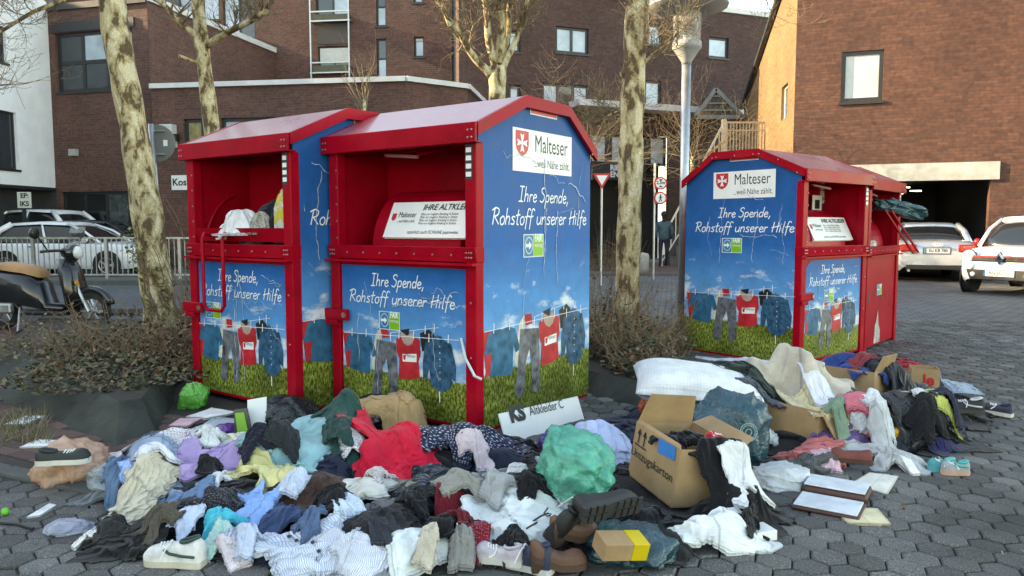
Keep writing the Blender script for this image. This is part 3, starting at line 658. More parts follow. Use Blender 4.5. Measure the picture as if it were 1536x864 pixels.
def disc_sign(name, label, u, v, d, r, face, rim=None, back=False, ground=True):
    c = P(u, v, d); t = thing(name, label, 'road sign', (c.x, c.y, 0)); rel = c.z
    MB().lathe([(r, 0), (r, .012)], (0, 0 if not back else -.02, rel), 28, 'y').build('plate', rim or face, t)
    return t, rel
sred = mat('sign_red', (.55, .012, .02), .4, .05); swh = mat('sign_white', (.75, .75, .75), .4, .04); sgrey = mat('sign_back_grey', (.14, .15, .155), .5, .1)
t = thing('round_traffic_sign', 'round traffic sign seen from behind on a red and white banded pole', 'road sign', P(246, 470, 8.9)*1)
t.location.z = 0; bx, by = t.location.x, t.location.y
ptop, pbot = P(226, 186, 8.9), P(247, 445, 8.9)
L = lambda p: Vector((p.x-bx, p.y-by, p.z))
dirp = (L(ptop)-L(pbot)); foot = L(pbot)-dirp*(L(pbot).z/dirp.z)
MB().tube([foot, L(ptop)], .03, 12).build('pole', steel, t, smooth=True)
for (v0, v1, m_) in ((315, 330, sred), (330, 344, swh), (344, 358, sred)):
    f0 = (P(0, v0, 8.9).z-foot.z)/(L(ptop).z-foot.z); f1 = (P(0, v1, 8.9).z-foot.z)/(L(ptop).z-foot.z)
    MB().tube([foot.lerp(L(ptop), f0), foot.lerp(L(ptop), f1)], .0325, 12).build('band', m_, t, smooth=True)
cz = L(P(233, 214, 8.9)); MB().lathe([(.215, 0), (.215, .01)], cz+Vector((0, .04, 0)), 30, 'y').build('sign_plate', sgrey, t)
for dz in (-.13, .14): MB().bar(cz+Vector((-.1, .025, dz)), cz+Vector((.1, .025, dz)), .03, .02).build('clamp', steel, t)
MB().cbox(cz+Vector((.1, .036, 0)), (.05, .004, .07)).build('sticker', swh, t)
# yield sign
c = P(903, 268, 17); t = thing('yield_sign', 'red bordered white yield triangle on a thin pole beside the middle container', 'road sign', (c.x, c.y, 0))
def tri(s, y): return [(-s, y, c.z+s*.58), (s, y, c.z+s*.58), (0, y, c.z-s*1.16)]
MB().prism(tri(.2, 0), (0, .02, 0)).build('border', sred, t); MB().prism(tri(.125, -.004), (0, .003, 0)).build('face', swh, t)
MB().tube([(0, .05, 0), (0, .05, c.z+.1)], .028, 8).build('pole', steel, t)
# two round signs on one post
c = P(991, 275, 19); t = thing('sign_post', 'post with height limit sign above no pedestrians sign', 'road sign', (c.x, c.y, 0))
MB().tube([(-.14, .05, 0), (-.14, .05, c.z+.5)], .028, 8).build('pole', steel, t)
for v_, nm in ((275, '2,3m'), (297, '')):
    z = P(991, v_, 19).z
    s_ = MB().lathe([(.165, 0), (.165, .02)], (0, 0, z), 26, 'y').build('round_plate', sred, t); MB().lathe([(.125, 0), (.125, .01)], (0, -.012, z), 26, 'y').build('face', swh, s_)
    if nm:
        text('lettering', '2,3m', .11, blk, s_, (0, -.0135, z-.04), (1, 0, 0), (0, 0, 1), bold=.004)
        MB().poly([(-.06, -.0135, z+.1), (.06, -.0135, z+.1), (0, -.0135, z+.05)]).build('arrow', blk, s_); MB().poly([(-.06, -.0135, z-.1), (.06, -.0135, z-.1), (0, -.0135, z-.05)]).build('arrow', blk, s_)
    else:
        w_ = MB(); y = -.017
        w_.lathe([(.018, -.002), (.018, .002)], (0, y, z+.075), 10, 'y'); w_.bar((0, y, z+.055), (0, y, z-.01), .035, .004, (0, 1, 0)); w_.bar((0, y, z-.01), (.035, y, z-.09), .018, .004, (0, 1, 0)); w_.bar((0, y, z-.01), (-.035, y, z-.09), .018, .004, (0, 1, 0)); w_.bar((0, y, z+.04), (.05, y, z), .012, .004, (0, 1, 0)); w_.bar((0, y, z+.04), (-.045, y, z+.0), .012, .004, (0, 1, 0))
        w_.build('walker_symbol', blk, s_)
# railing along the parking bay
t = thing('street_railing', 'galvanised bar railing between the road and the parked white cars', 'fence', (-10, 18.0, 0))
fy = 18.0; x0, x1 = P(-60, 380, fy).x, P(290, 380, fy).x; zt_, zb_ = P(100, 357, fy).z, P(100, 412, fy).z
MB().bar((x0, fy, zt_), (x1, fy, zt_), .045).build('top_rail', steel, t, world=True); MB().bar((x0, fy, zb_), (x1, fy, zb_), .04).build('bottom_rail', steel, t, world=True)
k = 0; x = x0
while x < x1:
    if k % 14 == 0: MB().bar((x, fy, .08), (x, fy, zt_+.02), .07).build('post', steel, t, world=True)
    else: MB().bar((x, fy, zb_), (x, fy, zt_), .018).build('baluster', steel, t, world=True)
    x += .125; k += 1
# stone bollard
c = G(969, 400); t = tag(MB().lathe([(.2, 0), (.2, .45), (.17, .52), (.02, .55)], n=14).build('stone_bollard', concrete, smooth=True), 'short round grey stone bollard behind the pale trunk', 'bollard'); t.location = (P(969, 0, 22).x, 22, .03)

# ================================================================ DONATION CONTAINERS
GLY = {  # handwritten strokes: (advance, [polylines])
 'I': (.5, [[(.0,1),(.42,1)],[(.22,1),(.16,.0)],[(-.04,.0),(.36,.0)]]),
 'h': (.5, [[(.1,1),(.02,0)],[(.04,.3),(.2,.5),(.34,.42),(.32,0)]]),
 'r': (.36, [[(.06,.5),(.02,0)],[(.04,.3),(.16,.47),(.3,.46)]]),
 'e': (.45, [[(.05,.25),(.34,.32),(.3,.47),(.16,.5),(.03,.28),(.1,.04),(.24,0),(.38,.1)]]),
 'S': (.55, [[(.46,.86),(.32,1),(.1,.9),(.12,.68),(.36,.5),(.38,.22),(.2,.0),(-.04,.1)]]),
 'p': (.48, [[(.06,.5),(-.04,-.42)],[(.05,.38),(.22,.52),(.36,.38),(.28,.06),(.04,.06)]]),
 'n': (.5, [[(.05,.5),(.02,0)],[(.04,.3),(.2,.5),(.34,.42),(.34,0)]]),
 'd': (.5, [[(.34,.42),(.16,.5),(.02,.26),(.1,0),(.3,.12)],[(.46,1),(.34,.0)]]),
 ',': (.3, [[(.14,.1),(.04,-.2)]]),
 'R': (.6, [[(.12,.95),(.02,0)],[(-.08,.86),(.2,1.02),(.46,.9),(.4,.6),(.1,.48)],[(.14,.48),(.5,.02)]]),
 'o': (.46, [[(.2,.5),(.04,.34),(.08,.04),(.26,.0),(.38,.22),(.32,.46),(.2,.5)]]),
 's': (.4, [[(.32,.46),(.16,.5),(.06,.38),(.26,.2),(.22,.02),(.0,.04)]]),
 't': (.38, [[(.2,.92),(.12,.08),(.26,0)],[(.0,.56),(.36,.62)]]),
 'f': (.38, [[(.46,.9),(.34,1.02),(.2,.84),(.08,-.3)],[(.0,.48),(.36,.54)]]),
 'u': (.5, [[(.05,.5),(.04,.12),(.16,0),(.34,.14)],[(.4,.5),(.36,.0)]]),
 'H': (.62, [[(.12,.95),(.02,0)],[(.52,1),(.42,0)],[(-.06,.42),(.62,.6)]]),
 'i': (.24, [[(.08,.5),(.04,0)],[(.12,.74),(.13,.78)]]),
 'l': (.26, [[(.16,1),(.06,.06),(.14,0)]]),
 ' ': (.34, [])}
def hand(mb, s, F, a0, b0, size, width, off):
    adv = sum(GLY[c][0] for c in s); k = width/(adv*size); x = a0-width/2
    th = size*.046
    for c in s:
        w, pl = GLY[c]
        for line in pl:
            pts = [Vector((x+(p[0]+p[1]*.12)*size*k, b0+p[1]*size)) for p in line]
            # smooth
            q = [pts[0]]
            for i in range(len(pts)-1):
                p0, p1, p2, p3 = pts[max(i-1, 0)], pts[i], pts[i+1], pts[min(i+2, len(pts)-1)]
                for t in (.25, .5, .75, 1):
                    q.append(.5*((2*p1)+(-p0+p2)*t+(2*p0-5*p1+4*p2-p3)*t*t+(-p0+3*p1-3*p2+p3)*t**3) if len(pts) > 2 else p1.lerp(p2, t))
            for i in range(len(q)-1):
                d = (q[i+1]-q[i]);
                if d.length < 1e-6: continue
                d.normalize(); nn = Vector((-d.y, d.x))*th; e = d*th*.5
                mb.poly([F(*(q[i]+nn-e), off), F(*(q[i]-nn-e), off), F(*(q[i+1]-nn+e), off), F(*(q[i+1]+nn+e), off)]); off += .000004
        x += w*size*k
def words(parent, s, F, ca, b0, size, width, off):
    adv = lambda q: sum(GLY[c][0] for c in q)
    k = width/adv(s); x = ca-width/2
    for w in s.split(' '):
        ww = adv(w)*k; mb = MB(); hand(mb, w, F, x+ww/2, b0, size, ww, off); mb.build('handwritten_word', wht, parent, fix=False); x += ww+adv(' ')*k
def frame(O, X, U):
    O, X, U = Vector(O), Vector(X), Vector(U); Nn = X.cross(U)
    return lambda a, b, off=0: O+X*a+U*b+Nn*off
wht = mat('white_lettering', (.8, .82, .84), .5, 0); teal_p = mat('print_teal', (.015, .13, .24), .35, .3, 14); jeans_p = mat('print_grey_jeans', (.13, .14, .16), .4, .55, 16)
redp = mat('print_red', (.52, .02, .03), .4, .25, 9); navy_p = mat('print_denim', (.02, .095, .18), .35, .45, 22); blackp = mat('print_black', (.012, .013, .016), .4, .2); beigep = mat('print_beige', (.42, .3, .25), .4, .2); creamp = mat('print_cream', (.6, .58, .48), .4, .2)
fair_b = mat('sticker_blue', (.01, .17, .36), .35, .1); fair_g = mat('sticker_green', (.19, .46, .02), .35, .1); signw = mat('sticker_white', (.78, .79, .78), .35, .03); shield = mat('shield_red', (.55, .015, .03), .35, .05); lite = mat('sticker_pale', (.55, .7, .75), .4, .1)
linem = mat('scratch_white', (.42, .52, .62), .6, .35, 30)
def shape(parent, F, pts, m, name, off): return MB().poly([F(a, b, off) for a, b in pts]).build(name, m, parent, fix=False)
def star(cx, cy, r):
    pts = []
    for k in range(4):
        a = math.pi/2*k+math.pi/2
        for da, rr in ((-.36, 1), (-.0, .78), (.36, 1), (math.pi/4, .14)):
            pts.append((cx+math.cos(a+da)*r*rr, cy+math.sin(a+da)*r*rr))
    return pts
def shield_pts(cx, cy, w, h): return [(cx-w/2, cy+h*.5), (cx-w/2, cy-.05*h), (cx-w*.42, cy-.25*h), (cx-w*.25, cy-.4*h), (cx, cy-.5*h), (cx+w*.25, cy-.4*h), (cx+w*.42, cy-.25*h), (cx+w/2, cy-.05*h), (cx+w/2, cy+h*.5)]
def fair_sticker(parent, F0, a, b0, s, X, U):
    F = lambda x, z, off=0: F0(x, b0+(z-b0)*.74, off); b = b0
    bg_ = shape(parent, F, [(a, b), (a+s, b), (a+s, b+s*.86), (a, b+s*.86)], lite, 'sticker', .003)
    shape(bg_, F, [(a+.04*s, b+.04*s), (a+.48*s, b+.04*s), (a+.48*s, b+.82*s), (a+.04*s, b+.82*s)], fair_b, 'blue_field', .0036)
    shape(bg_, F, [(a+.5*s, b+.04*s), (a+.96*s, b+.04*s), (a+.96*s, b+.82*s), (a+.5*s, b+.82*s)], fair_g, 'green_field', .0036)
    cx, cy, r = a+.27*s, b+.44*s, .2*s
    shape(bg_, F, [(cx+r*math.cos(k*.35)*.95, cy+r*1.6*math.sin(k*.35)) for k in range(18)], lite, 'ring', .0040)
    shape(bg_, F, [(cx+r*math.cos(k*.35)*.82, cy+r*1.42*math.sin(k*.35)) for k in range(18)], fair_b, 'ring_centre', .0044)
    shape(bg_, F, [(cx-.16*s, cy+.06*s), (cx, cy+.06*s), (cx, cy+.16*s), (cx+.13*s, cy), (cx, cy-.16*s), (cx, cy-.06*s), (cx-.16*s, cy-.06*s)], signw, 'arrow', .0048)
    text('lettering', 'FAIR', s*.3, wht, bg_, F(a+.73*s, b+.5*s, .0042), X, U, sx=.62, bold=.002); text('lettering', 'wertung', s*.15, wht, bg_, F(a+.73*s, b+.34*s, .0042), X, U, sx=.75)
def art(parent, F, ca, k, X, U, rnd):
    """printed washing line; ca = centre, k = width factor, heights in side metres scaled by zs"""
    zs = k[1]; ks = k[0]
    def S(pts): return [(ca+a*ks, b*zs) for a, b in pts]
    o = .0022
    shape(parent, F, S([(-.70,.66),(-.60,.66),(-.56,.4),(-.66,.36)]), redp, 'printed_cloth', o)
    shape(parent, F, S([(-.28,.68),(-.22,.73),(-.18,.4),(-.28,.34),(-.34,.42)]), creamp, 'printed_cloth', o)
    shape(parent, F, S([(-.22,.73),(-.13,.73),(-.12,.66),(-.2,.65)]), redp, 'printed_cloth', o+.0002)
    shape(parent, F, S([(.02,.73),(.12,.75),(.11,.69),(.03,.68)]), blackp, 'printed_cloth', o+.0002)
    shape(parent, F, S([(.24,.72),(.34,.76),(.4,.72),(.37,.6),(.26,.58)]), blackp, 'printed_cloth', o+.0003)
    shape(parent, F, S([(.02,.72),(.09,.69),(.17,.72),(.18,.5),(.02,.5)]), beigep, 'printed_cloth', o+.0004)
    tee = [(-.64,.64),(-.55,.67),(-.48,.655),(-.42,.67),(-.33,.645),(-.27,.5),(-.325,.48),(-.35,.54),(-.365,.35),(-.40,.338),(-.62,.362),(-.6,.52),(-.65,.5),(-.68,.52)]
    shape(parent, F, S(tee), teal_p, 'printed_shirt', o+.0006)
    shape(parent, F, S([(-.27,.635),(-.04,.62),(-.03,.5),(-.02,.2),(-.08,.165),(-.12,.18),(-.13,.36),(-.155,.49),(-.2,.4),(-.22,.2),(-.28,.16),(-.335,.19),(-.3,.4)]), jeans_p, 'printed_jeans', o+.0008)
    tk_ = shape(parent, F, S([(-.035,.655),(.02,.68),(.05,.63),(.1,.61),(.15,.63),(.18,.69),(.235,.67),(.245,.55),(.22,.5),(.235,.37),(.12,.345),(-.01,.34),(0,.5),(-.03,.55)]), redp, 'printed_tank_top', o+.001)
    shape(tk_, F, S([(.04,.54),(.2,.555),(.2,.49),(.04,.48)]), signw, 'shirt_badge', o+.0014)
    text('lettering', 'Malteser', .042*zs, blackp, tk_, F(ca+.132*ks, .513*zs, o+.0017), X, U, sx=.8*ks/zs)
    shape(tk_, F, S([(.048,.535),(.075,.537),(.075,.505),(.06,.492),(.048,.505)]), shield, 'badge_shield', o+.0018)
    sh = shape(parent, F, S([(.3,.655),(.37,.68),(.4,.71),(.47,.715),(.51,.685),(.58,.665),(.63,.5),(.62,.38),(.58,.4),(.585,.34),(.5,.29),(.44,.288),(.36,.33),(.34,.46),(.32,.38),(.27,.37),(.27,.5)]), navy_p, 'printed_shirt', o+.0012)
    for j in range(6): shape(sh, F, S([(.455,.64-j*.05),(.463,.64-j*.05),(.463,.632-j*.05),(.455,.632-j*.05)]), wht, 'button', o+.0016)
    shape(sh, F, S([(.415,.71),(.455,.655),(.44,.73)]), teal_p, 'collar', o+.0017)
    ln = MB()
    def rib(p, q, w, off): 
        p, q = Vector(p), Vector(q); d = (q-p).normalized(); nn = Vector((-d.y, d.x))*w
        ln.poly([F(*(p+nn), off), F(*(p-nn), off), F(*(q-nn), off), F(*(q+nn), off)])
    a_, b_ = S([(-.68, .66)])[0], S([(.66, .7)])[0]; rib(a_, b_, .0018, o+.002); a_, b_ = S([(-.1, .7)])[0], S([(.45, .78)])[0]; rib(a_, b_, .0015, o-.0001)
    for (x, z) in ((-.58,.66),(-.4,.665),(-.25,.66),(-.1,.655),(0,.68),(.17,.69),(.34,.68),(.55,.69),(.3,.74),(.4,.76)): 
        p, q = S([(x, z-.02), (x+.003, z+.045)]); rib(p, q, .0035, o+.0024)
    p, q = S([(.45, .3), (.452, .2)]); rib(p, q, .004, o-.0002)
    ln.build('printed_line_and_pegs', wht, parent, fix=False)
def scratches(parent, F, a0, a1, b0, b1, n, rnd, name='scratches'):
    mb = MB()
    for i in range(n):
        x, z = rnd.uniform(a0, a1), rnd.uniform(lerp(b0, b1, .55), b1); w = rnd.uniform(.0012, .0035); vert = rnd.random() < .6
        pts = [Vector((x, z))]; m = rnd.randint(6, 14)
        for k in range(m):
            st = Vector((rnd.gauss(0, .012), -rnd.uniform(.03, .07))) if vert else Vector((rnd.uniform(.02, .05), rnd.gauss(-.004, .02)))
            q = pts[-1]+st
            if not (a0 < q.x < a1 and b0 < q.y < b1): break
            pts.append(q)
        for k in range(len(pts)-1):
            d = (pts[k+1]-pts[k]).normalized(); nn = Vector((-d.y, d.x)); w0, w1 = w*rnd.uniform(.4, 1.3), w*rnd.uniform(.4, 1.3)
            mb.poly([F(*(pts[k]+nn*w0), .0062), F(*(pts[k]-nn*w0), .0062), F(*(pts[k+1]-nn*w1), .0062), F(*(pts[k+1]+nn*w1), .0062)])
    if mb.v: tag(mb.build(name, linem, parent, fix=False), kind='stuff')
def uvmesh(name, pts, uvs, m, parent, th):
    """panel polygon with thickness th (vector), uv in metres"""
    me = bpy.data.meshes.new(name); bm = bmesh.new(); ul = bm.loops.layers.uv.new('UVMap')
    a = [bm.verts.new(p) for p in pts]; b = [bm.verts.new(Vector(p)+Vector(th)) for p in pts]; n = len(pts)
    f = bm.faces.new(a)
    for lp_, q in zip(f.loops, uvs): lp_[ul].uv = q
    bm.faces.new(b[::-1])
    for i in range(n):
        f = bm.faces.new([a[i], b[i], b[(i+1) % n], a[(i+1) % n]])
        for lp_, q in zip(f.loops, (uvs[i], uvs[i], uvs[(i+1) % n], uvs[(i+1) % n])): lp_[ul].uv = q
    bm.to_mesh(me); bm.free(); me.materials.append(m)
    o = bpy.data.objects.new(name, me); col.objects.link(o); o.parent = parent; return o
rivm = mat('rivet', (.45, .3, .3), .3, 0, metal=.7)
def container(label, loc, rz, W=1.34, D=1.4, s=1.0, style=1, seed=1):
    """local x: 0..W along the front, y: 0 front .. D back"""
    rnd = random.Random(seed)
    t = thing('donation_container', label, 'clothing container', loc, rz, 'used clothing containers'); t.scale = (s, s, s)
    ze, zb, zt, s1, s2 = 1.95, 1.91, 2.165, .48, 1.03
    prof = [(0, .02), (D, .02), (D, zb), (s2, zt), (s1, zt), (0, ze)]
    sr = uvmesh('side_panel', [(W, y, z) for y, z in prof], [(y+seed*3, z) for y, z in prof], print_m, t, (-.012, 0, 0))
    sl = uvmesh('side_panel', [(0, y, z) for y, z in prof], [(D-y+seed*3+7, z) for y, z in prof], print_m, t, (.012, 0, 0))
    for panel, F, X in ((sr, frame((W, 0, 0), (0, 1, 0), (0, 0, 1)), (0, 1, 0)), (sl, frame((0, D, 0), (0, -1, 0), (0, 0, 1)), (0, -1, 0))):
        U = (0, 0, 1); c = D/2+.04
        art(panel, F, c-.02, (.98, 1.0), X, U, rnd)
        bd = shape(panel, F, [(c-.375, 1.70), (c+.375, 1.70), (c+.375, 1.985), (c-.375, 1.985)], signw, 'name_board', .003)
        shape(bd, F, shield_pts(c-.265, 1.885, .155, .17), shield, 'shield', .0036); shape(bd, F, star(c-.265, 1.89, .065), signw, 'cross', .0042)
        text('lettering', 'Malteser', .165, blk, bd, F(c+.1, 1.81, .0036), X, U, sx=.75); text('lettering', '...weil Nähe zählt.', .085, blk, bd, F(c+.11, 1.722, .0036), X, U, sx=.78)
        shape(panel, F, [(c-.17, 2.09), (c+.17, 2.09), (c+.17, 2.135), (c-.17, 2.135)], lite, 'warning_sticker', .003); shape(panel, F, [(c-.165, 2.098), (c+.165, 2.098), (c+.165, 2.127), (c-.165, 2.127)], shield, 'warning_band', .0035)
        words(panel, 'Ihre Spende,', F, c+.02, 1.50, .1, .64, .0032); words(panel, 'Rohstoff unserer Hilfe', F, c, 1.345, .105, 1.2, .0032)
        fair_sticker(panel, F, c-.25, 1.12, .25, X, U)
        scratches(panel, F, .08, D-.08, .1, 1.85, 9, rnd)
    fr_ = MB()
    # roof: three sheets with overhang
    th = .02; o_ = .035; rf = [(-.05, ze-.005), (s1, zt+.012), (s2, zt+.012), (D+.04, zb-.02)]
    r_ = MB()
    for (y0, z0), (y1, z1) in zip(rf[:-1], rf[1:]):
        r_.hexa([(-o_, y0, z0), (W+o_, y0, z0), (W+o_, y1, z1), (-o_, y1, z1), (-o_, y0, z0+th), (W+o_, y0, z0+th), (W+o_, y1, z1+th), (-o_, y1, z1+th)])
    roof = r_.build('roof', roof_m, t)
    for x0 in (-o_-.006, W+.013):   # red edge trim on each gable
        g = MB()
        for (y0, z0), (y1, z1) in zip(rf[:-1], rf[1:]):
            g.hexa([(x0, y0, z0-.055), (x0+o_-.008+.001, y0, z0-.055), (x0+o_-.007, y1, z1-.055), (x0, y1, z1-.055), (x0, y0, z0+th+.004), (x0+o_-.007, y0, z0+th+.004), (x0+o_-.007, y1, z1+th+.004), (x0, y1, z1+th+.004)])
        g.build('roof_trim', red, t)
    MB().box((-o_, -.075, ze-.105), (W+o_, -.052, ze+.018)).build('fascia', red, t, bevel=.004)
    MB().box((-o_, -.052, ze-.105), (W+o_, .0, ze-.095)).build('fascia_return', red, t)
    pw = .085
    for x in (0, W-pw): MB().box((x+.0 if x else -.004, -.028, 0.0), (x+pw+(.004 if x else 0), .05, ze-.1)).build('corner_post', red, t, bevel=.006)
    MB().box((.014, D-.014, .02), (W-.014, D-.002, zb-.03)).build('back_panel', red, t)
    MB().box((.0, .052, 0.0), (W, D-.02, .019)).build('floor_frame', red, t)
    zc = 1.2
    # hopper interior
    hb = .62; MB().hexa([(.02, .05, zc-.06), (W-.02, .05, zc-.06), (W-.02, hb, zc-.06), (.02, hb, zc-.06), (.02, .05, zc-.045), (W-.02, .05, zc-.045), (W-.02, hb, zc-.045), (.02, hb, zc-.045)]).build('hopper_floor', red, t)
    MB().hexa([(.02, .5, 1.16), (W-.02, .5, 1.16), (W-.02, .53, 1.16), (.02, .53, 1.16), (.02, .5, 2.1), (W-.02, .5, 2.1), (W-.02, .53, 2.1), (.02, .53, 2.1)]).build('hopper_back', red, t)
    for x in (.05, W-.065): MB().prism([(x, .05, 1.16), (x, .5, 1.16), (x, .5, 2.1), (x, .05, 1.88)], (.012, 0, 0)).build('hopper_cheek', red, t)
    # drum
    dp = [(.10+.36*math.sin(a), 1.165+.36*(1-math.cos(a))*.95) for a in np.linspace(.0, 1.55, 9)]
    if style != 1:
        dr = MB(); ctr = (.46, 1.17); arc = [(.46-.36*math.cos(a), 1.17+.42*math.sin(a)) for a in np.linspace(0, math.pi/2, 10)]
        dr.prism([(.3, y, z) for y, z in arc]+[(.3, .46, 1.17)], (W-.33-.2, 0, 0)); dm = dr.build('drum', red, t)
        if style != 4:
            lab = MB(); a3 = [(.46-.365*math.cos(a), 1.17+.427*math.sin(a)) for a in np.linspace(.18, .85, 8)]
            x0, x1 = .42, W-.1
            for (y0, z0), (y1, z1) in zip(a3[:-1], a3[1:]): lab.poly([(x0, y0, z0), (x1, y0, z0), (x1, y1, z1), (x0, y1, z1)])
            lb_ = lab.build('instruction_label', signw, dm, fix=False)
            Oy, Oz = a3[0]; Ey, Ez = a3[-1]; UU = Vector((0, Ey-Oy, Ez-Oz)); UL = UU.length; UU.normalize(); XX = Vector((1, 0, 0)); nn = XX.cross(UU)
            fy = lambda a, k: Vector((x0+a, Oy, Oz))+UU*UL*k+nn*.022
            # the lettering sits on a flat clear board in front of the drum
            MB().poly([fy(0, 0), fy(x1-x0, 0), fy(x1-x0, 1), fy(0, 1)]).build('label_board', signw, dm, fix=False)
            fz = lambda a, k: fy(a, k)+nn*.003
            text('lettering', 'IHRE ALTKLEIDER', .062, blk, dm, fz(.30, .72), XX, UU, align='LEFT', sx=1.0, bold=.001, shear=.2)
            text('lettering', 'Malteser', .06, blk, dm, fz(.09, .52), XX, UU, align='LEFT', sx=.8)
            text('lettering', '...weil Nähe zählt.', .03, blk, dm, fz(.09, .4), XX, UU, align='LEFT', sx=.8)
            MB().poly([Vector(fz(a, b)) for a, b in ((.03, .68), (.03, .52), (.05, .46), (.07, .52), (.07, .68))]).build('shield', shield, dm, fix=False)
            for j in range(4):
                text('lettering', 'Bitte nur tragbare Kleidung in Säcken', .026, blk, dm, fz(.30, .6-j*.085), XX, UU, align='LEFT', sx=.85)
            text('lettering', 'natürlich auch SCHUHE paarweise', .036, blk, dm, fz(.22, .08), XX, UU, align='LEFT', sx=.9)
        MB().tube([(.42, .12, 1.83), (.74, .1, 1.80)], .012, 8).build('flap_bar', mat('pale_red_bar', (.5, .2, .2), .35, .1), t)
        for xx in (.42, .74): MB().tube([(xx, .11, 1.815), (xx+.2, .49, 1.93)], .01, 6).build('flap_arm', red, t)
    else:
        for x in (.08, W-.09): MB().tube([(x, .45-.38*math.sin(a), 1.16+.5*math.cos(a)*.9) for a in np.linspace(.3, 1.5, 8)], .012, 6).build('drum_edge', red, t)
        MB().hexa([(.06, .005, 1.22), (W-.06, .005, 1.22), (W-.06, .03, 1.22), (.06, .03, 1.22), (.06, -.03, 1.32), (W-.06, -.03, 1.32), (W-.06, -.012, 1.32), (.06, -.012, 1.32)]).build('drum_lip', red, t)
    # ledge band
    MB().hexa([(-.01, -.03, 1.105), (W+.01, -.03, 1.105), (W+.01, .05, 1.105), (-.01, .05, 1.105), (-.01, -.05, 1.2), (W+.01, -.05, 1.2), (W+.01, .05, 1.2), (-.01, .05, 1.2)]).build('ledge_band', red, t, bevel=.004)
    MB().box((-.01, -.075, 1.085), (W+.01, .04, 1.1)).build('ledge_lip', red, t)
    # door
    door = MB().box((pw+.004, -.008, .03), (W-pw-.004, .03, 1.083)).build('door', red, t)
    m_ = .02; x0, x1 = pw+.012, W-pw-.012
    F = frame((0, -.0085, 0), (1, 0, 0), (0, 0, 1)); X, U = (1, 0, 0), (0, 0, 1)
    if style != 4:
        pts = [(x0, .05), (x1, .05), (x1, 1.06), (x0, 1.06)]
        if style == 3: pts = [(x0, .05), (x1, .05), (x1, 1.06), (x0+.12, 1.06), (x0+.02, 1.0)]
        pn = uvmesh('door_print', [(x, -.0105, z) for x, z in pts], [(x+seed*5, z*1.25-.02) for x, z in pts], print_m, door, (0, .003, 0))
        F = frame((0, -.0112, 0), (1, 0, 0), (0, 0, 1)); c = W/2
        art(pn, F, c-.01, (.80, .86), X, U, rnd)
        words(pn, 'Ihre Spende,', F, c-.02, .92, .085, .5, .0032); words(pn, 'Rohstoff unserer Hilfe', F, c, .80, .085, .98, .0032)
        fair_sticker(pn, F, c-.2 if style != 1 else c-.45, .62, .2, X, U)
        scratches(pn, F, x0+.03, x1-.03, .1, 1.02, 8, rnd); 
        MB().box((-.06, -.065, .66), (.19, -.03, .74)).build('lock_bar', red, t, bevel=.008); MB().box((-.03, -.062, .62), (.09, -.028, .66)).build('lock_bracket', red, t, bevel=.005)
        MB().lathe([(.02, -.004), (.02, .004)], (.165, -.067, .7), 12, 'y').build('lock_cylinder', mat('brass', (.5, .42, .25), .35, .1, metal=.8), t)
    else:
        fair_sticker(door, F, .48, .62, .2, X, U)
        wear = mat('worn_bare_metal', (.40, .36, .33), .6, .35, 7)
        MB().poly([F(*p, .003) for p in ((.42, .05), (.68, .05), (.66, .2), (.6, .28), (.56, .45), (.5, .3), (.46, .28))]).build('worn_patch', wear, door, fix=False)
        MB().box((.1, -.02, .55), (.16, -.006, .68)).build('latch_plate', blackp, t)
    # slim sticker strip on the right post
    sx = W-.05; st_ = MB().box((sx-.028, -.031, 1.62), (sx+.028, -.0285, 1.84)).build('standards_sticker', mat('sticker_black', (.03, .03, .03), .4, .1), t)
    for j in range(4): MB().box((sx-.022, -.0325, 1.64+j*.05), (sx+.02, -.0312, 1.67+j*.05)).build('pictogram', signw, st_)
    # rivets
    rv = MB()
    def rivet(x, y, z): rv.lathe([(.008, 0), (.006, -.005), (.001, -.006)], (x, y, z), 6, 'y')
    for x in np.arange(.2, W-.1, .16): rivet(x, -.049, 1.15)
    for x in (.02, .06, W-.06, W-.02, .04, W-.04):
        for z in (1.135, 1.165): rivet(x, -.047, z)
    for x in (-.01, .02, W-.02, W+.01): rivet(x, -.076, ze-.03); rivet(x, -.076, ze-.075)
    for z in np.arange(1.25, 1.85, .12): rivet(.075, -.029, z)
    for z in (.5, .85): rivet(W-.04, -.029, z)
    for (y, z) in ((.03, ze-.02), (.24, 2.07), (s1-.02, zt-.02), (s1+.05, zt-.02), (s2-.05, zt-.02), (s2, zt-.03), (.75, zt-.02), (1.2, 2.06), (D-.03, zb-.03)):
        for x, sg_ in ((W+o_-.001, 1), (-o_-.007, -1)): rv.lathe([(.009, 0), (.007, .005*sg_), (.001, .006*sg_)], (x, y, z), 6, 'x')
    tag(rv.build('rivets', rivm, t), kind='stuff')
    if style == 1:
        xs0, xs1 = .30, .56; zt_, zb_ = 1.26, .70
        pts = [(xs0, .0, zt_), (xs0, -.08, zt_+.02), (xs0, -.1, zt_-.03), (xs0, -.1, zb_+.04), (xs0+.04, -.1, zb_), (xs1-.04, -.1, zb_), (xs1, -.1, zb_+.04), (xs1, -.1, zt_-.03), (xs1, -.08, zt_+.02), (xs1, 0, zt_)]
        MB().tube(pts, .014, 10).build('pull_handle', red, t, smooth=True)
    if style == 2:
        pts = [(W-.12, -.03, .62), (W-.06, -.06, .50), (W+.03, -.08, .40), (W+.06, -.05, .38)]
        MB().tube(pts, .009, 8).build('bent_wire', mat('pale_wire', (.5, .6, .65), .4, .1), t)
    return t
ANG = math.atan2(-.581, .814)
def left_origin(near, W): return (near[0]-.814*W, near[1]+.581*W, 0)
C2N = (-.21, 4.72); C1N = (-1.515, 5.26)
CW, CD = 1.34, 1.4
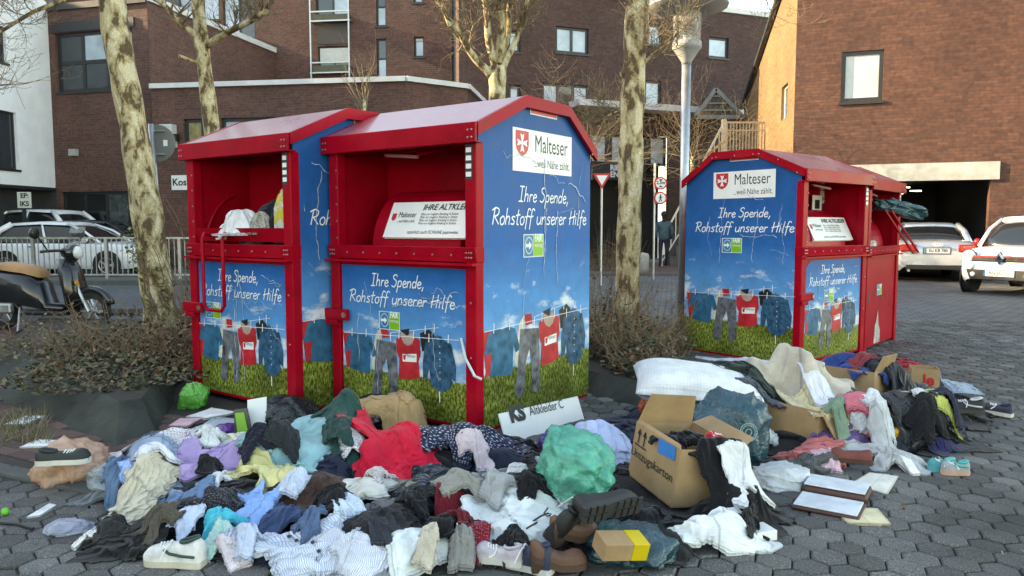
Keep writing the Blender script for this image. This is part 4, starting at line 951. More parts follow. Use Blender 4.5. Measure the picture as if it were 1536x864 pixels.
c1 = container('red and blue clothing container with pull handle and white clothes in its hatch, leftmost', left_origin(C1N, 1.26), ANG, W=1.26, style=1, seed=1)
c2 = container('largest red and blue clothing container in the middle with the empty hatch', left_origin(C2N, CW), ANG, style=2, seed=2)
A3 = math.atan2(.632, .775)
N3 = (2.71, 7.1); c3 = container('blue sided clothing container with printed side facing left, right of the pale tree', (*N3, 0), A3, s=.95, style=3, seed=3)
A4 = math.atan2(.76, .65); N4 = (2.71+.775*1.36*.95, 7.1+.632*1.36*.95)
c4 = container('plain red door clothing container at far right with teal bag hanging out', (*N4, 0), A4, s=.93, style=4, seed=4)
for xx in (.35, .62): MB().bar((xx, -.1, 1.62), (xx+.4, -.32, 1.12), .018).build('flap_frame', red, c4)
MB().bar((.75, -.32, 1.12), (1.02, -.32, 1.12), .018).build('flap_frame', red, c4)
notice = MB().box((W if False else 1.0, .44, 1.45), (1.2, .445, 1.75)).build('paper_notice', signw, c3); MB().box((1.05, .436, 1.6), (1.15, .4395, 1.7)).build('pictogram', blk, notice)
FOOT = [(Vector(c.location), c.rotation_euler.z, (1.26 if c is c1 else CW)*c.scale[0], CD*c.scale[0]) for c in (c1, c2, c3, c4)]

# ================================================================ CARS
def loft(sections, n_mirror=True):
    mb = MB(); m = len(sections[0])
    for s in sections: mb.v += [tuple(p) for p in s]
    for i in range(len(sections)-1):
        for j in range(m-1): mb.f.append((i*m+j, i*m+j+1, (i+1)*m+j+1, (i+1)*m+j))
    mb.f.append(tuple(range(m))[::-1]); mb.f.append(tuple((len(sections)-1)*m+j for j in range(m)))
    return mb
tyre_m = rubber; rim_m = mat('alloy_rim', (.5, .51, .53), .3, .08, metal=.9)
def car(label, loc, heading, L, Wd, H, paint, nose, deck, glass0, glass1, roof0, roof1, belt, wheels, name='parked_car', wr=.31, plate=None, rear=False, group=None):
    """local +x is forward; heading = angle of forward. nose/deck: hood and boot heights; glass0/roof0 = windscreen base/roof front x; glass1/roof1 rear"""
    t = thing(name, label, 'car', loc, heading, group)
    hw = Wd/2; xf, xr = L/2, -L/2
    st = [(xr, .42, deck*.80, .86), (xr+.05, .30, deck*.94, .93), (xr+.25, .24, deck, .985), (glass1, .22, belt if glass1 < xr+.5 else deck+.02, 1), ((glass0+glass1)/2-.3, .2, belt, 1), ((glass0+glass1)/2+.5, .2, belt, 1), (glass0, .2, belt-.02, .99), (lerp(glass0, xf, .5), .2, lerp(belt, nose, .6), .98), (xf-.3, .2, nose+.0, .95), (xf-.1, .24, nose-.12, .88), (xf, .34, nose-.26, .74)]
    sec = []
    for x, zb, zt, k in st:
        w = hw*k; half = [(w*.9, zb), (w*.985, zb+.1), (w, lerp(zb, zt, .5)), (w*.985, zt-.1), (w*.93, zt-.03), (w*.75, zt), (0, zt+.03*(k > .9))]
        sec.append([(x, y, z) for y, z in half]+[(x, -y, z) for y, z in half[-2::-1]])
    b = loft(sec).build('body', paint, t, smooth=True); ms = b.modifiers.new('s', 'SUBSURF'); ms.levels = ms.render_levels = 2
    # greenhouse
    gs = []
    for x, zr in ((glass1, belt-.02), (lerp(glass1, roof1, .55), lerp(belt, H, .62)), (roof1, H-.05), ((roof0+roof1)/2, H-.012), (roof0, H-.035), (lerp(roof0, glass0, .5), lerp(H, belt, .46)), (glass0, belt-.03)):
        k = max(0, (zr-belt)/(H-belt)); wb, wt = hw*.93, lerp(hw*.9, hw*.72, k)
        half = [(wb, belt-.06), (wb*.985, min(belt+.01, zr)), (lerp(wb, wt, .93), lerp(belt, zr, .86) if zr > belt else zr), (wt*.86, zr), (0, zr+.02)]
        gs.append([(x, y, z) for y, z in half]+[(x, -y, z) for y, z in half[-2::-1]])
    cg = loft(gs).build('windows', mat('car_glass', (.012, .015, .018), .05, 0, spec=.9), t, smooth=True); ms = cg.modifiers.new('s', 'SUBSURF'); ms.levels = ms.render_levels = 1
    # roof shell
    rs_ = []
    for x, z, k in ((roof1-.05, H-.075, .94), (roof1+.02, H-.032, 1), ((roof0+roof1)/2, H+.006, 1), (roof0-.02, H-.018, 1), (roof0+.05, H-.05, .95)):
        w = hw*.72*k; half = [(w*1.02, z-.075), (w*.97, z-.02), (w*.8, z+.004), (0, z+.022)]
        rs_.append([(x, y, z_) for y, z_ in half]+[(x, -y, z_) for y, z_ in half[-2::-1]])
    rf = loft(rs_).build('roof', paint, t, smooth=True)
    for s in (-1, 1):
        yb, yt = s*hw*.925, s*hw*.715
        for x0, x1, w in ((glass0-.02, roof0, .07), (lerp(glass0, glass1, .47), lerp(roof0, roof1, .45), .06), (glass1+.12, roof1+.05, .16)):
            MB().tube([(x0, yb, belt-.03), (lerp(x0, x1, .5), lerp(yb, yt, .4), lerp(belt, H, .55)), (x1, yt, H-.06)], [w*.6, w*.5, w*.45], 8).build('pillar', paint, t, smooth=True)
        MB().lathe([(.02, -.09), (.06, -.06), (.075, 0), (.05, .06), (.01, .07)], (glass0-.32, s*(hw+.1), belt+.05), 12, 'x').build('wing_mirror', paint if name != 'small_car' else sred, t, smooth=True)
        for x in wheels:
            MB().lathe([(wr+.07, -.01), (wr+.06, .01)], (x, s*(hw*.985), wr+.01), 24, 'y').build('wheel_arch', black_pl, t)
            wh = MB().lathe([(wr*.64, -.1), (wr*.95, -.1), (wr, -.06), (wr, .06), (wr*.95, .1), (wr*.64, .1)], (x, s*(hw-.075), wr), 28, 'y').build('wheel', tyre_m, t, smooth=False)
            rm = MB(); yy = s*(hw+.02)
            rm.lathe([(wr*.68, 0), (wr*.66, s*.012), (wr*.6, s*.004), (wr*.58, 0)], (x, yy, wr), 28, 'y'); rm.lathe([(.05, 0), (.05, s*.02), (.02, s*.025)], (x, yy, wr), 10, 'y')
            for k in range(5):
                for da in (-.13, .13):
                    a = k*2*math.pi/5; rm.bar((x+.03*math.cos(a), yy+s*.012, wr+.03*math.sin(a)), (x+wr*.63*math.cos(a+da), yy+s*.008, wr+wr*.63*math.sin(a+da)), .028, .02, (0, 1, 0))
            rm.build('rim', rim_m, wh)
    return t, b
white_p = mat('white_car_paint', (.68, .70, .73), .22, .04, 2, coat=.6); silver_p = mat('silver_car_paint', (.42, .47, .53), .25, .05, 2, metal=.5, coat=.6); dark_p = mat('black_car_paint', (.015, .017, .02), .2, .1, coat=.6)
lampr = mat('tail_lamp_red', (.35, .008, .012), .15, .1); lampc = mat('headlamp_clear', (.75, .76, .74), .1, .15, 12); chrome = mat('chrome', (.62, .63, .65), .12, .05, metal=1)
xc = (P(28.7, 398, 20.6).x+P(180.5, 398, 20.6).x)/2
t, b = car('white hatchback with dark roof parked side on behind the railing', (xc, 20.9, 0), 0, 4.3, 1.78, 1.46, white_p, .86, .98, 1.15, -1.95, .2, -1.35, .93, (1.33, -1.36), group='cars parked at left')
MB().cbox((2.0, -.72, .66), (.25, .2, .1)).build('headlight', lampc, t, bevel=.03); MB().cbox((-2.05, -.74, .85), (.2, .18, .14)).build('tail_light', lampr, t, bevel=.03)
for x in (.35, -.65): MB().cbox((x, -.895, .80), (.18, .02, .03)).build('door_handle', chrome, t)
t, b = car('white sport utility car seen from its rear quarter, upper left behind the hatchback', (P(32, 0, 24).x, 24.0, 0), R(172), 4.3, 1.8, 1.86, white_p, 1.0, 1.15, 1.1, -1.95, .3, -1.3, 1.12, (1.3, -1.3), group='cars parked at left')
MB().cbox((-2.02, .6, 1.05), (.2, .4, .12)).build('tail_light', lampr, t, bevel=.03)
t, b = car('dark car parked behind the white hatchback, right of the tall white car', (P(140, 0, 23.6).x, 23.6, 0), R(8), 4.2, 1.75, 1.52, dark_p, .85, .95, 1.1, -1.85, .3, -1.2, .93, (1.3, -1.3), group='cars parked at left')
# silver saloon at the garage, seen from behind
hd = math.atan2(.94, .35); fw_ = Vector((.35, .94, 0)).normalized(); rear_c = P(1405, 400, 17.9); rc = Vector((rear_c.x, rear_c.y, 0))+fw_*2.28
t, b = car('silver saloon seen from behind in the garage entrance', rc, hd, 4.5, 1.77, 1.43, silver_p, .8, 1.0, .95, -1.55, .1, -.95, .93, (1.35, -1.3), name='saloon_car')
xr = -2.25
for s in (-1, 1):
    MB().cbox((xr+.0, s*.62, .82), (.14, .36, .18)).build('tail_light', lampr, t, bevel=.03)
    MB().tube([(xr+.1, s*.6, .28), (xr-.06, s*.6, .28)], .035, 10).build('exhaust', chrome, t)
MB().cbox((xr-.005, 0, .76), (.03, .6, .18)).build('plate_recess_shade', mat('silver_painted_shade', (.16, .18, .2), .4, .05), t, bevel=.02)  # darker silver plate paints in the shade around the number plate
pl = MB().cbox((xr-.026, 0, .755), (.01, .52, .11)).build('number_plate', signw, t); MB().cbox((xr-.033, .245, .755), (.004, .03, .11)).build('country_band', fair_b, pl)
text('lettering', 'SU KB 780', .1, blk, pl, (xr-.034, -.015, .71), (0, -1, 0), (0, 0, 1), sx=.9, bold=.002)
rg = MB()
for k in range(4): rg.tube([(xr-.01, -.075+k*.05+.034*math.cos(a), .905+.034*math.sin(a)) for a in np.linspace(0, 2*math.pi, 14)[:-1]], .006, 5, closed=True)
rg.build('ring_emblem', chrome, t); MB().cbox((xr+.02, 0, .36), (.06, 1.3, .12)).build('bumper_insert', black_pl, t, bevel=.02)
# small white car facing the viewer at right
fc = P(1500, 420, 14.5); hd = math.atan2(-.60, -.80); fw_ = Vector((-.80, -.60, 0)).normalized(); cc = Vector((fc.x, fc.y, 0))-fw_*1.72
t, b = car('small white car facing the viewer with red trim on its grille at right edge', cc, hd, 3.55, 1.66, 1.55, white_p, .88, 1.05, .78, -1.6, .15, -1.25, .96, (1.12, -1.3), name='small_car', wr=.3)
xf = 1.775
MB().prism([(xf-.015, -.52, .30), (xf-.015, .52, .30), (xf-.015, .6, .50), (xf-.015, -.6, .50)], (.02, 0, 0)).build('lower_grille', black_pl, t, bevel=.01)
MB().cbox((xf-.06, 0, .70), (.12, 1.0, .1)).build('upper_grille', black_pl, t, bevel=.02); MB().cbox((xf-.0, 0, .755), (.02, .95, .025)).build('grille_trim', sred, t)
MB().add([(xf+.03, 0, .85), (xf+.03, .085, .72), (xf+.03, 0, .59), (xf+.03, -.085, .72), (xf+.05, 0, .79), (xf+.05, .045, .72), (xf+.05, 0, .65), (xf+.05, -.045, .72), (xf-.05, 0, .85), (xf-.05, .085, .72), (xf-.05, 0, .59), (xf-.05, -.085, .72)], [(0,1,5,4),(1,2,6,5),(2,3,7,6),(3,0,4,7),(0,8,9,1),(1,9,10,2),(2,10,11,3),(3,11,8,0),(4,5,6,7)]).build('diamond_emblem', chrome, t)
pl = MB().cbox((xf+.02, 0, .43), (.01, .52, .11)).build('number_plate', signw, t); MB().cbox((xf+.027, -.245, .43), (.004, .03, .11)).build('country_band', fair_b, pl)
text('lettering', 'BN·JR 236', .1, blk, pl, (xf+.028, .015, .385), (0, 1, 0), (0, 0, 1), sx=.9, bold=.002)
for s in (-1, 1):
    MB().lathe([(.10, -.16), (.125, -.02), (.11, .05), (.03, .08)], (xf-.06, s*.57, .75), 16, 'x').build('headlight', lampc, t, smooth=True); MB().lathe([(.14, 0), (.138, .012)], (xf-.075, s*.57, .75), 18, 'x').build('lamp_ring', black_pl, t)
    hl = MB().lathe([(.07, -.02), (.07, .01), (.03, .03)], (xf-.01, s*.52, .56), 14, 'x').build('running_light', lampc, t, smooth=True)
    MB().lathe([(.045, -.02), (.045, .01), (.02, .02)], (xf+.005, s*.47, .40), 12, 'x').build('fog_light', lampc, t, smooth=True)

# ================================================================ SCOOTER
hdx = R(-6); sc = G(70, 492); sc = Vector((P(72, 480, 9.7).x, 9.7, 0))
t = thing('motor_scooter', 'black motor scooter with tan seat and round mirrors parked at left', 'scooter', sc, hdx)
tan = mat('tan_leather', (.42, .22, .09), .55, .15, 5); sbk = mat('gloss_black', (.012, .013, .015), .2, .1, coat=.5)
for x in (.62, -.62):
    w_ = MB().tube([(x+.205*math.cos(a), 0, .25+.205*math.sin(a)) for a in np.linspace(0, 2*math.pi, 25)[:-1]], .05, 8, closed=True).build('wheel', rubber, t, smooth=True)
    rm = MB()
    for k in range(6):
        a = k*math.pi/3; rm.bar((x, 0, .25), (x+.17*math.cos(a), 0, .25+.17*math.sin(a)), .03, .02, (0, 1, 0))
    rm.lathe([(.04, -.05), (.04, .05)], (x, 0, .25), 10, 'y'); rm.build('rim', rim_m, w_)
sec = []
for x, z0, z1, w in ((-.95, .55, .68, .06), (-.8, .42, .78, .17), (-.5, .36, .80, .2), (-.2, .32, .76, .19), (.0, .28, .6, .17), (.08, .26, .34, .16), (.3, .26, .33, .16)):
    sec.append([(x, w*.8, z0), (x, w, lerp(z0, z1, .5)), (x, w*.7, z1), (x, 0, z1+.01), (x, -w*.7, z1), (x, -w, lerp(z0, z1, .5)), (x, -w*.8, z0)])
loft(sec).build('rear_body', sbk, t, smooth=True)
sec = []
for x, z, w in ((-.98, .76, .05), (-.85, .82, .15), (-.5, .86, .17), (-.2, .82, .16), (-.02, .76, .1)):
    sec.append([(x, w, z-.08), (x, w, z-.02), (x, w*.6, z+.015), (x, 0, z+.02), (x, -w*.6, z+.015), (x, -w, z-.02), (x, -w, z-.08)])
loft(sec).build('seat', tan, t, smooth=True)
sec = []
for z, x, w, d in ((.28, .42, .17, .06), (.5, .42, .2, .08), (.75, .36, .17, .09), (.92, .3, .11, .08)):
    sec.append([(x-d, w*.8, z), (x-.02, w, z), (x+d, w*.6, z), (x+d*1.3, 0, z), (x+d, -w*.6, z), (x-.02, -w, z), (x-d, -w*.8, z)])
loft(sec).build('leg_shield', sbk, t, smooth=True)
MB().tube([(.62+.28*math.cos(a), 0, .25+.28*math.sin(a)) for a in np.linspace(.3, 2.5, 10)], .05, 8).build('front_mudguard', sbk, t, smooth=True)
for s in (-.07, .07): MB().tube([(.36, s, .8), (.62, s, .25)], .022, 8).build('fork_leg', steel, t)
MB().lathe([(.06, -.1), (.11, -.02), (.12, .05), (.06, .09)], (.36, 0, 1.0), 14, 'x').build('headset', sbk, t, smooth=True)
MB().lathe([(.085, 0), (.08, .03), (.03, .05)], (.45, 0, 1.0), 14, 'x').build('headlight', lampc, t, smooth=True)
MB().tube([(.22, -.36, 1.02), (.3, -.2, 1.03), (.34, 0, 1.02), (.3, .2, 1.03), (.22, .36, 1.02)], .018, 8).build('handlebar', black_pl, t, smooth=True)
MB().lathe([(.03, -.01), (.03, .01)], (.51, -.12, .62), 12, 'x').build('indicator', mat('amber_lens', (.6, .28, .01), .3, .05), t)
for s in (-1, 1):
    MB().tube([(.26, s*.28, 1.03), (.24, s*.36, 1.15), (.22, s*.4, 1.22)], .009, 6).build('mirror_stem', black_pl, t)
    mr = MB().lathe([(.01, -.02), (.065, -.012), (.075, .01), (.07, .016)], (.2, s*.42, 1.25), 16, 'x').build('mirror', black_pl, t, smooth=True)
    MB().lathe([(.062, 0), (.062, -.004)], (.182, s*.42, 1.25), 16, 'x').build('mirror_glass', mat('mirror_glass', (.45, .55, .65), .04, 0, metal=.9), mr)
sec = [[(.42+.02*k, y, z) for y in np.linspace(-.17+.01*k, .17-.01*k, 7)] for k, z in enumerate((1.05, 1.15, 1.25, 1.33))]
loft(sec).build('windscreen', mat('clear_screen', (.6, .65, .68), .05, 0, trans=.8, alpha=.35), t, smooth=True, fix=False)
MB().box((-.2, -.16, .2), (.35, .16, .26)).build('footboard', black_pl, t, bevel=.02); MB().box((-.8, -.2, .22), (-.35, -.12, .36)).build('engine_cover', steel, t, bevel=.03)
MB().tube([(-.3, -.1, .3), (-.25, -.22, .0)], .014, 6).build('kickstand', steel, t)

# ================================================================ PERSON
pp = P(995, 400, 24); t = thing('person', 'person in blue puffer jacket and dark trousers walking away', 'person', (pp.x, 24, .03))
def skin(name, verts, edges, radii, m, parent, sub=2):
    me = bpy.data.meshes.new(name); me.from_pydata(verts, edges, []); o = bpy.data.objects.new(name, me); col.objects.link(o); o.parent = parent
    md = o.modifiers.new('skin', 'SKIN'); ly = me.skin_vertices[0] if me.skin_vertices else None
    if ly is None:
        bm = bmesh.new(); bm.from_mesh(me); bm.verts.layers.skin.verify(); bm.to_mesh(me); bm.free(); ly = me.skin_vertices[0]
    for i, r in enumerate(radii):
        ly.data[i].radius = (r, r) if not hasattr(r, '__len__') else r; ly.data[i].use_root = (i == 0)
    s = o.modifiers.new('sub', 'SUBSURF'); s.levels = s.render_levels = sub; me.materials.append(m); return o
trous = mat('dark_trousers', (.012, .016, .035), .85, .2); skinm = mat('skin', (.45, .28, .2), .6, .05); jack = mat('blue_puffer', (.03, .075, .11), .55, .25, 12, .4, 14)
bodyv = [(0,0,.92),(-.09,0,.88),(-.1,.03,.5),(-.1,-.02,.09),(.09,0,.88),(.1,-.05,.5),(.11,.1,.12),(0,0,1.2),(0,0,1.42),(0,.01,1.5),(0,.02,1.58),(0,.02,1.7),(-.19,0,1.38),(-.24,.02,1.12),(-.22,.1,.9),(.19,0,1.38),(.24,-.03,1.12),(.22,.06,.9),(-.1,.12,.05),(.11,.22,.06)]
bodye = [(0,1),(1,2),(2,3),(0,4),(4,5),(5,6),(0,7),(7,8),(8,9),(9,10),(10,11),(8,12),(12,13),(13,14),(8,15),(15,16),(16,17),(3,18),(6,19)]
skin('body', bodyv, bodye, [.13,.095,.065,.045,.095,.065,.045,.14,.12,.055,.08,.085,.06,.048,.038,.06,.048,.038,.04,.04], trous, t)
skin('jacket', [(0,0,.82),(0,0,1.05),(0,0,1.25),(0,0,1.4),(0,.01,1.5),(-.2,0,1.38),(-.26,.02,1.12),(-.24,.09,.93),(.2,0,1.38),(.26,-.03,1.12),(.24,.05,.93)], [(0,1),(1,2),(2,3),(3,4),(3,5),(5,6),(6,7),(3,8),(8,9),(9,10)], [(.19,.15),(.2,.15),(.2,.15),(.17,.13),.1,.085,.075,.06,.085,.075,.06], jack, t)
MB().lathe([(.03, 1.6), (.095, 1.64), (.105, 1.7), (.09, 1.77), (.03, 1.8)], (0, .015, 0), 14).build('hair', mat('dark_hair', (.02, .015, .012), .7, .2), t, smooth=True)

# ================================================================ THE PILE: every piece lies on the height field of what is already there
HX0, HY0, CELL = -4.6, 2.0, .015
HN, HM = int(9.6/CELL), int(7.0/CELL)
HF = np.zeros((HN, HM))
def hidx(x, y): return np.clip(((np.asarray(x)-HX0)/CELL).astype(int), 0, HN-1), np.clip(((np.asarray(y)-HY0)/CELL).astype(int), 0, HM-1)
def hget(x, y): i, j = hidx(x, y); return HF[i, j]
def blur(a, k):
    for ax in (0, 1):
        c = np.cumsum(np.concatenate([np.repeat(a.take([0], ax), k+1, ax), a, np.repeat(a.take([-1], ax), k, ax)], ax), ax)
        n = a.shape[ax]; a = (c.take(range(2*k+1, 2*k+1+n), ax)-c.take(range(0, n), ax))/(2*k+1)
    return a
def splat(x, y, z):
    i, j = hidx(x, y)
    for di in (0, 1, -1):
        for dj in (0, 1, -1): np.maximum.at(HF, (np.clip(i+di, 0, HN-1), np.clip(j+dj, 0, HM-1)), z)
def hit(u, v, add=0):
    d = ray(u, v); o = Vector((0, 0, CAMH))
    for k in np.arange(1.8, 9.2, .012):
        p = o+d*k
        if p.z <= min(.3, float(hget(p.x, p.y)))+add: return p
    return G(u, max(v, 520))
def out_of_containers(x, y):
    for loc, a, w, dd in FOOT:
        c, s = math.cos(a), math.sin(a); lx = (x-loc.x)*c+(y-loc.y)*s; ly = -(x-loc.x)*s+(y-loc.y)*c; m = .05
        ins = (lx > -m) & (lx < w+m) & (ly > -.10) & (ly < dd+m)
        if not ins.any(): continue
        dl_, dr_, df_ = lx+m, w+m-lx, ly+.10
        k = np.argmin(np.stack([dl_, dr_, df_]), 0)
        lx = np.where(ins & (k == 0), -m, np.where(ins & (k == 1), w+m, lx)); ly = np.where(ins & (k == 2), -.10, ly)
        x = loc.x+lx*c-ly*s; y = loc.y+lx*s+ly*c
    return x, y
FAB = {}
def fabric(c, pattern=None, c2=None, gloss=0, knit=0):
    key = (tuple(c), pattern, tuple(c2) if c2 else None, gloss, knit)
    if key in FAB: return FAB[key]
    c = [min(.82, x*1.15) if max(c) > .3 else x for x in c]
    m, n, l, b = newmat('fabric_%s' % (pattern or 'plain')); uv = N(n, 'ShaderNodeUVMap'); tc = N(n, 'ShaderNodeTexCoord')
    nz = N(n, 'ShaderNodeTexNoise', inp={'Scale': 7, 'Detail': 6, 'Roughness': .65}); l.new(tc.outputs['Object'], nz.inputs['Vector'])
    r = ramp(n, [(.3, [x*.74 for x in c]), (.7, [min(1, x*1.12) for x in c])]); l.new(nz.outputs[0], r.inputs[0]); out = r.outputs[0]
    if pattern == 'stripe':
        w = N(n, 'ShaderNodeTexWave', inp={'Scale': 14, 'Distortion': .6}); l.new(uv.outputs[0], w.inputs['Vector']); q = ramp(n, [(.62, 0.), (.7, 1.)]); l.new(w.outputs[1], q.inputs[0]); out = mixc(n, l, q.outputs[0], out, c2)
    elif pattern == 'dots':
        w = N(n, 'ShaderNodeTexVoronoi', inp={'Scale': 26, 'Randomness': .25}); l.new(uv.outputs[0], w.inputs['Vector']); q = ramp(n, [(.22, 1.), (.3, 0.)]); l.new(w.outputs['Distance'], q.inputs[0]); out = mixc(n, l, q.outputs[0], out, c2)
    elif pattern == 'streak':
        mp = N(n, 'ShaderNodeMapping', inp={'Scale': (60, 3.5, 1)}); l.new(uv.outputs[0], mp.inputs[0]); w = N(n, 'ShaderNodeTexNoise', inp={'Scale': 2, 'Detail': 2}); l.new(mp.outputs[0], w.inputs['Vector']); q = ramp(n, [(.58, 0.), (.64, .9)]); l.new(w.outputs[0], q.inputs[0]); out = mixc(n, l, q.outputs[0], out, c2)
    elif pattern == 'blotch':
        w = N(n, 'ShaderNodeTexNoise', inp={'Scale': 3.5, 'Detail': 3, 'Distortion': 1.2}); l.new(uv.outputs[0], w.inputs['Vector']); q = ramp(n, [(.5, 0.), (.53, 1.)]); l.new(w.outputs[0], q.inputs[0]); out = mixc(n, l, q.outputs[0], out, c2)
    sx_ = N(n, 'ShaderNodeSeparateXYZ'); l.new(uv.outputs[0], sx_.inputs[0])      # hem and seam stitching
    prev = None
    for ax in (0, 1):
        pp_ = N(n, 'ShaderNodeMath', operation='PINGPONG', inp={1: .5}); l.new(sx_.outputs[ax], pp_.inputs[0])
        sr_ = ramp(n, [(.0, .82), (.028, .82), (.034, .55), (.042, .55), (.048, 1.), (.485, 1.), (.492, .62 if ax == 0 else 1.)]); l.new(pp_.outputs[0], sr_.inputs[0]); out = mixc(n, l, .8, out, sr_.outputs[0], 'MULTIPLY')
    l.new(out, b.inputs['Base Color']); b.inputs['Roughness'].default_value = .32 if gloss else .88
    b.inputs['Specular IOR Level'].default_value = .6 if gloss else .2
    if not gloss: b.inputs['Sheen Weight'].default_value = .15
    mp = N(n, 'ShaderNodeMapping', inp={'Scale': (1, 2.2, 1.6)}); l.new(tc.outputs['Object'], mp.inputs[0])
    wz = N(n, 'ShaderNodeTexNoise', inp={'Scale': 22, 'Detail': 5, 'Roughness': .62, 'Distortion': 1.3}); l.new(mp.outputs[0], wz.inputs['Vector'])
    fz = N(n, 'ShaderNodeTexNoise', inp={'Scale': 260 if not knit else 140, 'Detail': 2}); l.new(tc.outputs['Object'], fz.inputs['Vector'])
    b1 = N(n, 'ShaderNodeBump', inp={'Strength': .45, 'Distance': .012}); l.new(wz.outputs[0], b1.inputs['Height'])
    b2 = N(n, 'ShaderNodeBump', inp={'Strength': .35 if not gloss else .05, 'Distance': .003}); l.new(fz.outputs[0], b2.inputs['Height']); l.new(b1.outputs[0], b2.inputs['Normal']); l.new(b2.outputs[0], b.inputs['Normal'])
    FAB[key] = m; return m
def gridmesh(name, X, Y, Z, m, uvscale=1.0):
    """closed quad sheet from 2-D arrays"""
    n, k = X.shape; co = np.stack([X, Y, Z], -1).reshape(-1, 3)
    idx = np.arange(n*k).reshape(n, k); f = np.stack([idx[:-1, :-1], idx[1:, :-1], idx[1:, 1:], idx[:-1, 1:]], -1).reshape(-1, 4)
    # hem: drop a rim ring below the edge
    ring = np.concatenate([idx[0, :-1], idx[:-1, -1], idx[-1, :0:-1], idx[:0:-1, 0]]); cen = co.mean(0)
    rim = co[ring].copy(); rim[:, :2] = cen[:2]+(rim[:, :2]-cen[:2])*.975; rim[:, 2] -= .014
    base = len(co); co = np.concatenate([co, rim]); L_ = len(ring); r2 = base+np.arange(L_)
    sk = np.stack([ring, r2, np.roll(r2, -1), np.roll(ring, -1)], -1)
    f = np.concatenate([f, sk])
    me = bpy.data.meshes.new(name); org = co.mean(0); org[2] = co[:, 2].min(); me.from_pydata((co-org).tolist(), [], f.tolist())
    uvl = me.uv_layers.new(name='UVMap'); U_, V_ = np.meshgrid(np.linspace(0, 1, n), np.linspace(0, 1, k), indexing='ij'); uvs = np.stack([U_*uvscale, V_*uvscale], -1).reshape(-1, 2); uvs = np.concatenate([uvs, uvs[ring]])
    li = np.empty(len(me.loops), int); me.loops.foreach_get('vertex_index', li); uvl.data.foreach_set('uv', uvs[li].ravel())
    me.polygons.foreach_set('use_smooth', [True]*len(me.polygons)); me.materials.append(m)
    o = bpy.data.objects.new(name, me); col.objects.link(o); o.location = org.tolist(); return o
NG = 42
_a = np.linspace(-1, 1, NG); _P, _Q = np.meshgrid(_a, _a, indexing='ij')
_x = _P*np.sqrt(1-_Q**2/2); _y = _Q*np.sqrt(1-_P**2/2)       # square -> disc
_rho = np.clip(np.hypot(_x, _y), 0, 1); _th = np.arctan2(_y, _x)
_edge = np.clip(1-np.maximum(np.abs(_P), np.abs(_Q)), 0, 1)
cs = [0]
PAIRS = [((slice(None, -1), slice(None)), (slice(1, None), slice(None)), 1.0), ((slice(None), slice(None, -1)), (slice(None), slice(1, None)), 1.0),
         ((slice(None, -1), slice(None, -1)), (slice(1, None), slice(1, None)), .5), ((slice(1, None), slice(None, -1)), (slice(None, -1), slice(1, None)), .5),
         ((slice(None, -2), slice(None)), (slice(2, None), slice(None)), None), ((slice(None), slice(None, -2)), (slice(None), slice(2, None)), None)]
def settle(X, rest, sup, HFs, bend, steps=30, iters=5):
    """let a sheet fall on the height field: X start positions, rest flat shape, sup support height per particle"""
    con = []; cnt = np.zeros(X.shape[:2])
    for A_, B_, k in PAIRS:
        L = np.linalg.norm(rest[B_]-rest[A_], axis=-1); con.append((A_, B_, L, bend if k is None else k)); cnt[A_] += 1; cnt[B_] += 1
    w = (1.5/cnt)[..., None]; Xp = X.copy(); dt2 = 9.8*(1/45)**2
    for st in range(steps):
        V = (X-Xp)*.9; Xp = X.copy(); X = X+np.clip(V, -.03, .03); X[..., 2] -= dt2
        for it in range(iters):
            D = np.zeros_like(X)
            for A_, B_, L, k in con:
                d = X[B_]-X[A_]; l = np.sqrt((d*d).sum(-1))+1e-9; e = (l-L)/l
                if k == bend: e = np.minimum(e, 0)          # bending only resists folding up
                c = d*(e*.5*k)[..., None]; D[A_] += c; D[B_] -= c
            X = X+D*w
        i, j = hidx(X[..., 0], X[..., 1]); fl = HFs[i, j]+sup; hitm = X[..., 2] < fl
        X[..., 2] = np.where(hitm, fl, X[..., 2])
        f = np.where(hitm, .85, .1)[..., None]; X[..., :2] = X[..., :2]*(1-f)+Xp[..., :2]*f
    return X
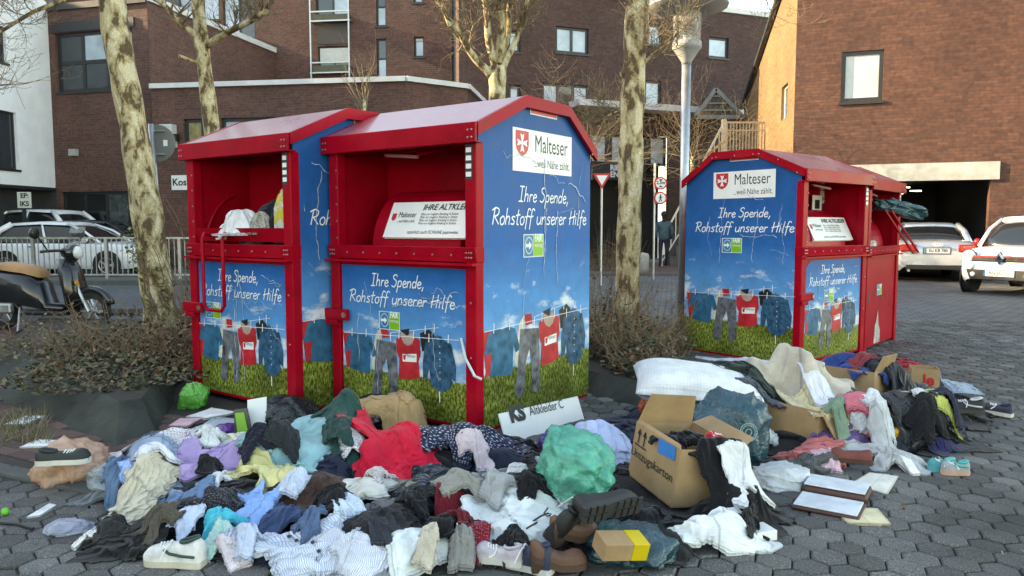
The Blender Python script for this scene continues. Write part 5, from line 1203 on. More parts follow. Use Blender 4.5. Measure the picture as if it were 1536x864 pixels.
def cloth(name, label, c, u, v, w, h, rot=0, hgt=.09, folds=11, lobes=.3, pattern=None, c2=None, gloss=0, knit=0, cat='clothes', fa=1.0, ori=None, world=None, base=None, kind=None, stiff=None, group='clothes heaped on the ground'):
    cs[0] += 1; rs = np.random.RandomState(cs[0]*17+5)
    if base is None and world is None: hgt = hgt*.6
    if world is None:
        pf = hit(u, v+h/2); d_ = pf.y
        d = ray(u, v-h/2); zt = min(.3, float(hget(pf.x, pf.y)))*.8+hgt; k = (zt-CAMH)/d.z if d.z < -.02 else 6/d.y
        yb = min(d.y*k, d_+.6); ry = max(.075, (yb-d_)/2); cy = d_+ry; rx = w/2*cy/FPX; cx = (u-768)/FPX*cy
    else: cx, cy, rx, ry = world
    a = R(rot)
    kind = kind or rs.choice(['shirt', 'blob', 'rect', 'blob'])
    if lobes < .12: kind = 'rect'
    if kind == 'shirt':
        t_ = (_Q+1)/2; ww = .62+.42*np.clip((t_-.5)/.16, 0, 1)**2*(3-2*np.clip((t_-.5)/.16, 0, 1))-.12*np.clip((t_-.85)/.15, 0, 1); p, q = _P*ww, _Q*1.05
        al = rs.uniform(-.5, .5); p, q = p*math.cos(al)-q*math.sin(al), p*math.sin(al)+q*math.cos(al)
    elif kind == 'rect':
        p, q = _P*(1+.08*_Q*rs.normal()), _Q*(1+.08*_P*rs.normal())
    else:
        r = np.ones_like(_th)
        for k in range(2, 8): r += lobes/k**.5*rs.normal()*np.cos(k*_th+rs.uniform(0, 6.3))
        r = 1+(np.clip(r, .6, 1.5)-1)*_rho**1.5; p, q = _x*r*1.06, _y*r*1.06
    flat = hgt < .012
    comp = 1.0 if flat else rs.uniform(1.5, 1.8)
    soft = (hgt > .012)*1.0
    # starting shape: gathered flat, lifted in a few long soft folds
    F_ = np.zeros_like(p); main = rs.uniform(0, math.pi) if ori is None else R(ori)
    for k in range(max(3, int(folds*1.4))):
        t = main+rs.normal()*.45; cc_, ss = math.cos(t), math.sin(t); off = rs.uniform(-1, 1); al = -p*ss+q*cc_
        dd = p*cc_+q*ss-off+rs.uniform(.05, .3)*np.sin(rs.uniform(1, 2.4)*al+rs.uniform(0, 6)); wd = rs.uniform(.05, .14)
        F_ += rs.uniform(.4, 1)*np.exp(-(dd/wd)**2)*np.exp(-((al-rs.uniform(-.6, .6))/rs.uniform(.5, 1.2))**2)
    for k in range(6):
        kx, ky = rs.normal(0, 5, 2); F_ += .16*np.sin(kx*p+ky*q+rs.uniform(0, 6))
    gath = np.stack([np.sin(2.3*q+rs.uniform(0, 6))*.08+np.sin(4.1*p+rs.uniform(0, 6))*.05, np.sin(2.6*p+rs.uniform(0, 6))*.08+np.sin(4.3*q+rs.uniform(0, 6))*.05], -1)*soft
    size = min(rx, ry); ca, sa = math.cos(a), math.sin(a)
    X0 = rx*(p+gath[..., 0]); Y0 = ry*(q+gath[..., 1])
    mp_ = math.sqrt(rx*ry); 
    rest = np.stack([p*rx*comp, q*max(ry, .62*rx)*comp, np.zeros_like(p)], -1)
    lay = np.zeros_like(p)
    if soft and rs.rand() < .45 and kind != 'blob':      # one side turned over
        t = rs.uniform(0, 6.28); nx_, ny_ = math.cos(t), math.sin(t); dd = X0*nx_+Y0*ny_-.45*(rx*abs(nx_)+ry*abs(ny_)); m_ = dd > 0
        X0 = np.where(m_, X0-1.7*dd*nx_, X0); Y0 = np.where(m_, Y0-1.7*dd*ny_, Y0); lay = np.clip(dd/.03, 0, 1)
    Z0 = .05*soft+F_*(.05+.3*hgt)*fa*soft+lay*.03
    X, Y = cx+X0*ca-Y0*sa, cy+X0*sa+Y0*ca
    X, Y = out_of_containers(X, Y)
    dome = hgt*.8*np.clip(1-np.hypot(p, q)**2.2, 0, 1)
    bumps = (.013+.07*hgt)*fa*soft*np.clip(F_, 0, 1.3)*np.clip(_edge*5, .2, 1)
    sup = .006+dome+bumps+lay*.014+(.003*np.abs(F_) if flat else 0)
    HB = np.maximum(blur(HF, 3), HF-.02) if base is None else np.full_like(HF, base)
    i, j = hidx(X, Y); S = np.stack([X, Y, HB[i, j]+sup+Z0], -1)
    if not flat: S = settle(S, rest, sup, HB, stiff if stiff is not None else (.10 if knit else .22))
    else: S[..., 2] = HB[i, j]+sup
    X, Y = out_of_containers(S[..., 0], S[..., 1]); Z = S[..., 2]
    for _ in range(1):
        for arr in (Z,):
            pad = np.pad(arr, 1, mode='edge'); arr[...] = arr*.6+.1*(pad[:-2, 1:-1]+pad[2:, 1:-1]+pad[1:-1, :-2]+pad[1:-1, 2:])
    o = gridmesh(name, X, Y, Z, fabric(c, pattern, c2, gloss, knit)); tag(o, label, cat, group)
    ms = o.modifiers.new('smooth', 'SUBSURF'); ms.levels = ms.render_levels = 1
    if base is None:
        up2 = lambda q_: np.concatenate([q_.ravel(), ((q_[1:]+q_[:-1])/2).ravel(), ((q_[:, 1:]+q_[:, :-1])/2).ravel(), ((q_[1:, 1:]+q_[:-1, :-1])/2).ravel()])
        splat(up2(X), up2(Y), up2(Z-.3*(dome+bumps)))
    return o
def trim(o, kind, colr, n=5, row=.5, r=.008, a=.15, b=.85):
    """buttons or a label sewn on the sheet o along one grid row"""
    me = o.data; i = int(row*(NG-1))
    for k in range(n):
        j = int(lerp(a, b, k/max(1, n-1))*(NG-1)); v = me.vertices[i*NG+j]; nr = v.normal if v.normal.z > 0 else -v.normal; p = v.co+nr*.004; m_ = mat('trim_%s_%d' % (kind, int(colr[0]*100)), colr, .5, .05)
        q = nr.to_track_quat('Z', 'Y').to_matrix(); mb = MB()
        if kind == 'button': mb.lathe([(r, 0), (r, .003), (r*.5, .004)], n=10)
        else: mb.box((-r*2, -r, 0), (r*2, r, .002))
        mb.v = [tuple(p+q @ Vector(w)) for w in mb.v]; mb.build(kind, m_, o)
def ico(n=4):
    bm = bmesh.new(); bmesh.ops.create_icosphere(bm, subdivisions=n, radius=1); v = np.array([x.co[:] for x in bm.verts]); f = [[q.index for q in x.verts] for x in bm.faces]; bm.free(); return v, f
ICO = ico(5)
BAGM = {}
def bag_mat(c, alpha=1, rough=.22, c2=None):
    m, n, l, b = newmat('plastic_film'); tc = N(n, 'ShaderNodeTexCoord'); nz = N(n, 'ShaderNodeTexNoise', inp={'Scale': 9, 'Detail': 6, 'Roughness': .6, 'Distortion': 1}); l.new(tc.outputs['Object'], nz.inputs['Vector'])
    if c2:
        r = ramp(n, [(.47, c), (.5, c2)])
    else: r = ramp(n, [(.3, [x*.7 for x in c]), (.7, [min(1, x*1.25) for x in c])])
    l.new(nz.outputs[0], r.inputs[0]); l.new(r.outputs[0], b.inputs['Base Color']); b.inputs['Roughness'].default_value = rough; b.inputs['Specular IOR Level'].default_value = .7
    b.inputs['Alpha'].default_value = alpha
    w = N(n, 'ShaderNodeTexNoise', inp={'Scale': 26, 'Detail': 5, 'Distortion': 2.2}); l.new(tc.outputs['Object'], w.inputs['Vector'])
    bp = N(n, 'ShaderNodeBump', inp={'Strength': .7, 'Distance': .012}); l.new(w.outputs[0], bp.inputs['Height']); l.new(bp.outputs[0], b.inputs['Normal'])
    return m
def bag(name, label, c, u, v, w, h, zext=None, yext=None, crease=16, amp=.16, alpha=1, rough=.22, c2=None, tilt=0, neck=0, cat='plastic bag', sink=.02, world=None, group=None):
    """crumpled bag; (u, v) is the middle of its bottom edge, w x h its size in photo pixels"""
    cs[0] += 1; rs = np.random.RandomState(cs[0]*13+1)
    if world is None:
        b = hit(u, v); d = b.y; rx = w/2*d/FPX; rz = (h/2*d/FPX) if zext is None else zext; ry = yext or min(rx, .25)
        cx, cy, z0 = b.x, b.y+ry*.8, min(.11, float(hget(b.x, b.y+ry*.5)))
    else: cx, cy, z0, rx, ry, rz = world
    V, Fc = ICO; V = V.copy(); disp = np.zeros(len(V))
    for k in range(crease):
        n_ = rs.normal(size=3); n_ /= np.linalg.norm(n_); dd = V@n_-rs.uniform(-.75, .75)+.12*np.sin(5*V[:, 0]+rs.uniform(0, 6))+.1*np.sin(6*V[:, 1]+rs.uniform(0, 6))
        disp += rs.uniform(.4, 1)*np.exp(-np.abs(dd)/rs.uniform(.025, .12))*(1 if rs.rand() > .35 else -1)
    for k in range(5):
        kk = rs.normal(0, 2.6, 3); disp += .35*np.sin(V@kk+rs.uniform(0, 6))
    s = 1+amp*disp*.55
    Q = V*s[:, None]
    Q = np.sign(Q)*np.abs(Q)**.86
    if neck: # gather the top
        t_ = np.clip((V[:, 2]-.45)/.55, 0, 1); Q[:, 0] *= 1-.75*t_; Q[:, 1] *= 1-.75*t_; Q[:, 2] += neck*t_**2
    X = Q[:, 0]*rx; Y = Q[:, 1]*ry; Z = np.maximum(Q[:, 2], -.8)*rz
    ca, sa = math.cos(R(tilt)), math.sin(R(tilt)); X, Z = X*ca+Z*sa, -X*sa+Z*ca
    Z = Z-Z.min()+z0-sink; X = X+cx; Y = Y+cy
    if world is None: X, Y = out_of_containers(X, Y)
    me = bpy.data.meshes.new(name); co = np.stack([X, Y, Z], -1); org = np.array([cx, cy, z0]); me.from_pydata((co-org).tolist(), [], Fc); me.polygons.foreach_set('use_smooth', [True]*len(me.polygons))
    key = (tuple(c), alpha, rough, tuple(c2) if c2 else 0)
    if key not in BAGM: BAGM[key] = bag_mat(c, alpha, rough, c2)
    me.materials.append(BAGM[key]); o = bpy.data.objects.new(name, me); col.objects.link(o); o.location = org.tolist(); tag(o, label, cat, group)
    if world is None: splat(X, Y, Z)
    return o
card = None
def card_mat():
    m, n, l, b = newmat('corrugated_card'); tc = N(n, 'ShaderNodeTexCoord'); nz = N(n, 'ShaderNodeTexNoise', inp={'Scale': 6, 'Detail': 7, 'Roughness': .65}); l.new(tc.outputs['Object'], nz.inputs['Vector'])
    r = ramp(n, [(.3, (.30, .185, .09)), (.7, (.43, .28, .15))]); l.new(nz.outputs[0], r.inputs[0]); l.new(r.outputs[0], b.inputs['Base Color']); b.inputs['Roughness'].default_value = .8
    w = N(n, 'ShaderNodeTexWave', inp={'Scale': 60, 'Distortion': .3}); l.new(tc.outputs['Object'], w.inputs['Vector']); bp = N(n, 'ShaderNodeBump', inp={'Strength': .1, 'Distance': .002}); l.new(w.outputs[1], bp.inputs['Height']); l.new(bp.outputs[0], b.inputs['Normal'])
    return m
card = card_mat()
def open_box(name, label, M, sx, sy, sz, flaps, cat='cardboard box', th=.006):
    """M: 4x4 from box space (bottom centre at origin, opening +z) to world; flaps = {side: angle from vertical outwards}"""
    t = thing(name, label, cat, M.translation)
    inv = Matrix.Translation(-M.translation)
    def bld(mb, nm):
        mb.v = [tuple(inv @ (M @ Vector(p))) for p in mb.v]; return mb.build(nm, card, t)
    hx, hy = sx/2, sy/2
    bld(MB().box((-hx, -hy, 0), (hx, hy, th)), 'base')
    sides = {'f': ((-hx, -hy), (hx, -hy)), 'b': ((hx, hy), (-hx, hy)), 'l': ((-hx, hy), (-hx, -hy)), 'r': ((hx, -hy), (hx, hy))}
    parts = {}
    for k, (p, q) in sides.items():
        p, q = Vector((*p, 0)), Vector((*q, 0)); tt = (q-p).normalized(); nn = Vector((tt.y, -tt.x, 0)); up = Vector((0, 0, 1))
        ins = .0 if k in 'fb' else th+.001; p, q = p+tt*ins, q-tt*ins
        parts[k] = bld(MB().hexa([p, q, q-nn*th, p-nn*th, p+up*sz, q+up*sz, q-nn*th+up*sz, p-nn*th+up*sz]), 'side')
        if k in flaps:
            an, ln = flaps[k]; dr = (up*math.cos(R(an))+nn*math.sin(R(an)))*ln; nf = dr.normalized().cross(tt)*th; tp = .03
            p1, q1 = p+up*(sz+.001), q+up*(sz+.001)
            bld(MB().hexa([p1, q1, q1+nf, p1+nf, p1+dr+tt*tp, q1+dr-tt*tp, q1+dr-tt*tp+nf, p1+dr+tt*tp+nf]), 'flap')
    t['_inv'] = 1; del t['_inv']
    return t, inv @ M
def blob_splat_box(M, sx, sy, sz, full=True):
    g = np.linspace(-.5, .5, 40); a, b = np.meshgrid(g, g); c = []
    for x, y in zip(a.ravel(), b.ravel()):
        for z in ((sz*.7, ) if full else (0, )): c.append(M @ Vector((x*sx, y*sy, z)))
    for g_ in np.linspace(-.5, .5, 50):
        for z in np.linspace(0, sz, 20):
            for q in ((g_*sx, -.5*sy), (g_*sx, .5*sy), (-.5*sx, g_*sy), (.5*sx, g_*sy)): c.append(M @ Vector((*q, z)))
    c = np.array([p[:] for p in c]); splat(c[:, 0], c[:, 1], c[:, 2])

# shoes -------------------------------------------------
def shoe(name, label, u, v, rz, L=.27, up=(.7, .7, .68), sole=(.6, .58, .5), lace=(.7, .7, .7), high=.09, roll=0, world=None, heel=0, pitch=0, group='scattered shoes', accent=None, opening=True, zadd=0, laces=True):
    p = hit(u, v) if world is None else Vector(world); z = float(hget(p.x, p.y)) if world is None else p.z
    t = thing(name, label, 'shoe', (p.x, p.y, z+zadd), 0, group); t.rotation_euler = (R(roll), R(pitch), R(rz))
    W_ = L*.36
    st = [(-.5, .55), (-.46, .72), (-.3, .78), (-.1, .72), (.1, .85), (.27, .98), (.4, .85), (.48, .5), (.5, .2)]
    def hw_(x): return np.interp(x, [a for a, _ in st], [b for _, b in st])*W_/2
    sh_ = .026; so_ = MB(); ring = [(x*L, hw_(x)) for x in np.linspace(-.5, .5, 22)]; out = ring+[(x, -y) for x, y in ring[::-1]]
    def hz(x): return heel*max(0, -x/L*1.2) if heel else 0
    n = len(out); so_.add([(x, y*1.02, hz(x)+0) for x, y in out]+[(x*1.01, y*1.05, hz(x)+sh_) for x, y in out], [tuple(range(n))[::-1], tuple(range(n, 2*n))]+[(i, (i+1) % n, n+(i+1) % n, n+i) for i in range(n)])
    so_.build('sole', mat('sole_%d' % (hash(sole) % 9999), sole, .7, .15), t)
    sec = []
    for x in np.linspace(-.49, .485, 14):
        w = hw_(x)*.97; ht = np.interp(x, [-.5, -.42, -.25, -.02, .12, .3, .45, .5], [high*.8, high, high*.82, high*.72, high*.62, .05, .035, .012])+sh_; b0 = hz(x*L)
        half = [(w, b0+sh_*.6), (w*1.0, b0+lerp(sh_, ht, .45)), (w*.78, b0+lerp(sh_, ht, .85)), (w*.35, b0+ht), (0, b0+ht*1.01)]
        sec.append([(x*L, y, z_) for y, z_ in half]+[(x*L, -y, z_) for y, z_ in half[-2::-1]])
    loft(sec).build('upper', mat('upper_%d' % (hash(up) % 9999), up, .6, .18, 20), t, smooth=True)
    if opening:
        zt = high+sh_
        op_ = MB(); pts = [(-.28*L+.15*L*math.cos(a), W_*.26*math.sin(a), np.interp(-.28+.15*math.cos(a), [-.5, -.42, -.25, -.02, .12], [.8, 1, .82, .72, .62])*high+sh_+.003) for a in np.linspace(0, 2*math.pi, 18)[:-1]]; op_.poly(pts); op_.build('opening', mat('shoe_inside', (.02, .022, .025), .9, .1), t, fix=False)
        op2 = MB().tube(pts, .007, 6, closed=True).build('collar', mat('upper_%d' % (hash(accent or up) % 9999), accent or up, .6, .18, 20), t, smooth=True)
        lc = MB()
        if heel: MB().hexa([(-.49*L, -.02, 0), (-.36*L, -.02, 0), (-.36*L, .02, 0), (-.49*L, .02, 0), (-.5*L, -.035, heel*.6), (-.3*L, -.035, heel*.45), (-.3*L, .035, heel*.45), (-.5*L, .035, heel*.6)]).build('heel', MATS['sole_%d' % (hash(sole) % 9999)], t)
        for k in range(4 if laces else 0):
            x = (.02+.055*k)*L; zz = np.interp(x/L, [-.02, .12, .3], [high*.72, high*.62, .05])+sh_+.004
            lc.tube([(x, -W_*.2, zz-.008), (x+.006, 0, zz+.004), (x, W_*.2, zz-.008)], .0035, 5)
        if laces: lc.tube([(.02*L, .0, high+.01), (.0, .05, high+.0), (.05*L, .075, .05)], .003, 5); 
        if laces: lc.build('laces', mat('lace_%d' % (hash(lace) % 9999), lace, .8, .05), t)
    if accent:
        for s in (-1, 1):
            MB().tube([(-.42*L, s*hw_(-.42)*1.02, .05), (-.2*L, s*hw_(-.2)*1.03, .052), (.0, s*hw_(0)*1.03, .06), (.08*L, s*hw_(.08)*.98, .075)], .006, 5).build('side_stripe', mat('upper_%d' % (hash(accent) % 9999), accent, .6, .1), t)
    if world is None: splat(np.array([p.x-.05, p.x, p.x+.05]), np.array([p.y]*3), np.array([z+.06]*3))
    return t
def paper(name, label, u, v, w, h, c=(.72, .73, .72), rot=0, lift=.02, cat='paper', pattern=None, c2=None):
    return cloth(name, label, c, u, v, w, h, rot, hgt=.006, folds=3, lobes=.03, cat=cat, fa=.8*lift/.02, pattern=pattern, c2=c2, group='litter on the ground')

# ---- colour words
BLK, NVY, DNM, WHT, CRM = (.012, .012, .015), (.015, .02, .045), (.07, .15, .27), (.70, .72, .76), (.58, .53, .44)
# ---- base layer of dark things, lying on the ground under the rest
under = [(235,690,BLK,'beside the light denim at the left end'),(330,690,NVY,'under the lilac sweatshirt'),(420,690,BLK,'behind the yellow shirt'),(520,690,BLK,'below the dark green coat'),(640,690,BLK,'at the foot of the middle container'),(740,690,NVY,'in front of the container corner post'),
 (230,750,BLK,'left of the blue jeans'),(330,755,(.02,.02,.03),'right of the blue jeans'),(430,760,NVY,'between yellow shirt and brown cloth'),(560,765,BLK,'under the cream shirt'),(650,770,BLK,'below the streaked knit'),(745,770,BLK,'under the grey jacket'),(830,760,(.02,.022,.03),'left of the mint bag'),
 (250,800,BLK,'above the white sneaker'),(380,815,NVY,'under the blue shirts'),(500,825,(.1,.14,.22),'under the striped shirt'),(620,825,BLK,'beside the white sleeve'),(720,835,BLK,'under the burgundy cloth'),(810,820,BLK,'left of the brown shoes'),(900,815,(.018,.02,.02),'under the upturned shoe'),
 (900,690,BLK,'behind the mint bag'),(960,720,(.02,.02,.024),'left of the moving box'),(1010,800,BLK,'below the moving box'),(940,640,NVY,'behind the light blue shirt'),(1100,760,BLK,'behind the white towels'),
 (1280,650,(.02,.03,.03),'right of the open carton'),(1330,640,BLK,'below the mustard bag'),(1390,640,BLK,'right of the white sheet'),(1420,605,BLK,'beside the small printed carton'),(1350,590,(.05,.055,.06),'under the white sheet'),(1290,580,NVY,'behind the beige blanket'),(1200,660,BLK,'in front of the open carton')]
for u, v, c, wh in under:
    cloth('dark_garment', 'crumpled dark garment low in the pile '+wh, c, u, v, 135, 62, random.uniform(-20, 20), hgt=(.2 if u < 900 else .13) if v < 720 else (.12 if v < 800 else .06))
mid = [(620,660,BLK,'against the door of the middle container'),(692,652,NVY,'under the polka dot dress'),(440,662,(.05,.09,.1),'behind the light teal sweater'),(255,655,BLK,'between red sack and clear wrap'),(392,692,BLK,'left of the light teal sweater'),(492,712,NVY,'left of the dotted blouse'),(500,735,(.3,.4,.6),'left of the cream shirt'),(652,760,(.02,.02,.03),'below the streaked knit hem'),
 (600,782,(.02,.025,.035),'under the cream cuff'),(352,738,BLK,'between jeans and yellow shirt'),(300,778,NVY,'below the blue jeans'),(442,748,NVY,'right of the yellow shirt'),(560,772,(.14,.14,.15),'right of the chocolate cloth'),(800,748,BLK,'above the large white shirt'),(825,702,BLK,'right of the heavy black coat'),(862,690,(.4,.46,.58),'left of the light blue shirt'),(770,655,BLK,'at the container corner'),(238,722,(.25,.32,.42),'above the cream trousers'),(172,732,(.2,.22,.25),'near the clear bag'),
 (482,792,(.36,.45,.6),'below the chocolate cloth'),(566,846,(.5,.52,.58),'in front of the black banded trousers'),(882,762,BLK,'in front of the mint bag'),(962,772,BLK,'at the moving box corner'),(1000,822,BLK,'left of the white jumper'),(1152,700,BLK,'below the open carton'),(1312,662,BLK,'left of the grey hoodie'),(1402,652,(.02,.02,.08),'below the navy violet garment'),(1272,672,(.14,.08,.24),'violet toned by the striped scarf'),(520,650,(.012,.016,.02),'between the containers'),(590,640,BLK,'behind the brown paper bag'),(350,650,(.4,.45,.5),'at the left door foot'),(1060,640,(.03,.03,.035),'under the white pillow'),(1000,610,NVY,'left of the pillow')]
for u, v, c, wh in mid:
    cloth('loose_garment', 'small loose dark or muted garment '+wh, c, u, v, 100, 50, random.uniform(-30, 30), hgt=.17 if v < 700 else .11)
# ---- things standing at the back
def mtx(loc, rx=0, ry=0, rz=0): return Matrix.Translation(loc) @ Matrix.Rotation(R(rz), 4, 'Z') @ Matrix.Rotation(R(ry), 4, 'Y') @ Matrix.Rotation(R(rx), 4, 'X')
# white sign board on the ground against the container side
bp0, bp1 = Vector((-.12, 4.6, .12)), Vector((.42, 5.22, .09)); X_ = (bp1-bp0).normalized(); nn_ = Vector((X_.y, -X_.x, 0)); U_ = (Vector((0, 0, 1))*.9-nn_*-.0+Vector((-nn_.x, -nn_.y, 0))*.35).normalized()
t = thing('white_sign_board', 'white board lettered KS Altkleider leaning against the middle container', 'sign', bp0+nn_*.12)
o0 = bp0+nn_*.12-Vector((0, 0, .12)); Lb_ = (bp1-bp0).length
MB().hexa([o0, o0+X_*Lb_, o0+X_*Lb_-nn_*.01, o0-nn_*.01, o0+U_*.19, o0+X_*Lb_+U_*.19, o0+X_*Lb_+U_*.19-nn_*.01, o0+U_*.19-nn_*.01]).build('board', signw, t, world=True)
NB = X_.cross(U_)
text('lettering', 'KS', .13, blk, t, o0+X_*.16+U_*.1+NB*.004, X_, U_, True, bold=.008); text('lettering', 'Altkleider C', .085, blk, t, o0+X_*.28+U_*.12+NB*.004, X_, U_, True, align='LEFT', sx=.85)
bag('green_net_bag', 'bright green plastic carrier bag standing at the left container foot', (.10, .42, .06), 284, 612, 42, 42, alpha=.9, neck=.25, amp=.25)
bag('black_refuse_bag', 'black refuse bag against the left container door', (.010, .012, .014), 422, 650, 75, 58, amp=.3)
bag('black_refuse_bag', 'flat blue black refuse bag between the two left containers', (.012, .018, .026), 480, 655, 95, 34, amp=.3, rough=.16)
bag('black_refuse_bag', 'dark refuse bag leaning on the middle container door', (.012, .014, .016), 565, 648, 120, 46, amp=.3)
bag('bottle_pouch', 'tall white and teal printed pouch sticking up by the middle container', (.6, .62, .6), 517, 628, 34, 66, amp=.3, c2=(.25, .45, .42), rough=.3, cat='pouch')
# ---- left pile, back to front
cloth('red_printed_bag', 'red and white printed plastic sack at the back left of the pile', (.48, .02, .035), 245, 643, 115, 52, 12, .08, pattern='blotch', c2=(.68, .66, .66), gloss=1, cat='plastic bag')
text_o = None
paper('pink_paper', 'pale pink paper sheet on top of the red printed sack', 268, 634, 32, 12, (.62, .38, .44))
cloth('clear_plastic_sheet', 'pale blue clear plastic wrap in front of the left container', (.45, .52, .6), 335, 640, 100, 34, 0, .05, gloss=1, cat='plastic bag')
paper('white_envelope', 'white envelope lying on the clear plastic wrap', 308, 622, 48, 15, rot=-25)
bag('purple_pouch', 'small shiny purple pouch on the pale plastic wrap', (.11, .015, .25), 332, 652, 38, 18, amp=.2, cat='pouch')
t = thing('white_card', 'white card sheet standing upright by the left container', 'paper', hit(384, 650)); pc = t.location.copy(); zc_ = .0
MB().hexa([(-.055, 0, zc_), (.06, .01, zc_), (.06, .013, zc_), (-.055, .003, zc_), (-.07, .06, .2), (.05, .07, .22), (.05, .073, .22), (-.07, .063, .2)]).build('sheet', signw, t)
t = thing('crisp_packet', 'green and black snack packet standing beside the white card', 'packet', hit(366, 658))
MB().hexa([(-.05, -.02, 0), (.06, -.02, 0), (.06, .02, 0), (-.05, .02, 0), (-.07, .02, .18), (.02, .02, .19), (.02, .03, .19), (-.07, .03, .18)]).build('pack', mat('packet_olive', (.05, .06, .03), .3, .3), t, bevel=.008)
MB().hexa([(-.03, -.026, .03), (.04, -.026, .03), (.04, -.022, .03), (-.03, -.022, .03), (-.055, .011, .16), (-.0, .011, .165), (-.0, .014, .165), (-.055, .014, .16)]).build('label_panel', fair_g, t)
bag('gold_packet', 'crumpled gold brown snack packet beside the black refuse bag', (.22, .13, .03), 397, 672, 32, 38, amp=.25, cat='packet')
cloth('blue_grey_garment', 'slate blue folded garment behind the pale denim', (.06, .09, .13), 205, 672, 70, 26)
cloth('white_print_cloth', 'white cloth with small print behind the lilac sweatshirt', (.6, .62, .66), 270, 668, 70, 36, 20, .07, pattern='dots', c2=(.3, .05, .06))
cloth('cream_plastic', 'cream plastic wrapped cloth in front of the purple pouch', (.62, .62, .48), 350, 665, 95, 30, 0, .06, gloss=1)
trim(cloth('black_jacket', 'black jacket with brown zip tag between lilac and yellow clothes', BLK, 345, 695, 85, 58, -25, .09), 'label', (0.3, 0.13, 0.06), 1)
cloth('pale_denim', 'pale grey blue denim garment at the left of the pile', (.24, .31, .42), 207, 700, 85, 62, 25, .09)
cloth('pink_white_scarf', 'pinkish white crumpled scarf next to the peach bag', (.62, .54, .58), 150, 693, 58, 34, 30, .06)
bag('peach_bag', 'translucent peach plastic bag at the far left of the pile', (.62, .36, .24), 92, 728, 92, 62, alpha=.82, amp=.3, yext=.16)
bag('clear_bag', 'clear milky plastic bag below the blue denim', (.36, .42, .46), 160, 742, 70, 34, alpha=.6, amp=.3, yext=.12)
cloth('small_denim', 'small blue denim piece beside the pink scarf', (.10, .18, .30), 165, 713, 55, 26, 10, .05)
trim(cloth('lilac_sweatshirt', 'lilac sweatshirt on top of the left pile', (.38, .27, .50), 285, 695, 122, 62, -12, .12, folds=10, knit=1, fa=1.2), 'label', (0.6, 0.6, 0.6), 1)
cloth('white_blouse', 'small white crumpled blouse under the lilac sleeve', (.66, .67, .74), 318, 722, 48, 28, 0, .06, folds=14)
cloth('blue_jeans', 'mid blue denim jeans below the lilac sweatshirt', (.085, .18, .32), 275, 748, 112, 62, -8, .13, folds=9)
cloth('blue_folded_paper', 'light blue folded sheet near the left kerb', (.28, .42, .7), 195, 738, 50, 20, 15, .03, folds=3)
cloth('cream_trousers', 'cream trouser leg stretched diagonally at the left front', (.55, .49, .38), 0, 0, 0, 0, 80, .07, folds=9, lobes=.1, ori=60, world=(-1.74, 3.42, .29, .085))
cloth('black_trousers', 'black trousers spread out at the front left', (.014, .014, .016), 195, 815, 165, 48, 8, .06)
cloth('white_cotton_cloth', 'white cotton cloth at the end of the cream trouser leg', (.7, .71, .73), 122, 805, 42, 44, 0, .05, folds=5)
bag('lilac_film', 'clear lilac plastic film left of the white cotton cloth', (.42, .45, .58), 88, 803, 62, 22, alpha=.7, amp=.3, yext=.07)
cloth('speckled_black_top', 'black speckled top between jeans and blue shirt', (.015, .015, .02), 330, 770, 80, 45, 20, .06, pattern='dots', c2=(.12, .12, .15))
cloth('light_teal_sweater', 'light teal sweater in front of the left refuse bags', (.25, .45, .48), 455, 680, 110, 62, -20, .11, folds=13)
trim(cloth('yellow_shirt', 'pale yellow shirt bunched up in the left middle of the pile', (.62, .57, .27), 405, 718, 108, 76, 15, .17, folds=14, kind='blob'), 'button', (0.45, 0.4, 0.2), 4)
trim(cloth('dark_green_coat', 'dark bottle green coat below the middle container', (.008, .06, .05), 525, 665, 95, 78, 25, .12, folds=9), 'label', (0.7, 0.7, 0.7), 1)
cloth('teal_sleeve', 'light teal sleeve hanging over the navy cloth', (.22, .42, .44), 460, 712, 62, 36, 25, .06)
cloth('brown_paper_bag', 'torn brown paper bag behind the red fleece', (.40, .25, .12), 588, 650, 100, 34, 12, .09, folds=7, cat='paper bag')
cloth('dotted_blouse', 'white blouse with grey dots left of the red fleece', (.62, .57, .58), 525, 695, 44, 46, 30, .07, pattern='dots', c2=(.10, .08, .10))
cloth('pink_cloth', 'pink satin cloth tucked under the red fleece', (.55, .25, .45), 608, 690, 40, 44, 40, .08)
cloth('red_fleece', 'bright red fleece on top of the pile in front of the middle container', (.62, .008, .035), 585, 690, 112, 88, 28, .16, folds=9, fa=1.25)
cloth('streaked_knit', 'dark navy knit with pale streaks right of the red fleece', (.018, .022, .035), 628, 722, 95, 82, 30, .13, folds=6, pattern='streak', c2=(.25, .28, .34))
trim(cloth('cream_shirt', 'cream shirt with rolled cuff below the red fleece', (.60, .58, .52), 535, 735, 105, 76, -25, .13, folds=15), 'button', (0.2, 0.18, 0.15), 5)
cloth('chocolate_cloth', 'dark chocolate brown cloth at the centre left', (.045, .016, .009), 470, 765, 118, 82, 15, .13, folds=12)
cloth('blue_shirt', 'sky blue shirt left of the rolled jeans', (.20, .37, .68), 372, 785, 66, 66, -10, .1)
cloth('rolled_jeans', 'dark blue jeans rolled open beside the sky blue shirt', (.035, .07, .16), 408, 795, 64, 52, -30, .10, folds=9)
cloth('pale_blue_shirt', 'pale blue white shirt left of the black trousers', (.52, .61, .74), 515, 800, 66, 76, 35, .09)
cloth('turquoise_top', 'turquoise top at the front left near the white sneaker', (.01, .42, .55), 318, 803, 64, 40, 5, .1, folds=10)
cloth('mint_print_cloth', 'mint printed cloth under the turquoise top', (.32, .55, .52), 313, 828, 48, 36, -15, .06, pattern='dots', c2=(.6, .65, .6))
cloth('white_pink_top', 'white and pink top right of the mint cloth', (.62, .55, .6), 336, 838, 34, 44, 40, .06)
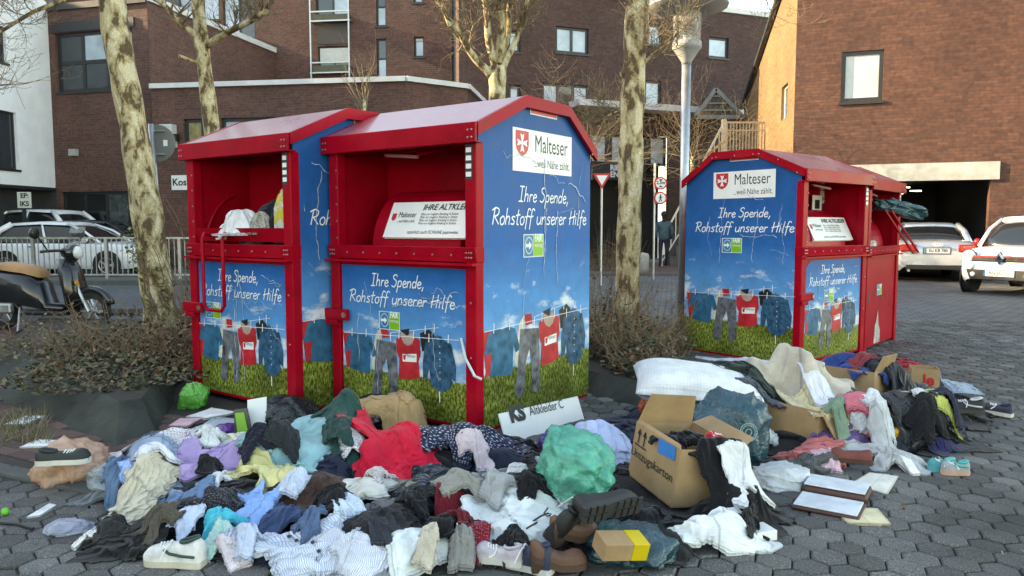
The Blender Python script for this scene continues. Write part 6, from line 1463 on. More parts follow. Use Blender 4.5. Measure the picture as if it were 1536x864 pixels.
cloth('pale_blue_cloth', 'pale blue cloth behind the white sneaker', (.44, .52, .68), 265, 808, 50, 34, 10, .07)
shoe('sneaker', 'white sneaker with dark green stripe at the front left', 262, 848, 172, .25, accent=(.02, .06, .05), sole=(.62, .58, .46))
shoe('slip_on_shoe', 'black slip on shoe with white sole and bow beside the peach bag', 98, 728, 12, .25, up=(.02, .024, .022), sole=(.66, .64, .56), high=.05, lace=(.7, .7, .66))
trim(cloth('striped_shirt', 'blue white striped shirt with dark buttons along the front edge', (.62, .66, .74), 445, 838, 205, 58, -6, .085, folds=14, pattern='stripe', c2=(.33, .42, .62)), 'button', (0.02, 0.02, 0.03), 6)
cloth('black_trousers', 'black trousers with white band in front of the cream shirt', BLK, 585, 810, 135, 84, 28, .11)
cloth('striped_cuff', 'striped white shirt tail at the very front', (.64, .66, .72), 520, 852, 90, 20, -12, .04, pattern='stripe', c2=(.4, .46, .6))
cloth('polka_dot_dress', 'navy polka dot dress by the container corner post', (.015, .018, .05), 695, 672, 120, 46, -12, .12, pattern='dots', c2=(.42, .45, .55))
cloth('black_coat', 'heavy black coat in front of the white sign board', (.008, .008, .011), 785, 705, 110, 92, -20, .15, folds=7)
trim(cloth('khaki_jacket', 'grey khaki jacket with buttons in the centre of the pile', (.27, .265, .235), 715, 725, 135, 72, -8, .13, folds=14), 'button', (0.5, 0.5, 0.48), 5)
cloth('slate_cloth', 'slate blue cloth under the khaki jacket', (.10, .14, .20), 725, 758, 62, 42, 10, .07)
cloth('pink_striped_top', 'pink and white striped top on the khaki jacket', (.62, .42, .45), 713, 693, 46, 22, 12, .06, pattern='stripe', c2=(.66, .64, .66))
cloth('white_lace_top', 'small white top right of the khaki jacket', (.62, .6, .6), 775, 718, 34, 30, -30, .06)
cloth('burgundy_garment', 'burgundy garment strip beside the black bag in the centre front', (.17, .008, .018), 672, 778, 70, 40, -35, .08)
trim(cloth('white_shirt', 'large white shirt spread across the centre front', (.66, .71, .78), 770, 785, 190, 80, 14, .11, folds=17), 'button', (0.3, 0.32, 0.36), 6)
cloth('white_shirt_sleeve', 'white sleeve of cloth pointing to the lower left at the front', (.66, .71, .78), 640, 825, 140, 46, 34, .07, folds=8, lobes=.08)
cloth('burgundy_scarf', 'burgundy patterned scarf in front of the white shirt', (.19, .008, .02), 712, 826, 82, 44, 5, .11, folds=13, pattern='dots', c2=(.4, .12, .15))
cloth('grey_knit', 'small grey knitted roll under the burgundy scarf', (.25, .25, .24), 690, 850, 38, 26, 0, .06, knit=1)
shoe('canvas_shoe', 'navy canvas shoe at the front edge of the pile', 790, 856, 150, .22, up=(.02, .03, .07), sole=(.6, .6, .58))
shoe('ballerina_shoe', 'striped light shoe beside the burgundy scarf', 748, 848, 160, .2, up=(.5, .45, .5), sole=(.6, .58, .56), high=.05, opening=True)
for u, v, w_, h_, c, pt, c2_, lab in [(222,676,44,26,(.62,.64,.7),None,None,'white cotton rag above the pale denim'),(300,700,40,22,BLK,None,None,'black sock like cloth on the lilac sweatshirt hem'),(378,680,46,26,(.012,.014,.03),None,None,'midnight blue cloth between lilac and teal clothes'),(432,735,40,30,(.5,.56,.68),None,None,'pale blue shirt tail right of the yellow shirt'),(488,745,50,30,BLK,None,None,'black cloth between chocolate cloth and cream shirt'),(560,715,44,30,(.6,.55,.55),'dots',(.2,.1,.12),'dotted off white cloth below the red fleece'),(655,700,60,40,(.015,.018,.03),'streak',(.25,.28,.34),'second streaked navy knit piece right of the red fleece'),(620,760,60,34,BLK,None,None,'black top below the red fleece sleeve'),(690,735,70,36,(.3,.29,.26),None,None,'grey khaki sleeve beside the slate cloth'),(745,742,60,34,(.33,.34,.35),None,None,'grey lined cloth right of the slate cloth'),(655,800,60,30,BLK,None,None,'black leggings beside the burgundy strip'),(560,800,50,30,(.03,.035,.05),None,None,'navy sweatpants right of the pale blue shirt'),(455,800,50,30,(.08,.14,.26),None,None,'denim leg right of the rolled jeans'),(360,830,44,26,(.55,.6,.72),'stripe',(.3,.38,.58),'striped collar piece left of the striped shirt'),(225,795,50,24,(.09,.075,.06),None,None,'brown grey rag on the black trousers'),(690,770,44,24,(.15,.01,.02),None,None,'dark red lining beside the white shirt'),(800,735,50,30,(.008,.008,.01),None,None,'black sleeve on the large white shirt'),(850,745,40,34,(.55,.6,.68),None,None,'pale sleeve left of the mint bag'),(770,835,50,24,BLK,None,None,'black scarf in front of the large white shirt'),(640,850,40,18,(.5,.45,.38),None,None,'beige sock at the front edge'),(420,660,50,24,(.02,.025,.03),None,None,'dark film like cloth above the teal sweater'),(310,655,44,20,(.6,.62,.6),None,None,'white film bag cloth by the purple pouch'),(500,668,44,26,(.01,.05,.045),None,None,'green lapel beside the dark green coat'),(150,800,44,20,(.03,.03,.032),None,None,'charcoal cuff beside the white cotton cloth')]:
    cloth('small_garment', lab, c, u, v, w_, h_, random.uniform(-35, 35), hgt=.09, pattern=pt, c2=c2_, kind=random.choice(['blob', 'shirt', 'rect']))
# ---- middle right
bag('blue_red_bag', 'dark blue and red shiny bag next to the white sign board', (.012, .018, .16), 832, 688, 46, 50, c2=(.35, .015, .02), amp=.2)
cloth('navy_jacket', 'navy jacket against the back corner of the middle container', (.01, .014, .04), 862, 645, 70, 50, 30, .13)
cloth('silver_jacket', 'crinkled silver grey jacket behind the light blue shirt', (.36, .34, .32), 888, 642, 92, 54, 18, .13, gloss=1, folds=16)
trim(cloth('light_blue_shirt', 'light blue collared shirt behind the mint bag', (.40, .48, .70), 922, 668, 125, 66, 10, .12, folds=13), 'button', (0.6, 0.62, 0.66), 5)
bag('mint_bag', 'translucent mint green plastic bag in the middle of the pile', (.06, .42, .30), 870, 772, 112, 100, amp=.26, alpha=.88, yext=.2, tilt=12, crease=30)
shoe('black_boot', 'black ankle boot lying beside the mint bag', 845, 795, 60, .28, up=(.014, .014, .015), sole=(.03, .03, .03), high=.14, roll=35)
# moving box, lying tilted on its side
d_ = (G(1003, 785)).y
Mb = mtx((.82, 3.64, .03), rx=-7, ry=5, rz=-69)
t, M2 = open_box('moving_box', 'tilted open brown moving box lettered Umzugskarton with black cloth spilling out', Mb, .40, .34, .28, {'b': (60, .10), 'l': (-12, .16), 'f': (-35, .02)})
Fx = lambda p: M2 @ Vector(p)
Xv, Uv = (M2.to_3x3() @ Vector((1, 0, 0))), (M2.to_3x3() @ Vector((0, 0, 1)))
text('lettering', 'Umzugskarton', .062, blk, t, Fx((-.01, -.1735, .1)), Xv, Uv, sx=1.05)
ar = MB()
for dx in (-.05, 0): 
    x = -.10+dx; y = -.1738
    ar.poly([Fx((x-.004, y, .185)), Fx((x+.004, y, .185)), Fx((x+.004, y, .235)), Fx((x-.004, y, .235))]); ar.poly([Fx((x-.018, y, .23)), Fx((x+.018, y, .23)), Fx((x, y, .262))])
ar.poly([Fx((-.18, -.1738, .172)), Fx((-.07, -.1738, .172)), Fx((-.07, -.1738, .179)), Fx((-.18, -.1738, .179))]); ar.build('up_arrows', blk, t, fix=False)
MB().poly([Fx((.03, -.1745, .205)), Fx((.17, -.1745, .215)), Fx((.165, -.1745, .279)), Fx((.02, -.1745, .275))]).build('blue_tape', mat('blue_tape', (.02, .2, .55), .3, .1), t, fix=False)
blob_splat_box(Mb, .40, .34, .28)
cloth('black_sweatshirt', 'black sweatshirt spilling out of the moving box', (.008, .008, .010), 0, 0, 0, 0, -10, .12, folds=8, kind='blob', world=(1.02, 3.38, .18, .17))
cloth('black_hoodie', 'black hoodie filling the moving box', (.010, .010, .012), 0, 0, 0, 0, 20, .1, folds=9, kind='blob', world=(.86, 3.62, .14, .11))
cloth('red_white_wrapper', 'red and white crumpled wrapper on the black hoodie', (.5, .03, .05), 0, 0, 0, 0, 20, .04, pattern='blotch', c2=(.7, .7, .68), kind='blob', world=(.97, 3.55, .06, .04), cat='wrapper')
cloth('white_towel', 'white waffle towel wrapped in the black sweatshirt', (.66, .70, .74), 0, 0, 0, 0, 20, .12, folds=9, knit=1, world=(.90, 3.13, .12, .09))
cloth('white_jumper', 'white knitted jumper on the paving in front of the black sweatshirt', (.68, .71, .74), 0, 0, 0, 0, 8, .085, folds=12, knit=1, world=(.83, 3.02, .18, .085))
cloth('black_waistband', 'black sleeve looped around the white towel', (.008, .008, .010), 0, 0, 0, 0, 65, .08, folds=5, world=(1.02, 3.14, .11, .045))
cloth('white_cushion', 'thin white seat cushion right of the moving box', (.66, .67, .69), 1122, 733, 64, 30, -10, .06, folds=4)
t = tag(MB().box((-.05, -.05, 0), (.05, .05, .045)).build('white_carton', signw, bevel=.003), 'small flat white carton right of the white jumper', 'box'); t.location = G(1140, 806); t.rotation_euler.z = .3
bag('teal_open_bag', 'dark teal refuse bag lying open at the front with a yellow box in it', (.012, .055, .075), 950, 858, 135, 62, amp=.3, yext=.16, rough=.18)
t = thing('yellow_carton', 'yellow and brown cardboard carton in the teal refuse bag', 'box', hit(930, 830)); t.rotation_euler = (R(12), R(8), .35)
MB().box((-.1, -.05, 0), (.02, .05, .07)).build('brown_half', card, t, bevel=.003); MB().box((.0205, -.05, 0), (.09, .05, .071)).build('yellow_half', mat('yellow_card', (.62, .45, .01), .5, .05), t, bevel=.003)
# shoe lying with its sole up
zs_ = float(hget(hit(918, 800).x, hit(918, 800).y)); pso = hit(918, 800)
t = shoe('upturned_shoe', 'black shoe lying on its side showing a ridged sole', 0, 0, 28, .27, up=(.02, .02, .02), sole=(.035, .036, .036), high=.08, roll=-68, world=(pso.x, pso.y, min(.22, zs_)+.09), opening=False)
tr = MB()
for k in range(9):
    x = -.13+k*.032
    if k == 4: continue
    for s in (-1, 1): tr.box((x-.011, s*.005 if s > 0 else -.04, -.008), (x+.011, .04 if s > 0 else -.005, .001))
tag(tr.build('tread', mat('tread', (.03, .031, .031), .8, .1), t), kind='stuff')
shoe('brown_heeled_shoe', 'brown leather pump at the bottom edge of the pile', 838, 862, 12, .22, up=(.13, .06, .035), sole=(.08, .045, .03), high=.06, heel=.08, laces=False, zadd=.02)
shoe('brown_heeled_shoe', 'brown leather pump half hidden above the other brown pump', 862, 822, 30, .22, up=(.16, .07, .04), sole=(.09, .05, .03), high=.06, heel=.08, laces=False, zadd=.02)
tag(MB().tube([hit(790+10*math.sin(k*.9)+k*3, 800-k*2.2)+Vector((0, 0, .02+.015*math.sin(k))) for k in range(14)], .004, 5).build('black_cable', black_pl), 'thin black cable looped over the white shirt', 'cable')
# ---- right pile
bag('orange_bag', 'orange plastic bag under the white pillow', (.55, .10, .02), 985, 622, 44, 30, amp=.2)
zp = .22
def pillow():
    cs[0] += 1; n = 40; a = np.linspace(-1, 1, n); p_, q_ = np.meshgrid(a, a, indexing='ij'); th_ = (np.clip(1-p_**4, 0, 1)*np.clip(1-q_**4, 0, 1))**.5
    rs = np.random.RandomState(4); w = .05*sum(np.sin(rs.normal(0, 5)*p_+rs.normal(0, 5)*q_+rs.uniform(0, 6)) for _ in range(5))/2
    pinch = 1-.07*(1-q_**2)*p_**2; X = p_*.40*(1-.06*(1-p_**2)*0)*(1-.05*(1-np.abs(q_))); Y = q_*.25*(1-.07*(1-np.abs(p_)))
    Zt = th_*(.125+.03*w)+.003; Zb = -th_*.09
    co = np.concatenate([np.stack([X, Y, Zt], -1).reshape(-1, 3), np.stack([X, Y, Zb], -1).reshape(-1, 3)]); idx = np.arange(n*n).reshape(n, n)
    f = np.stack([idx[:-1, :-1], idx[1:, :-1], idx[1:, 1:], idx[:-1, 1:]], -1).reshape(-1, 4); f2 = f[:, ::-1]+n*n; ring = np.concatenate([idx[0, :-1], idx[:-1, -1], idx[-1, :0:-1], idx[:0:-1, 0]])
    sk = np.stack([ring, np.roll(ring, -1), np.roll(ring, -1)+n*n, ring+n*n], -1); me = bpy.data.meshes.new('pillow'); me.from_pydata(co.tolist(), [], np.concatenate([f, f2, sk[:, ::-1]]).tolist())
    me.polygons.foreach_set('use_smooth', [True]*len(me.polygons)); me.uv_layers.new(name='UVMap'); me.materials.append(fabric((.72, .73, .75))); o = bpy.data.objects.new('white_pillow', me); col.objects.link(o)
    o.rotation_euler = (R(10), R(6), R(-6)); c_ = P(1045, 580, 4.78); o.location = c_
    tag(o, 'plump white pillow lying on the heap beside the beige blanket', 'pillow'); M = Matrix.Translation(c_) @ o.rotation_euler.to_matrix().to_4x4()
    ww = np.array([(M @ Vector(p)) [:] for p in co[:n*n]]); return o, ww
pm_, pw_ = pillow()
# teal refuse bag with round print
tb = bag('teal_refuse_bag', 'full dark teal refuse bag with round white print beside the moving box', (.012, .062, .085), 0, 0, 0, 0, amp=.2, rough=.18, crease=26, world=(1.24, 4.2, .02, .215, .2, .215))
bc = tb.location; fr_b = Vector((bc.x+.03, bc.y-.2, bc.z+.22))
pr = MB(); deps = None
def ring_on(mb, r0, r1, n=40):
    for k in range(n):
        a0, a1 = 2*math.pi*k/n, 2*math.pi*(k+1)/n
        mb.poly([(r0*math.cos(a0), -.0, r0*math.sin(a0)), (r1*math.cos(a0), 0, r1*math.sin(a0)), (r1*math.cos(a1), 0, r1*math.sin(a1)), (r0*math.cos(a1), 0, r0*math.sin(a1))])
for a_, b__ in ((.046, .05), (.034, .037), (.015, .019)): ring_on(pr, a_, b__)
rr_ = random.Random(3)
for k in range(24): 
    a = 2*math.pi*k/24; pr.poly([(.038*math.cos(a), 0, .038*math.sin(a)), (.045*math.cos(a+.03), 0, .045*math.sin(a+.03)), (.045*math.cos(a+.12), 0, .045*math.sin(a+.12)), (.039*math.cos(a+.1), 0, .039*math.sin(a+.1))])
po = pr.build('round_print', mat('pale_print', (.22, .36, .38), .4, .2), tb, fix=False)
ray_o = Vector((bc.x+.035, bc.y-1, bc.z+.21))-bc
hitp = [v for v in [Vector(q.co) for q in tb.data.vertices] if abs(v.x-.03) < .06 and abs(v.z-.2) < .06]
po.location = (.03, min([v.y for v in hitp] or [-.15])-.004, .21); po.rotation_euler = (R(-8), 0, R(6))
# open carton with blanket
Mc = mtx((1.77, 4.62, .01), rz=-54.4)
t, _ = open_box('open_carton', 'large open brown carton filled with clothes and papers', Mc, .52, .34, .25, {'r': (150, .2), 'l': (100, .15)})
blob_splat_box(Mc, .52, .34, .25)
splat(pw_[:, 0], pw_[:, 1], pw_[:, 2]*.98)
cloth('grey_satin', 'dark grey satin cloth inside the open carton', (.06, .07, .09), 1160, 607, 75, 22, 0, .05, gloss=1)
cloth('white_shirt', 'white shirt edge behind the beige blanket', (.6, .62, .72), 1125, 535, 40, 40, 45, .08)
cloth('dark_green_garment', 'dark green garment between pillow and beige blanket', (.02, .035, .03), 1132, 568, 44, 66, 50, .10)
cloth('beige_blanket', 'big beige fleece blanket draped over the open carton', (.52, .46, .38), 0, 0, 0, 0, -22, .43, folds=22, kind='blob', lobes=.16, world=(1.90, 5.02, .47, .30), fa=1.5, ori=20)
cloth('cream_paper', 'creased cream paper wrapping in the open carton', (.62, .53, .34), 1238, 612, 85, 26, 8, .05, folds=6, cat='paper')
cloth('white_triangle_cloth', 'white cloth corner on the beige blanket', (.66, .67, .74), 1206, 590, 42, 34, 10, .04, folds=3)
Md = mtx((2.52, 5.55, 0.02), rz=-50)
t, _ = open_box('second_carton', 'half hidden brown carton behind the open carton', Md, .5, .3, .28, {'r': (20, .12)}); blob_splat_box(Md, .5, .3, .28)
cloth('blue_jacket', 'royal blue jacket at the foot of the right containers', (.02, .055, .22), 1288, 548, 88, 50, 0, .13, folds=13)
cloth('white_garment', 'white garment behind the royal blue jacket', (.62, .63, .66), 1325, 535, 54, 34, 0, .11)
cloth('charcoal_jacket', 'charcoal jacket right of the royal blue jacket', (.035, .04, .05), 1335, 562, 58, 46, 0, .12)
cloth('grey_green_trousers', 'grey green trousers running down from the second carton', (.11, .125, .115), 1320, 610, 72, 80, -35, .08)
cloth('white_sheet', 'white sheet draped over the right heap', (.66, .69, .74), 1352, 590, 100, 95, -30, .12, folds=13)
cloth('red_black_garment', 'red and black garment at the back right of the heap', (.35, .02, .03), 1362, 545, 50, 22, 0, .09, pattern='blotch', c2=(.02, .02, .03))
Me = mtx((P(1390, 585, 5.9).x, 5.95, .02), rz=-20)
t, M2 = open_box('printed_carton', 'small brown carton with red print in the black clothes at right', Me, .2, .16, .19, {}); blob_splat_box(Me, .2, .16, .19)
Xv, Uv = (M2.to_3x3() @ Vector((1, 0, 0))), (M2.to_3x3() @ Vector((0, 0, 1))); text('lettering', 'le', .12, sred, t, M2 @ Vector((.02, -.0835, .04)), Xv, Uv, bold=.004)
cloth('black_jersey', 'black jersey with white lines right of the white sheet', BLK, 1412, 603, 108, 46, -12, .11, pattern='streak', c2=(.3, .3, .3))
cloth('grey_fringe_scarf', 'grey blue fringed scarf behind the black jersey', (.2, .27, .34), 1438, 580, 62, 24, -20, .06, pattern='stripe', c2=(.35, .42, .48))
cloth('navy_garment', 'navy violet garment at the right end of the heap', (.02, .02, .09), 1428, 632, 62, 24, 0, .06)
shoe('black_shoe', 'black shoe with white stripes at the right end of the heap', 1448, 620, 160, .22, up=(.015, .015, .017), sole=(.05, .05, .05), high=.08, accent=(.6, .6, .62))
cloth('white_floral_cloth', 'white cloth with faint print hanging from the white sheet', (.62, .6, .58), 1382, 612, 50, 40, -30, .07, pattern='dots', c2=(.45, .15, .12))
cloth('black_bag_pile', 'black shiny bag under the mustard pouch', (.012, .013, .016), 1372, 655, 95, 46, 0, .10, gloss=1)
bag('white_bag', 'white plastic bag hanging at the right side of the open carton', (.62, .65, .72), 1298, 640, 46, 62, amp=.25, yext=.1, rough=.35)
cloth('striped_scarf', 'pink red and green striped scarf beside the white plastic bag', (.55, .06, .12), 1295, 655, 32, 36, 60, .08, kind='rect', pattern='stripe', c2=(.62, .32, .38))
bag('mustard_pouch', 'mustard yellow pouch in the right heap', (.55, .28, .01), 1335, 632, 38, 20, amp=.15, cat='pouch', yext=.06)
bag('red_tin', 'crumpled red and orange packet above the mustard pouch', (.38, .05, .02), 1322, 615, 34, 22, amp=.15, cat='packet', yext=.06)
for u, v, w_, h_, c, lab in [(1330,660,50,26,(.55,.58,.62),'small white rag left of the grey hoodie'),(1395,620,46,24,(.6,.6,.62),'white vest among the black clothes at right'),(1405,645,60,22,BLK,'black leggings below the black jersey'),(1455,600,44,18,BLK,'black cap like cloth at the right end'),(1370,575,44,24,(.04,.05,.09),'navy shirt above the white sheet'),(1310,590,40,26,(.1,.1,.11),'grey sleeve between carton and white sheet'),(1265,655,34,24,(.2,.3,.22),'green edged cloth right of the carton flap'),(1425,615,40,18,(.45,.5,.12),'lime trimmed sock in the black clothes'),(1350,635,46,22,(.03,.03,.035),'black belt bag cloth under the mustard pouch'),(1440,650,50,18,(.03,.035,.06),'dark blue rag at the right front'),(1300,540,36,20,(.3,.04,.05),'dark red scarf beside the royal blue jacket'),(1150,665,40,24,(.55,.58,.6),'white tissue cloth right of the teal bag')]:
    cloth('small_garment', lab, c, u, v, w_, h_, random.uniform(-30, 30), hgt=.1)
cloth('grey_hoodie', 'light grey hoodie lying on the paving at right', (.38, .40, .42), 1348, 688, 92, 40, -18, .13, folds=15, knit=1, kind='blob')
cloth('coral_towel', 'coral pink towel on the paving below the open carton', (.55, .16, .15), 1222, 692, 105, 22, -8, .1, folds=12)
cloth('pink_pale_cloth', 'pale pink cloth beside the coral towel', (.6, .4, .46), 1254, 698, 50, 20, -30, .06)
cloth('grey_basket_cap', 'dark grey cap under the coral towel', (.10, .10, .10), 1215, 702, 70, 24, 0, .07)
bag('white_clear_bag', 'white translucent plastic bag on the ground below the coral towel', (.62, .66, .7), 1178, 735, 80, 38, amp=.3, alpha=.85, yext=.12, rough=.3)
shoe('brown_shoe', 'reddish brown shoe beside the coral towel', 1275, 697, 160, .22, up=(.18, .04, .03), sole=(.08, .03, .02), high=.05, opening=False)
shoe('toddler_sandal', 'turquoise and coral child shoe nearer the grey hoodie', 1412, 708, 165, .14, up=(.03, .32, .36), sole=(.05, .35, .42), accent=(.1, .5, .5), high=.05)
shoe('toddler_sandal', 'turquoise and coral child shoe in front of its twin', 1432, 712, 168, .14, up=(.35, .38, .4), sole=(.6, .36, .26), accent=(.05, .42, .42), high=.05)
shoe('low_canvas_shoe', 'navy canvas shoe with white laces alone on the paving at right', 1495, 622, 125, .2, up=(.02, .025, .05), sole=(.6, .58, .52), high=.06)
# tray / open white case
q = G(1250, 762); t = thing('open_white_case', 'open flat white and brown case lying on the paving', 'case', q); t.rotation_euler.z = R(-33)
cw = mat('case_white', (.62, .67, .72), .35, .12, 14); cb = mat('case_brown', (.07, .025, .018), .5, .2)
MB().box((-.17, -.12, 0), (.13, .10, .018)).build('lid_shell', cb, t, bevel=.02); MB().box((-.16, -.11, .0185), (.12, .09, .026)).build('lid_lining', cw, t, bevel=.015)
MB().box((-.17, .105, 0), (.13, .30, .05)).build('tray_shell', cb, t, bevel=.02); MB().box((-.16, .115, .0505), (.12, .29, .058)).build('tray_lining', cw, t, bevel=.01)
paper('cream_folded_paper', 'folded cream paper on the paving right of the open case', 1307, 775, 68, 26, (.6, .52, .33), -5, .03)
paper('white_folded_card', 'folded off white card on the paving above the open case', 1328, 724, 48, 30, (.62, .59, .53), -40, .03)
paper('white_tissue', 'white tissue on the red paving at far left', 25, 631, 32, 14)
paper('white_tissue', 'flat white scrap on the red paving near the peach bag', 46, 667, 36, 10)
paper('white_scrap', 'small white scrap beside the grey hoodie', 1378, 710, 14, 5)
paper('white_scrap', 'small white scrap on the kerb near the black trousers', 45, 775, 16, 5)
gt = tag(MB().lathe([(.005, 0), (.016, .004), (.018, .016), (.012, .03), (.004, .032)], n=14).build('green_plastic_ball', mat('green_plastic', (.1, .5, .03), .4, .05), smooth=True), 'small bright green plastic ball at the left edge', 'ball'); gt.location = G(8, 772)
tag(MB().tube([G(0, 784, .008), G(25, 786, .008), G(50, 793, .01)], .007, 6).build('black_strap', black_pl), 'short black strap on the paving at the left edge', 'strap')
# ---- clothes in the hatch of the left container and the bag in the far right one
def in_container(c, x, y): 
    v = Matrix.Rotation(c.rotation_euler.z, 4, 'Z') @ Vector((x*c.scale[0], y*c.scale[0], 0)); return c.location+v
def hatch(name, label, c, lx, ly, rx, ry, z, hgt, colr, **k):
    p = in_container(c, lx, ly); FO, FOOT[:] = FOOT[:], []
    o = cloth(name, label, colr, 0, 0, 0, 0, math.degrees(c.rotation_euler.z), hgt, world=(p.x, p.y, rx, ry), base=z, group='clothes in the hatch', **k); FOOT[:] = FO; return o
hatch('black_garment', 'black garment deep in the hatch of the left container', c1, .55, .28, .3, .2, 1.16, .3, BLK)
hatch('white_blouse', 'white cloth hanging over the lip of the left container hatch', c1, .55, .07, .2, .13, 1.27, .2, (.66, .67, .7))
hatch('navy_shirt', 'navy black shirt in the hatch beside the white cloth', c1, .76, .2, .22, .15, 1.2, .38, (.012, .014, .028))
hatch('patterned_scarf', 'grey patterned scarf in front of the navy shirt in the hatch', c1, .78, .08, .13, .08, 1.28, .16, (.4, .38, .33), pattern='dots', c2=(.05, .05, .05))
p = in_container(c1, .98, .22); bag('yellow_handled_bag', 'white carrier bag with yellow edge in the left container hatch', (.6, .62, .66), 0, 0, 0, 0, c2=(.6, .52, .04), world=(p.x, p.y, 1.2, .14, .12, .27), amp=.15, rough=.35)
p = in_container(c1, .58, -.05); hang = MB()
hatch('white_towel_end', 'white cloth end drooping below the hatch lip', c1, .46, .0, .09, .06, 1.24, .09, (.68, .69, .71))
p = in_container(c4, .62, -.06); bag('teal_hanging_bag', 'dark teal refuse bag hanging out of the far right container hatch', (.012, .07, .085), 0, 0, 0, 0, world=(p.x+.22, p.y+.2, 1.42, .30, .12, .085), amp=.5, tilt=14, rough=.18)
p = in_container(c4, .55, .1); bag('white_crumpled_paper', 'crumpled white paper ball on the far right container ledge', (.6, .58, .55), 0, 0, 0, 0, world=(p.x, p.y, 1.11, .06, .05, .05), amp=.3, cat='paper')

# ================================================================ PLANTING BEDS
def mound(name, base, top, z, m, mtop):
    n = len(base); o = MB().add([(x, y, -.02) for x, y in base]+[(x, y, z) for x, y in top], [(i, (i+1) % n, n+(i+1) % n, n+i) for i in range(n)]).build(name, m); tag(o, kind='structure')
    MB().poly([(x, y, z-.004) for x, y in top]).build('soil', mtop, o, fix=False); return o
stone = mat('mossy_stone', (.042, .045, .036), .9, .5, 3.2, 1.0, 22)
mound('planting_bed', [(-2.42, 4.5), (-2.28, 4.75), (-2.62, 5.75), (-2.9, 6.35), (-3.2, 9.6), (-6.4, 9.8), (-5.6, 7.4), (-3.95, 5.7)], [(-2.62, 4.95), (-2.52, 5.05), (-2.75, 5.8), (-3.05, 6.5), (-3.35, 9.3), (-6, 9.5), (-5.1, 7.5), (-3.7, 6.0)], .17, stone, soil_m)
mound('planting_bed', [(.62, 5.95), (1.0, 5.35), (1.35, 5.1), (1.62, 7.4), (1.55, 9.4), (-.4, 9.6), (-2.6, 9.6), (-2.4, 7.9), (-.6, 7.2)], [(.7, 6.1), (1.0, 5.65), (1.2, 5.5), (1.45, 7.4), (1.4, 9.2), (-.4, 9.4), (-2.4, 9.4), (-2.3, 8.1), (-.55, 7.4)], .14, stone, soil_m)
def leaf(mb, p, s, rnd, flat=.4):
    ax = Vector((rnd.gauss(0, 1), rnd.gauss(0, 1), rnd.gauss(.2, flat))).normalized(); b_ = ax.cross(Vector((rnd.gauss(0, .4), rnd.gauss(0, .4), 1))).normalized()
    mb.add([p, p+ax*s*.5+b_*s*.33, p+ax*s, p+ax*s*.5-b_*s*.33], [(0, 1, 2, 3)])
def shrub(name, label, cx, cy, rx, ry, z0, hh, nl, nst, lm, seed, rot=0, arch=.6):
    rnd = random.Random(seed); t = thing(name, label, 'shrub', (cx, cy, z0)); lf, stm = MB(), MB()
    for _ in range(nl):
        a, r = rnd.uniform(0, 6.283), math.sqrt(rnd.random()); x, y = r*math.cos(a)*rx, r*math.sin(a)*ry
        top = hh*(1-r*r*.75)*rnd.uniform(.05, 1)**.7*(.75+.35*math.sin(x*7+seed)*math.cos(y*6)); leaf(lf, Vector((x, y, max(.01, top))), rnd.uniform(.025, .065), rnd)
    for _ in range(nst):
        a, r = rnd.uniform(0, 6.283), math.sqrt(rnd.random()); b0 = Vector((r*math.cos(a)*rx*.8, r*math.sin(a)*ry*.8, -.02)); L_ = hh*rnd.uniform(.5, 1.6); d = Vector((math.cos(a)*arch*rnd.random(), math.sin(a)*arch*rnd.random(), 1)).normalized()
        kk_ = rnd.uniform(.35, 1.25); pts = [b0+d*L_*kk_*k/5+Vector((rnd.gauss(0, .02), rnd.gauss(0, .02), -arch*.25*L_*(k/5)**2)) for k in range(6)]; stm.tube(pts, [.0062*(1-k/7) for k in range(6)], 3, cap=False)
        for k in range(2, 6):
            if rnd.random() < .6: stm.tube([pts[k], pts[k]+Vector((rnd.gauss(0, .08), rnd.gauss(0, .08), rnd.uniform(.0, .12)))], [.002, .001], 3, cap=False)
            if rnd.random() < .45: leaf(lf, pts[k], rnd.uniform(.02, .05), rnd)
    stm.build('stems', dry_m, t, fix=False); lf.build('leaves', lm, t, fix=False); return t
shrub('ground_cover_shrub', 'dense low evergreen shrub with dry stems on the left bed', -3.15, 6.0, .8, .85, .15, .17, 2300, 110, leaf_green, 1, arch=1.4)
shrub('dry_shrub', 'tangle of dry brown stems at the foot of the ivy clad trunk', -3.5, 7.0, .8, .9, .15, .4, 1300, 170, leaf_green, 2)
shrub('dry_shrub', 'grey dry arching stems left of the ivy clad trunk', -4.4, 7.3, .7, .8, .12, .36, 400, 110, grass_m, 3, arch=1.1)
shrub('dry_shrub', 'brown leafless bush between the ivy trunk and left container', -3.0, 7.9, .5, .8, .26, .95, 500, 220, leaf_brown, 4)
shrub('dry_shrub', 'reddish brown twiggy shrub in front of the ivy clad trunk', -3.0, 6.7, .6, .5, .15, .5, 420, 150, leaf_brown, 14, arch=1.2)
shrub('bed_shrub', 'low green and brown shrub at the foot of the pale tree', 1.0, 7.3, .5, .8, .12, .45, 1500, 200, leaf_green, 5)
shrub('bed_shrub', 'tall dry weeds right of the middle container', .85, 8.2, .6, .7, .12, .8, 500, 200, grass_m, 6, arch=.5)
shrub('bed_shrub', 'dark leafy ground cover behind the white pillow', 1.12, 6.35, .33, .6, .12, .3, 1100, 90, leaf_green, 7)
shrub('bed_shrub', 'dry grass tuft left of the right container', 1.6, 7.9, .3, .5, .02, .5, 250, 150, grass_m, 9)
for i, (u0, u1, yy, lab) in enumerate([(893, 985, 24.5, 'dark hedge under the shop passage at the left'), (880, 930, 22.5, 'low dark shrub below the yield sign')]):
    a = P(u0, 0, yy).x; b_ = P(u1, 0, yy).x; shrub('far_hedge', lab, (a+b_)/2, yy, (b_-a)/2, .5, .03, .9 if i == 0 else 1.2, 900, 60, leaf_green, 30+i)
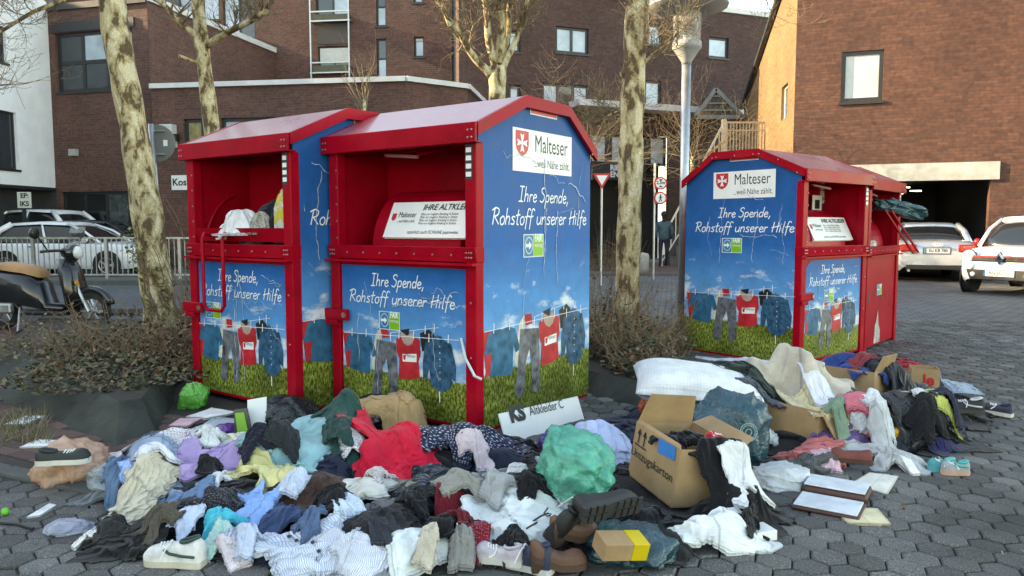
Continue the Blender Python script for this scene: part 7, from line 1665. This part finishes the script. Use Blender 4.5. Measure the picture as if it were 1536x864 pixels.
# ivy on the left trunk
rnd = random.Random(44); t = thing('ivy', 'green ivy climbing the lower part of the left leaning trunk', 'ivy', P(243, 500, d1)); lf = MB(); vn = MB()
for k in range(420):
    s = rnd.random(); v_ = 355+s*150; uc = lerp(222, 243, (v_-330)/170); cl = 1 if v_ < 400 else .45
    if v_ < 400: p = P(205+rnd.gauss(0, 9), 378+rnd.gauss(0, 15), d1-.12+rnd.gauss(0, .05))
    else: p = P(uc+rnd.uniform(-21, 18), v_, d1-.17+rnd.uniform(0, .04))
    leaf(lf, p, rnd.uniform(.03, .07), rnd, .8)
for k in range(6): vn.tube([P(lerp(238, 205, j/6)+rnd.gauss(0, 5), lerp(500, 375, j/6), d1-.175) for j in range(7)], .006, 4, cap=False)
lf.build('leaves', leaf_ivy, t, world=True, fix=False); vn.build('vine', dry_m, t, world=True, fix=False)
# dry grass along the kerb at left
rnd = random.Random(9); g = MB(); t0 = G(40, 640)
for k in range(420):
    p = G(rnd.uniform(-5, 75), rnd.uniform(622, 668)); h = rnd.uniform(.03, .1); d = Vector((rnd.gauss(0, .04), rnd.gauss(0, .04), h)); w = Vector((.003, 0, 0)); g.add([p-w, p+w, p+d], [(0, 1, 2)])
tag(g.build('dry_grass', grass_m, fix=False), 'tuft of dry grass at the foot of the stone bed', 'grass', kind='stuff')
rnd = random.Random(19); g = MB()
for k in range(1300):
    x, y = rnd.uniform(-6, 6), rnd.uniform(2.8, 9)
    if float(hget(x, y)) > .01: continue
    leaf(g, Vector((x, y, .012)), rnd.uniform(.008, .035), rnd, .12)
tag(g.build('leaf_litter', leaf_brown, fix=False), 'scattered crumbs and dead leaves on the paving', 'litter', kind='stuff')

# ================================================================ PAVERS
def paver_mat(name, c, speck):
    m, n, l, b = newmat(name); oi = N(n, 'ShaderNodeObjectInfo'); ge = N(n, 'ShaderNodeNewGeometry'); tc = N(n, 'ShaderNodeTexCoord'); ad = N(n, 'ShaderNodeMath', operation='ADD'); l.new(oi.outputs['Random'], ad.inputs[0]); l.new(ge.outputs['Random Per Island'], ad.inputs[1]); fr = N(n, 'ShaderNodeMath', operation='FRACT'); l.new(ad.outputs[0], fr.inputs[0])
    r = ramp(n, [(0, [x*.6 for x in c]), (.85, [x*1.15 for x in c]), (1, [x*1.5 for x in c])]); l.new(fr.outputs[0], r.inputs[0])
    geo = ge.outputs['Position']
    s1_ = N(n, 'ShaderNodeTexNoise', inp={'Scale': 170, 'Detail': 3}); l.new(geo, s1_.inputs['Vector']); q = ramp(n, [(.36, .6), (.56, 1.), (.68, speck)]); l.new(s1_.outputs[0], q.inputs[0])
    s2_ = N(n, 'ShaderNodeTexNoise', inp={'Scale': 1.1, 'Detail': 7, 'Roughness': .65}); l.new(geo, s2_.inputs['Vector']); q2 = ramp(n, [(.3, .5), (.48, .95), (.7, 1.35)]); l.new(s2_.outputs[0], q2.inputs[0])
    c1_ = mixc(n, l, 1., r.outputs[0], q.outputs[0], 'MULTIPLY'); l.new(mixc(n, l, 1., c1_, q2.outputs[0], 'MULTIPLY'), b.inputs['Base Color']); b.inputs['Roughness'].default_value = .78
    bp = N(n, 'ShaderNodeBump', inp={'Strength': .5, 'Distance': .004}); l.new(s1_.outputs[0], bp.inputs['Height']); l.new(bp.outputs[0], b.inputs['Normal']); return m
hexm = paver_mat('grey_paver', (.108, .105, .099), 2.2); redpv = paver_mat('red_paver', (.12, .06, .048), 1.4)
plaza = sheet('plaza', [(-5, 1.0), (14, 1.0), (14, 10.6), (-2.6, 10.6), (-2.6, 4.4), (-5, 3.6)], -.013, joint_m)
Rh = .08; rot_h = R(9)
def hexring(r, z, j=0): return [(r*math.cos(math.pi/3*k), r*math.sin(math.pi/3*k), z) for k in range(6)]
hv = hexring(Rh-.011, 0)+hexring(Rh-.004, -.006)+hexring(Rh-.004, -.03); hf = [(0, 1, 2, 3, 4, 5)]+[(6+i, 6+(i+1) % 6, (i+1) % 6, i) for i in range(6)]+[(12+i, 12+(i+1) % 6, 6+(i+1) % 6, 6+i) for i in range(6)]
hme = bpy.data.meshes.new('paver'); hme.from_pydata(hv, [], hf); hme.materials.append(hexm)
ch_, sh__ = math.cos(rot_h), math.sin(rot_h); cand = []
BEDS = [[(-2.42, 4.5), (-2.28, 4.75), (-2.9, 6.4), (-3.2, 9.6), (-6.4, 9.8), (-3.95, 5.7)], [(.62, 5.95), (1.0, 5.35), (1.35, 5.1), (1.62, 7.4), (1.55, 9.4), (-2.6, 9.6), (-.6, 7.2)]]
def inpoly(x, y, pl):
    c = False; j = len(pl)-1
    for i in range(len(pl)):
        if (pl[i][1] > y) != (pl[j][1] > y) and x < (pl[j][0]-pl[i][0])*(y-pl[i][1])/(pl[j][1]-pl[i][1])+pl[i][0]: c = not c
        j = i
    return c
KA, KB = G(-40, 700), G(360, 790)         # stone kerb line between red and grey paving at left
def kerb_side(x, y): return (KB.x-KA.x)*(y-KA.y)-(KB.y-KA.y)*(x-KA.x)
rnd = random.Random(77)
for i in range(-110, 150):
    for j in range(-90, 120):
        gx = i*1.5*Rh; gy = (j+.5*(i % 2))*math.sqrt(3)*Rh; x, y = gx*ch_-gy*sh__+1.0, gx*sh__+gy*ch_+5.5
        if not (2.5 < y < 10.6 and -4 < x < 8.2) or abs(x) > .74*y+.5: continue
        if x < -.9 and kerb_side(x, y) > -.02*4.0: continue
        if any(inpoly(x, y, b) for b in BEDS): continue
        cand.append((x, y, rnd.gauss(0, .0024), rnd.gauss(0, .014), rnd.gauss(0, .014)))
vis = sorted([c for c in cand if float(hget(c[0], c[1])) < .004 and abs(c[0]) < .68*c[1]], key=lambda c: c[0]**2+c[1]**2); near = set(vis[:298])
rest = MB()
for c in cand:
    x, y, z, a, b_ = c
    if c in near:
        o = bpy.data.objects.new('paver', hme); col.objects.link(o); o.parent = plaza; o.location = (x, y, z); o.rotation_euler = (a, b_, rot_h)
    else: rest.add([(x+p[0]*ch_-p[1]*sh__, y+p[0]*sh__+p[1]*ch_, z+p[2]+p[1]*a-p[0]*b_) for p in hv], hf)
tag(rest.build('far_pavers', hexm, plaza, fix=False), kind='stuff')
# red rectangular pavers at left
rp_ = bpy.data.objects['red_pavement']; bv = MB(); bl, bw = .098, .048
bv.add([(-bl+.006, -bw+.006, 0), (bl-.006, -bw+.006, 0), (bl-.006, bw-.006, 0), (-bl+.006, bw-.006, 0), (-bl, -bw, -.005), (bl, -bw, -.005), (bl, bw, -.005), (-bl, bw, -.005), (-bl, -bw, -.03), (bl, -bw, -.03), (bl, bw, -.03), (-bl, bw, -.03)], [(0,1,2,3),(4,5,1,0),(5,6,2,1),(6,7,3,2),(7,4,0,3),(8,9,5,4),(9,10,6,5),(10,11,7,6),(11,8,4,7)])
bme = bpy.data.meshes.new('brick_paver'); bme.from_pydata(bv.v, [], bv.f); bme.materials.append(redpv); cb_ = []
ar_ = R(-28)
for i in range(-60, 60):
    for j in range(-80, 90):
        gx, gy = (i+.5*(j % 2))*.2, j*.1; x, y = gx*math.cos(ar_)-gy*math.sin(ar_)-3.5, gx*math.sin(ar_)+gy*math.cos(ar_)+5
        if y < 2.6 or y > 10.4 or x < -8 or x > -.8 or -x > .72*y+.3: continue
        if kerb_side(x, y) < .09*4.0 or any(inpoly(x, y, b) for b in BEDS): continue
        if y > 5.2 and x > -2.9: continue
        if x > -2.2 and y > 4.7: continue
        cb_.append((x, y, rnd.gauss(0, .0016)))
cb_.sort(key=lambda c: (float(hget(c[0], c[1])) > .004, c[0]**2+c[1]**2)); rb = MB()
sheet('red_pavement_strip', [(-5.5, 3.4), (-.9, 2.9), (-1.0, 4.4), (-2.3, 4.9), (-3.2, 6.2), (-7, 9.6)], -.0105, red_walk)
for k, (x, y, z) in enumerate(cb_):
    if k < 290:
        o = bpy.data.objects.new('brick_paver', bme); col.objects.link(o); o.parent = rp_; o.location = (x, y, z); o.rotation_euler.z = ar_
    else: rb.add([(x+p[0]*math.cos(ar_)-p[1]*math.sin(ar_), y+p[0]*math.sin(ar_)+p[1]*math.cos(ar_), z+p[2]) for p in bv.v], bv.f)
if rb.v: tag(rb.build('far_brick_pavers', redpv, rp_, fix=False), kind='stuff')
kd = (KB-KA).normalized(); kn = Vector((-kd.y, kd.x, 0)); ko = tag(MB().add([KA], []).build('stone_kerb', kerb_st), kind='structure'); ko.data.clear_geometry()
for k in range(6):
    a = KA+kd*(k*.6); b_ = a+kd*.59; MB().hexa([a-kn*.02+Vector((0, 0, -.04)), b_-kn*.02+Vector((0, 0, -.04)), b_+kn*.09+Vector((0, 0, -.04)), a+kn*.09+Vector((0, 0, -.04)), a-kn*.015+Vector((0, 0, .012)), b_-kn*.015+Vector((0, 0, .012)), b_+kn*.085+Vector((0, 0, .014)), a+kn*.085+Vector((0, 0, .014))]).build('kerb_block', kerb_st, ko, bevel=.006)
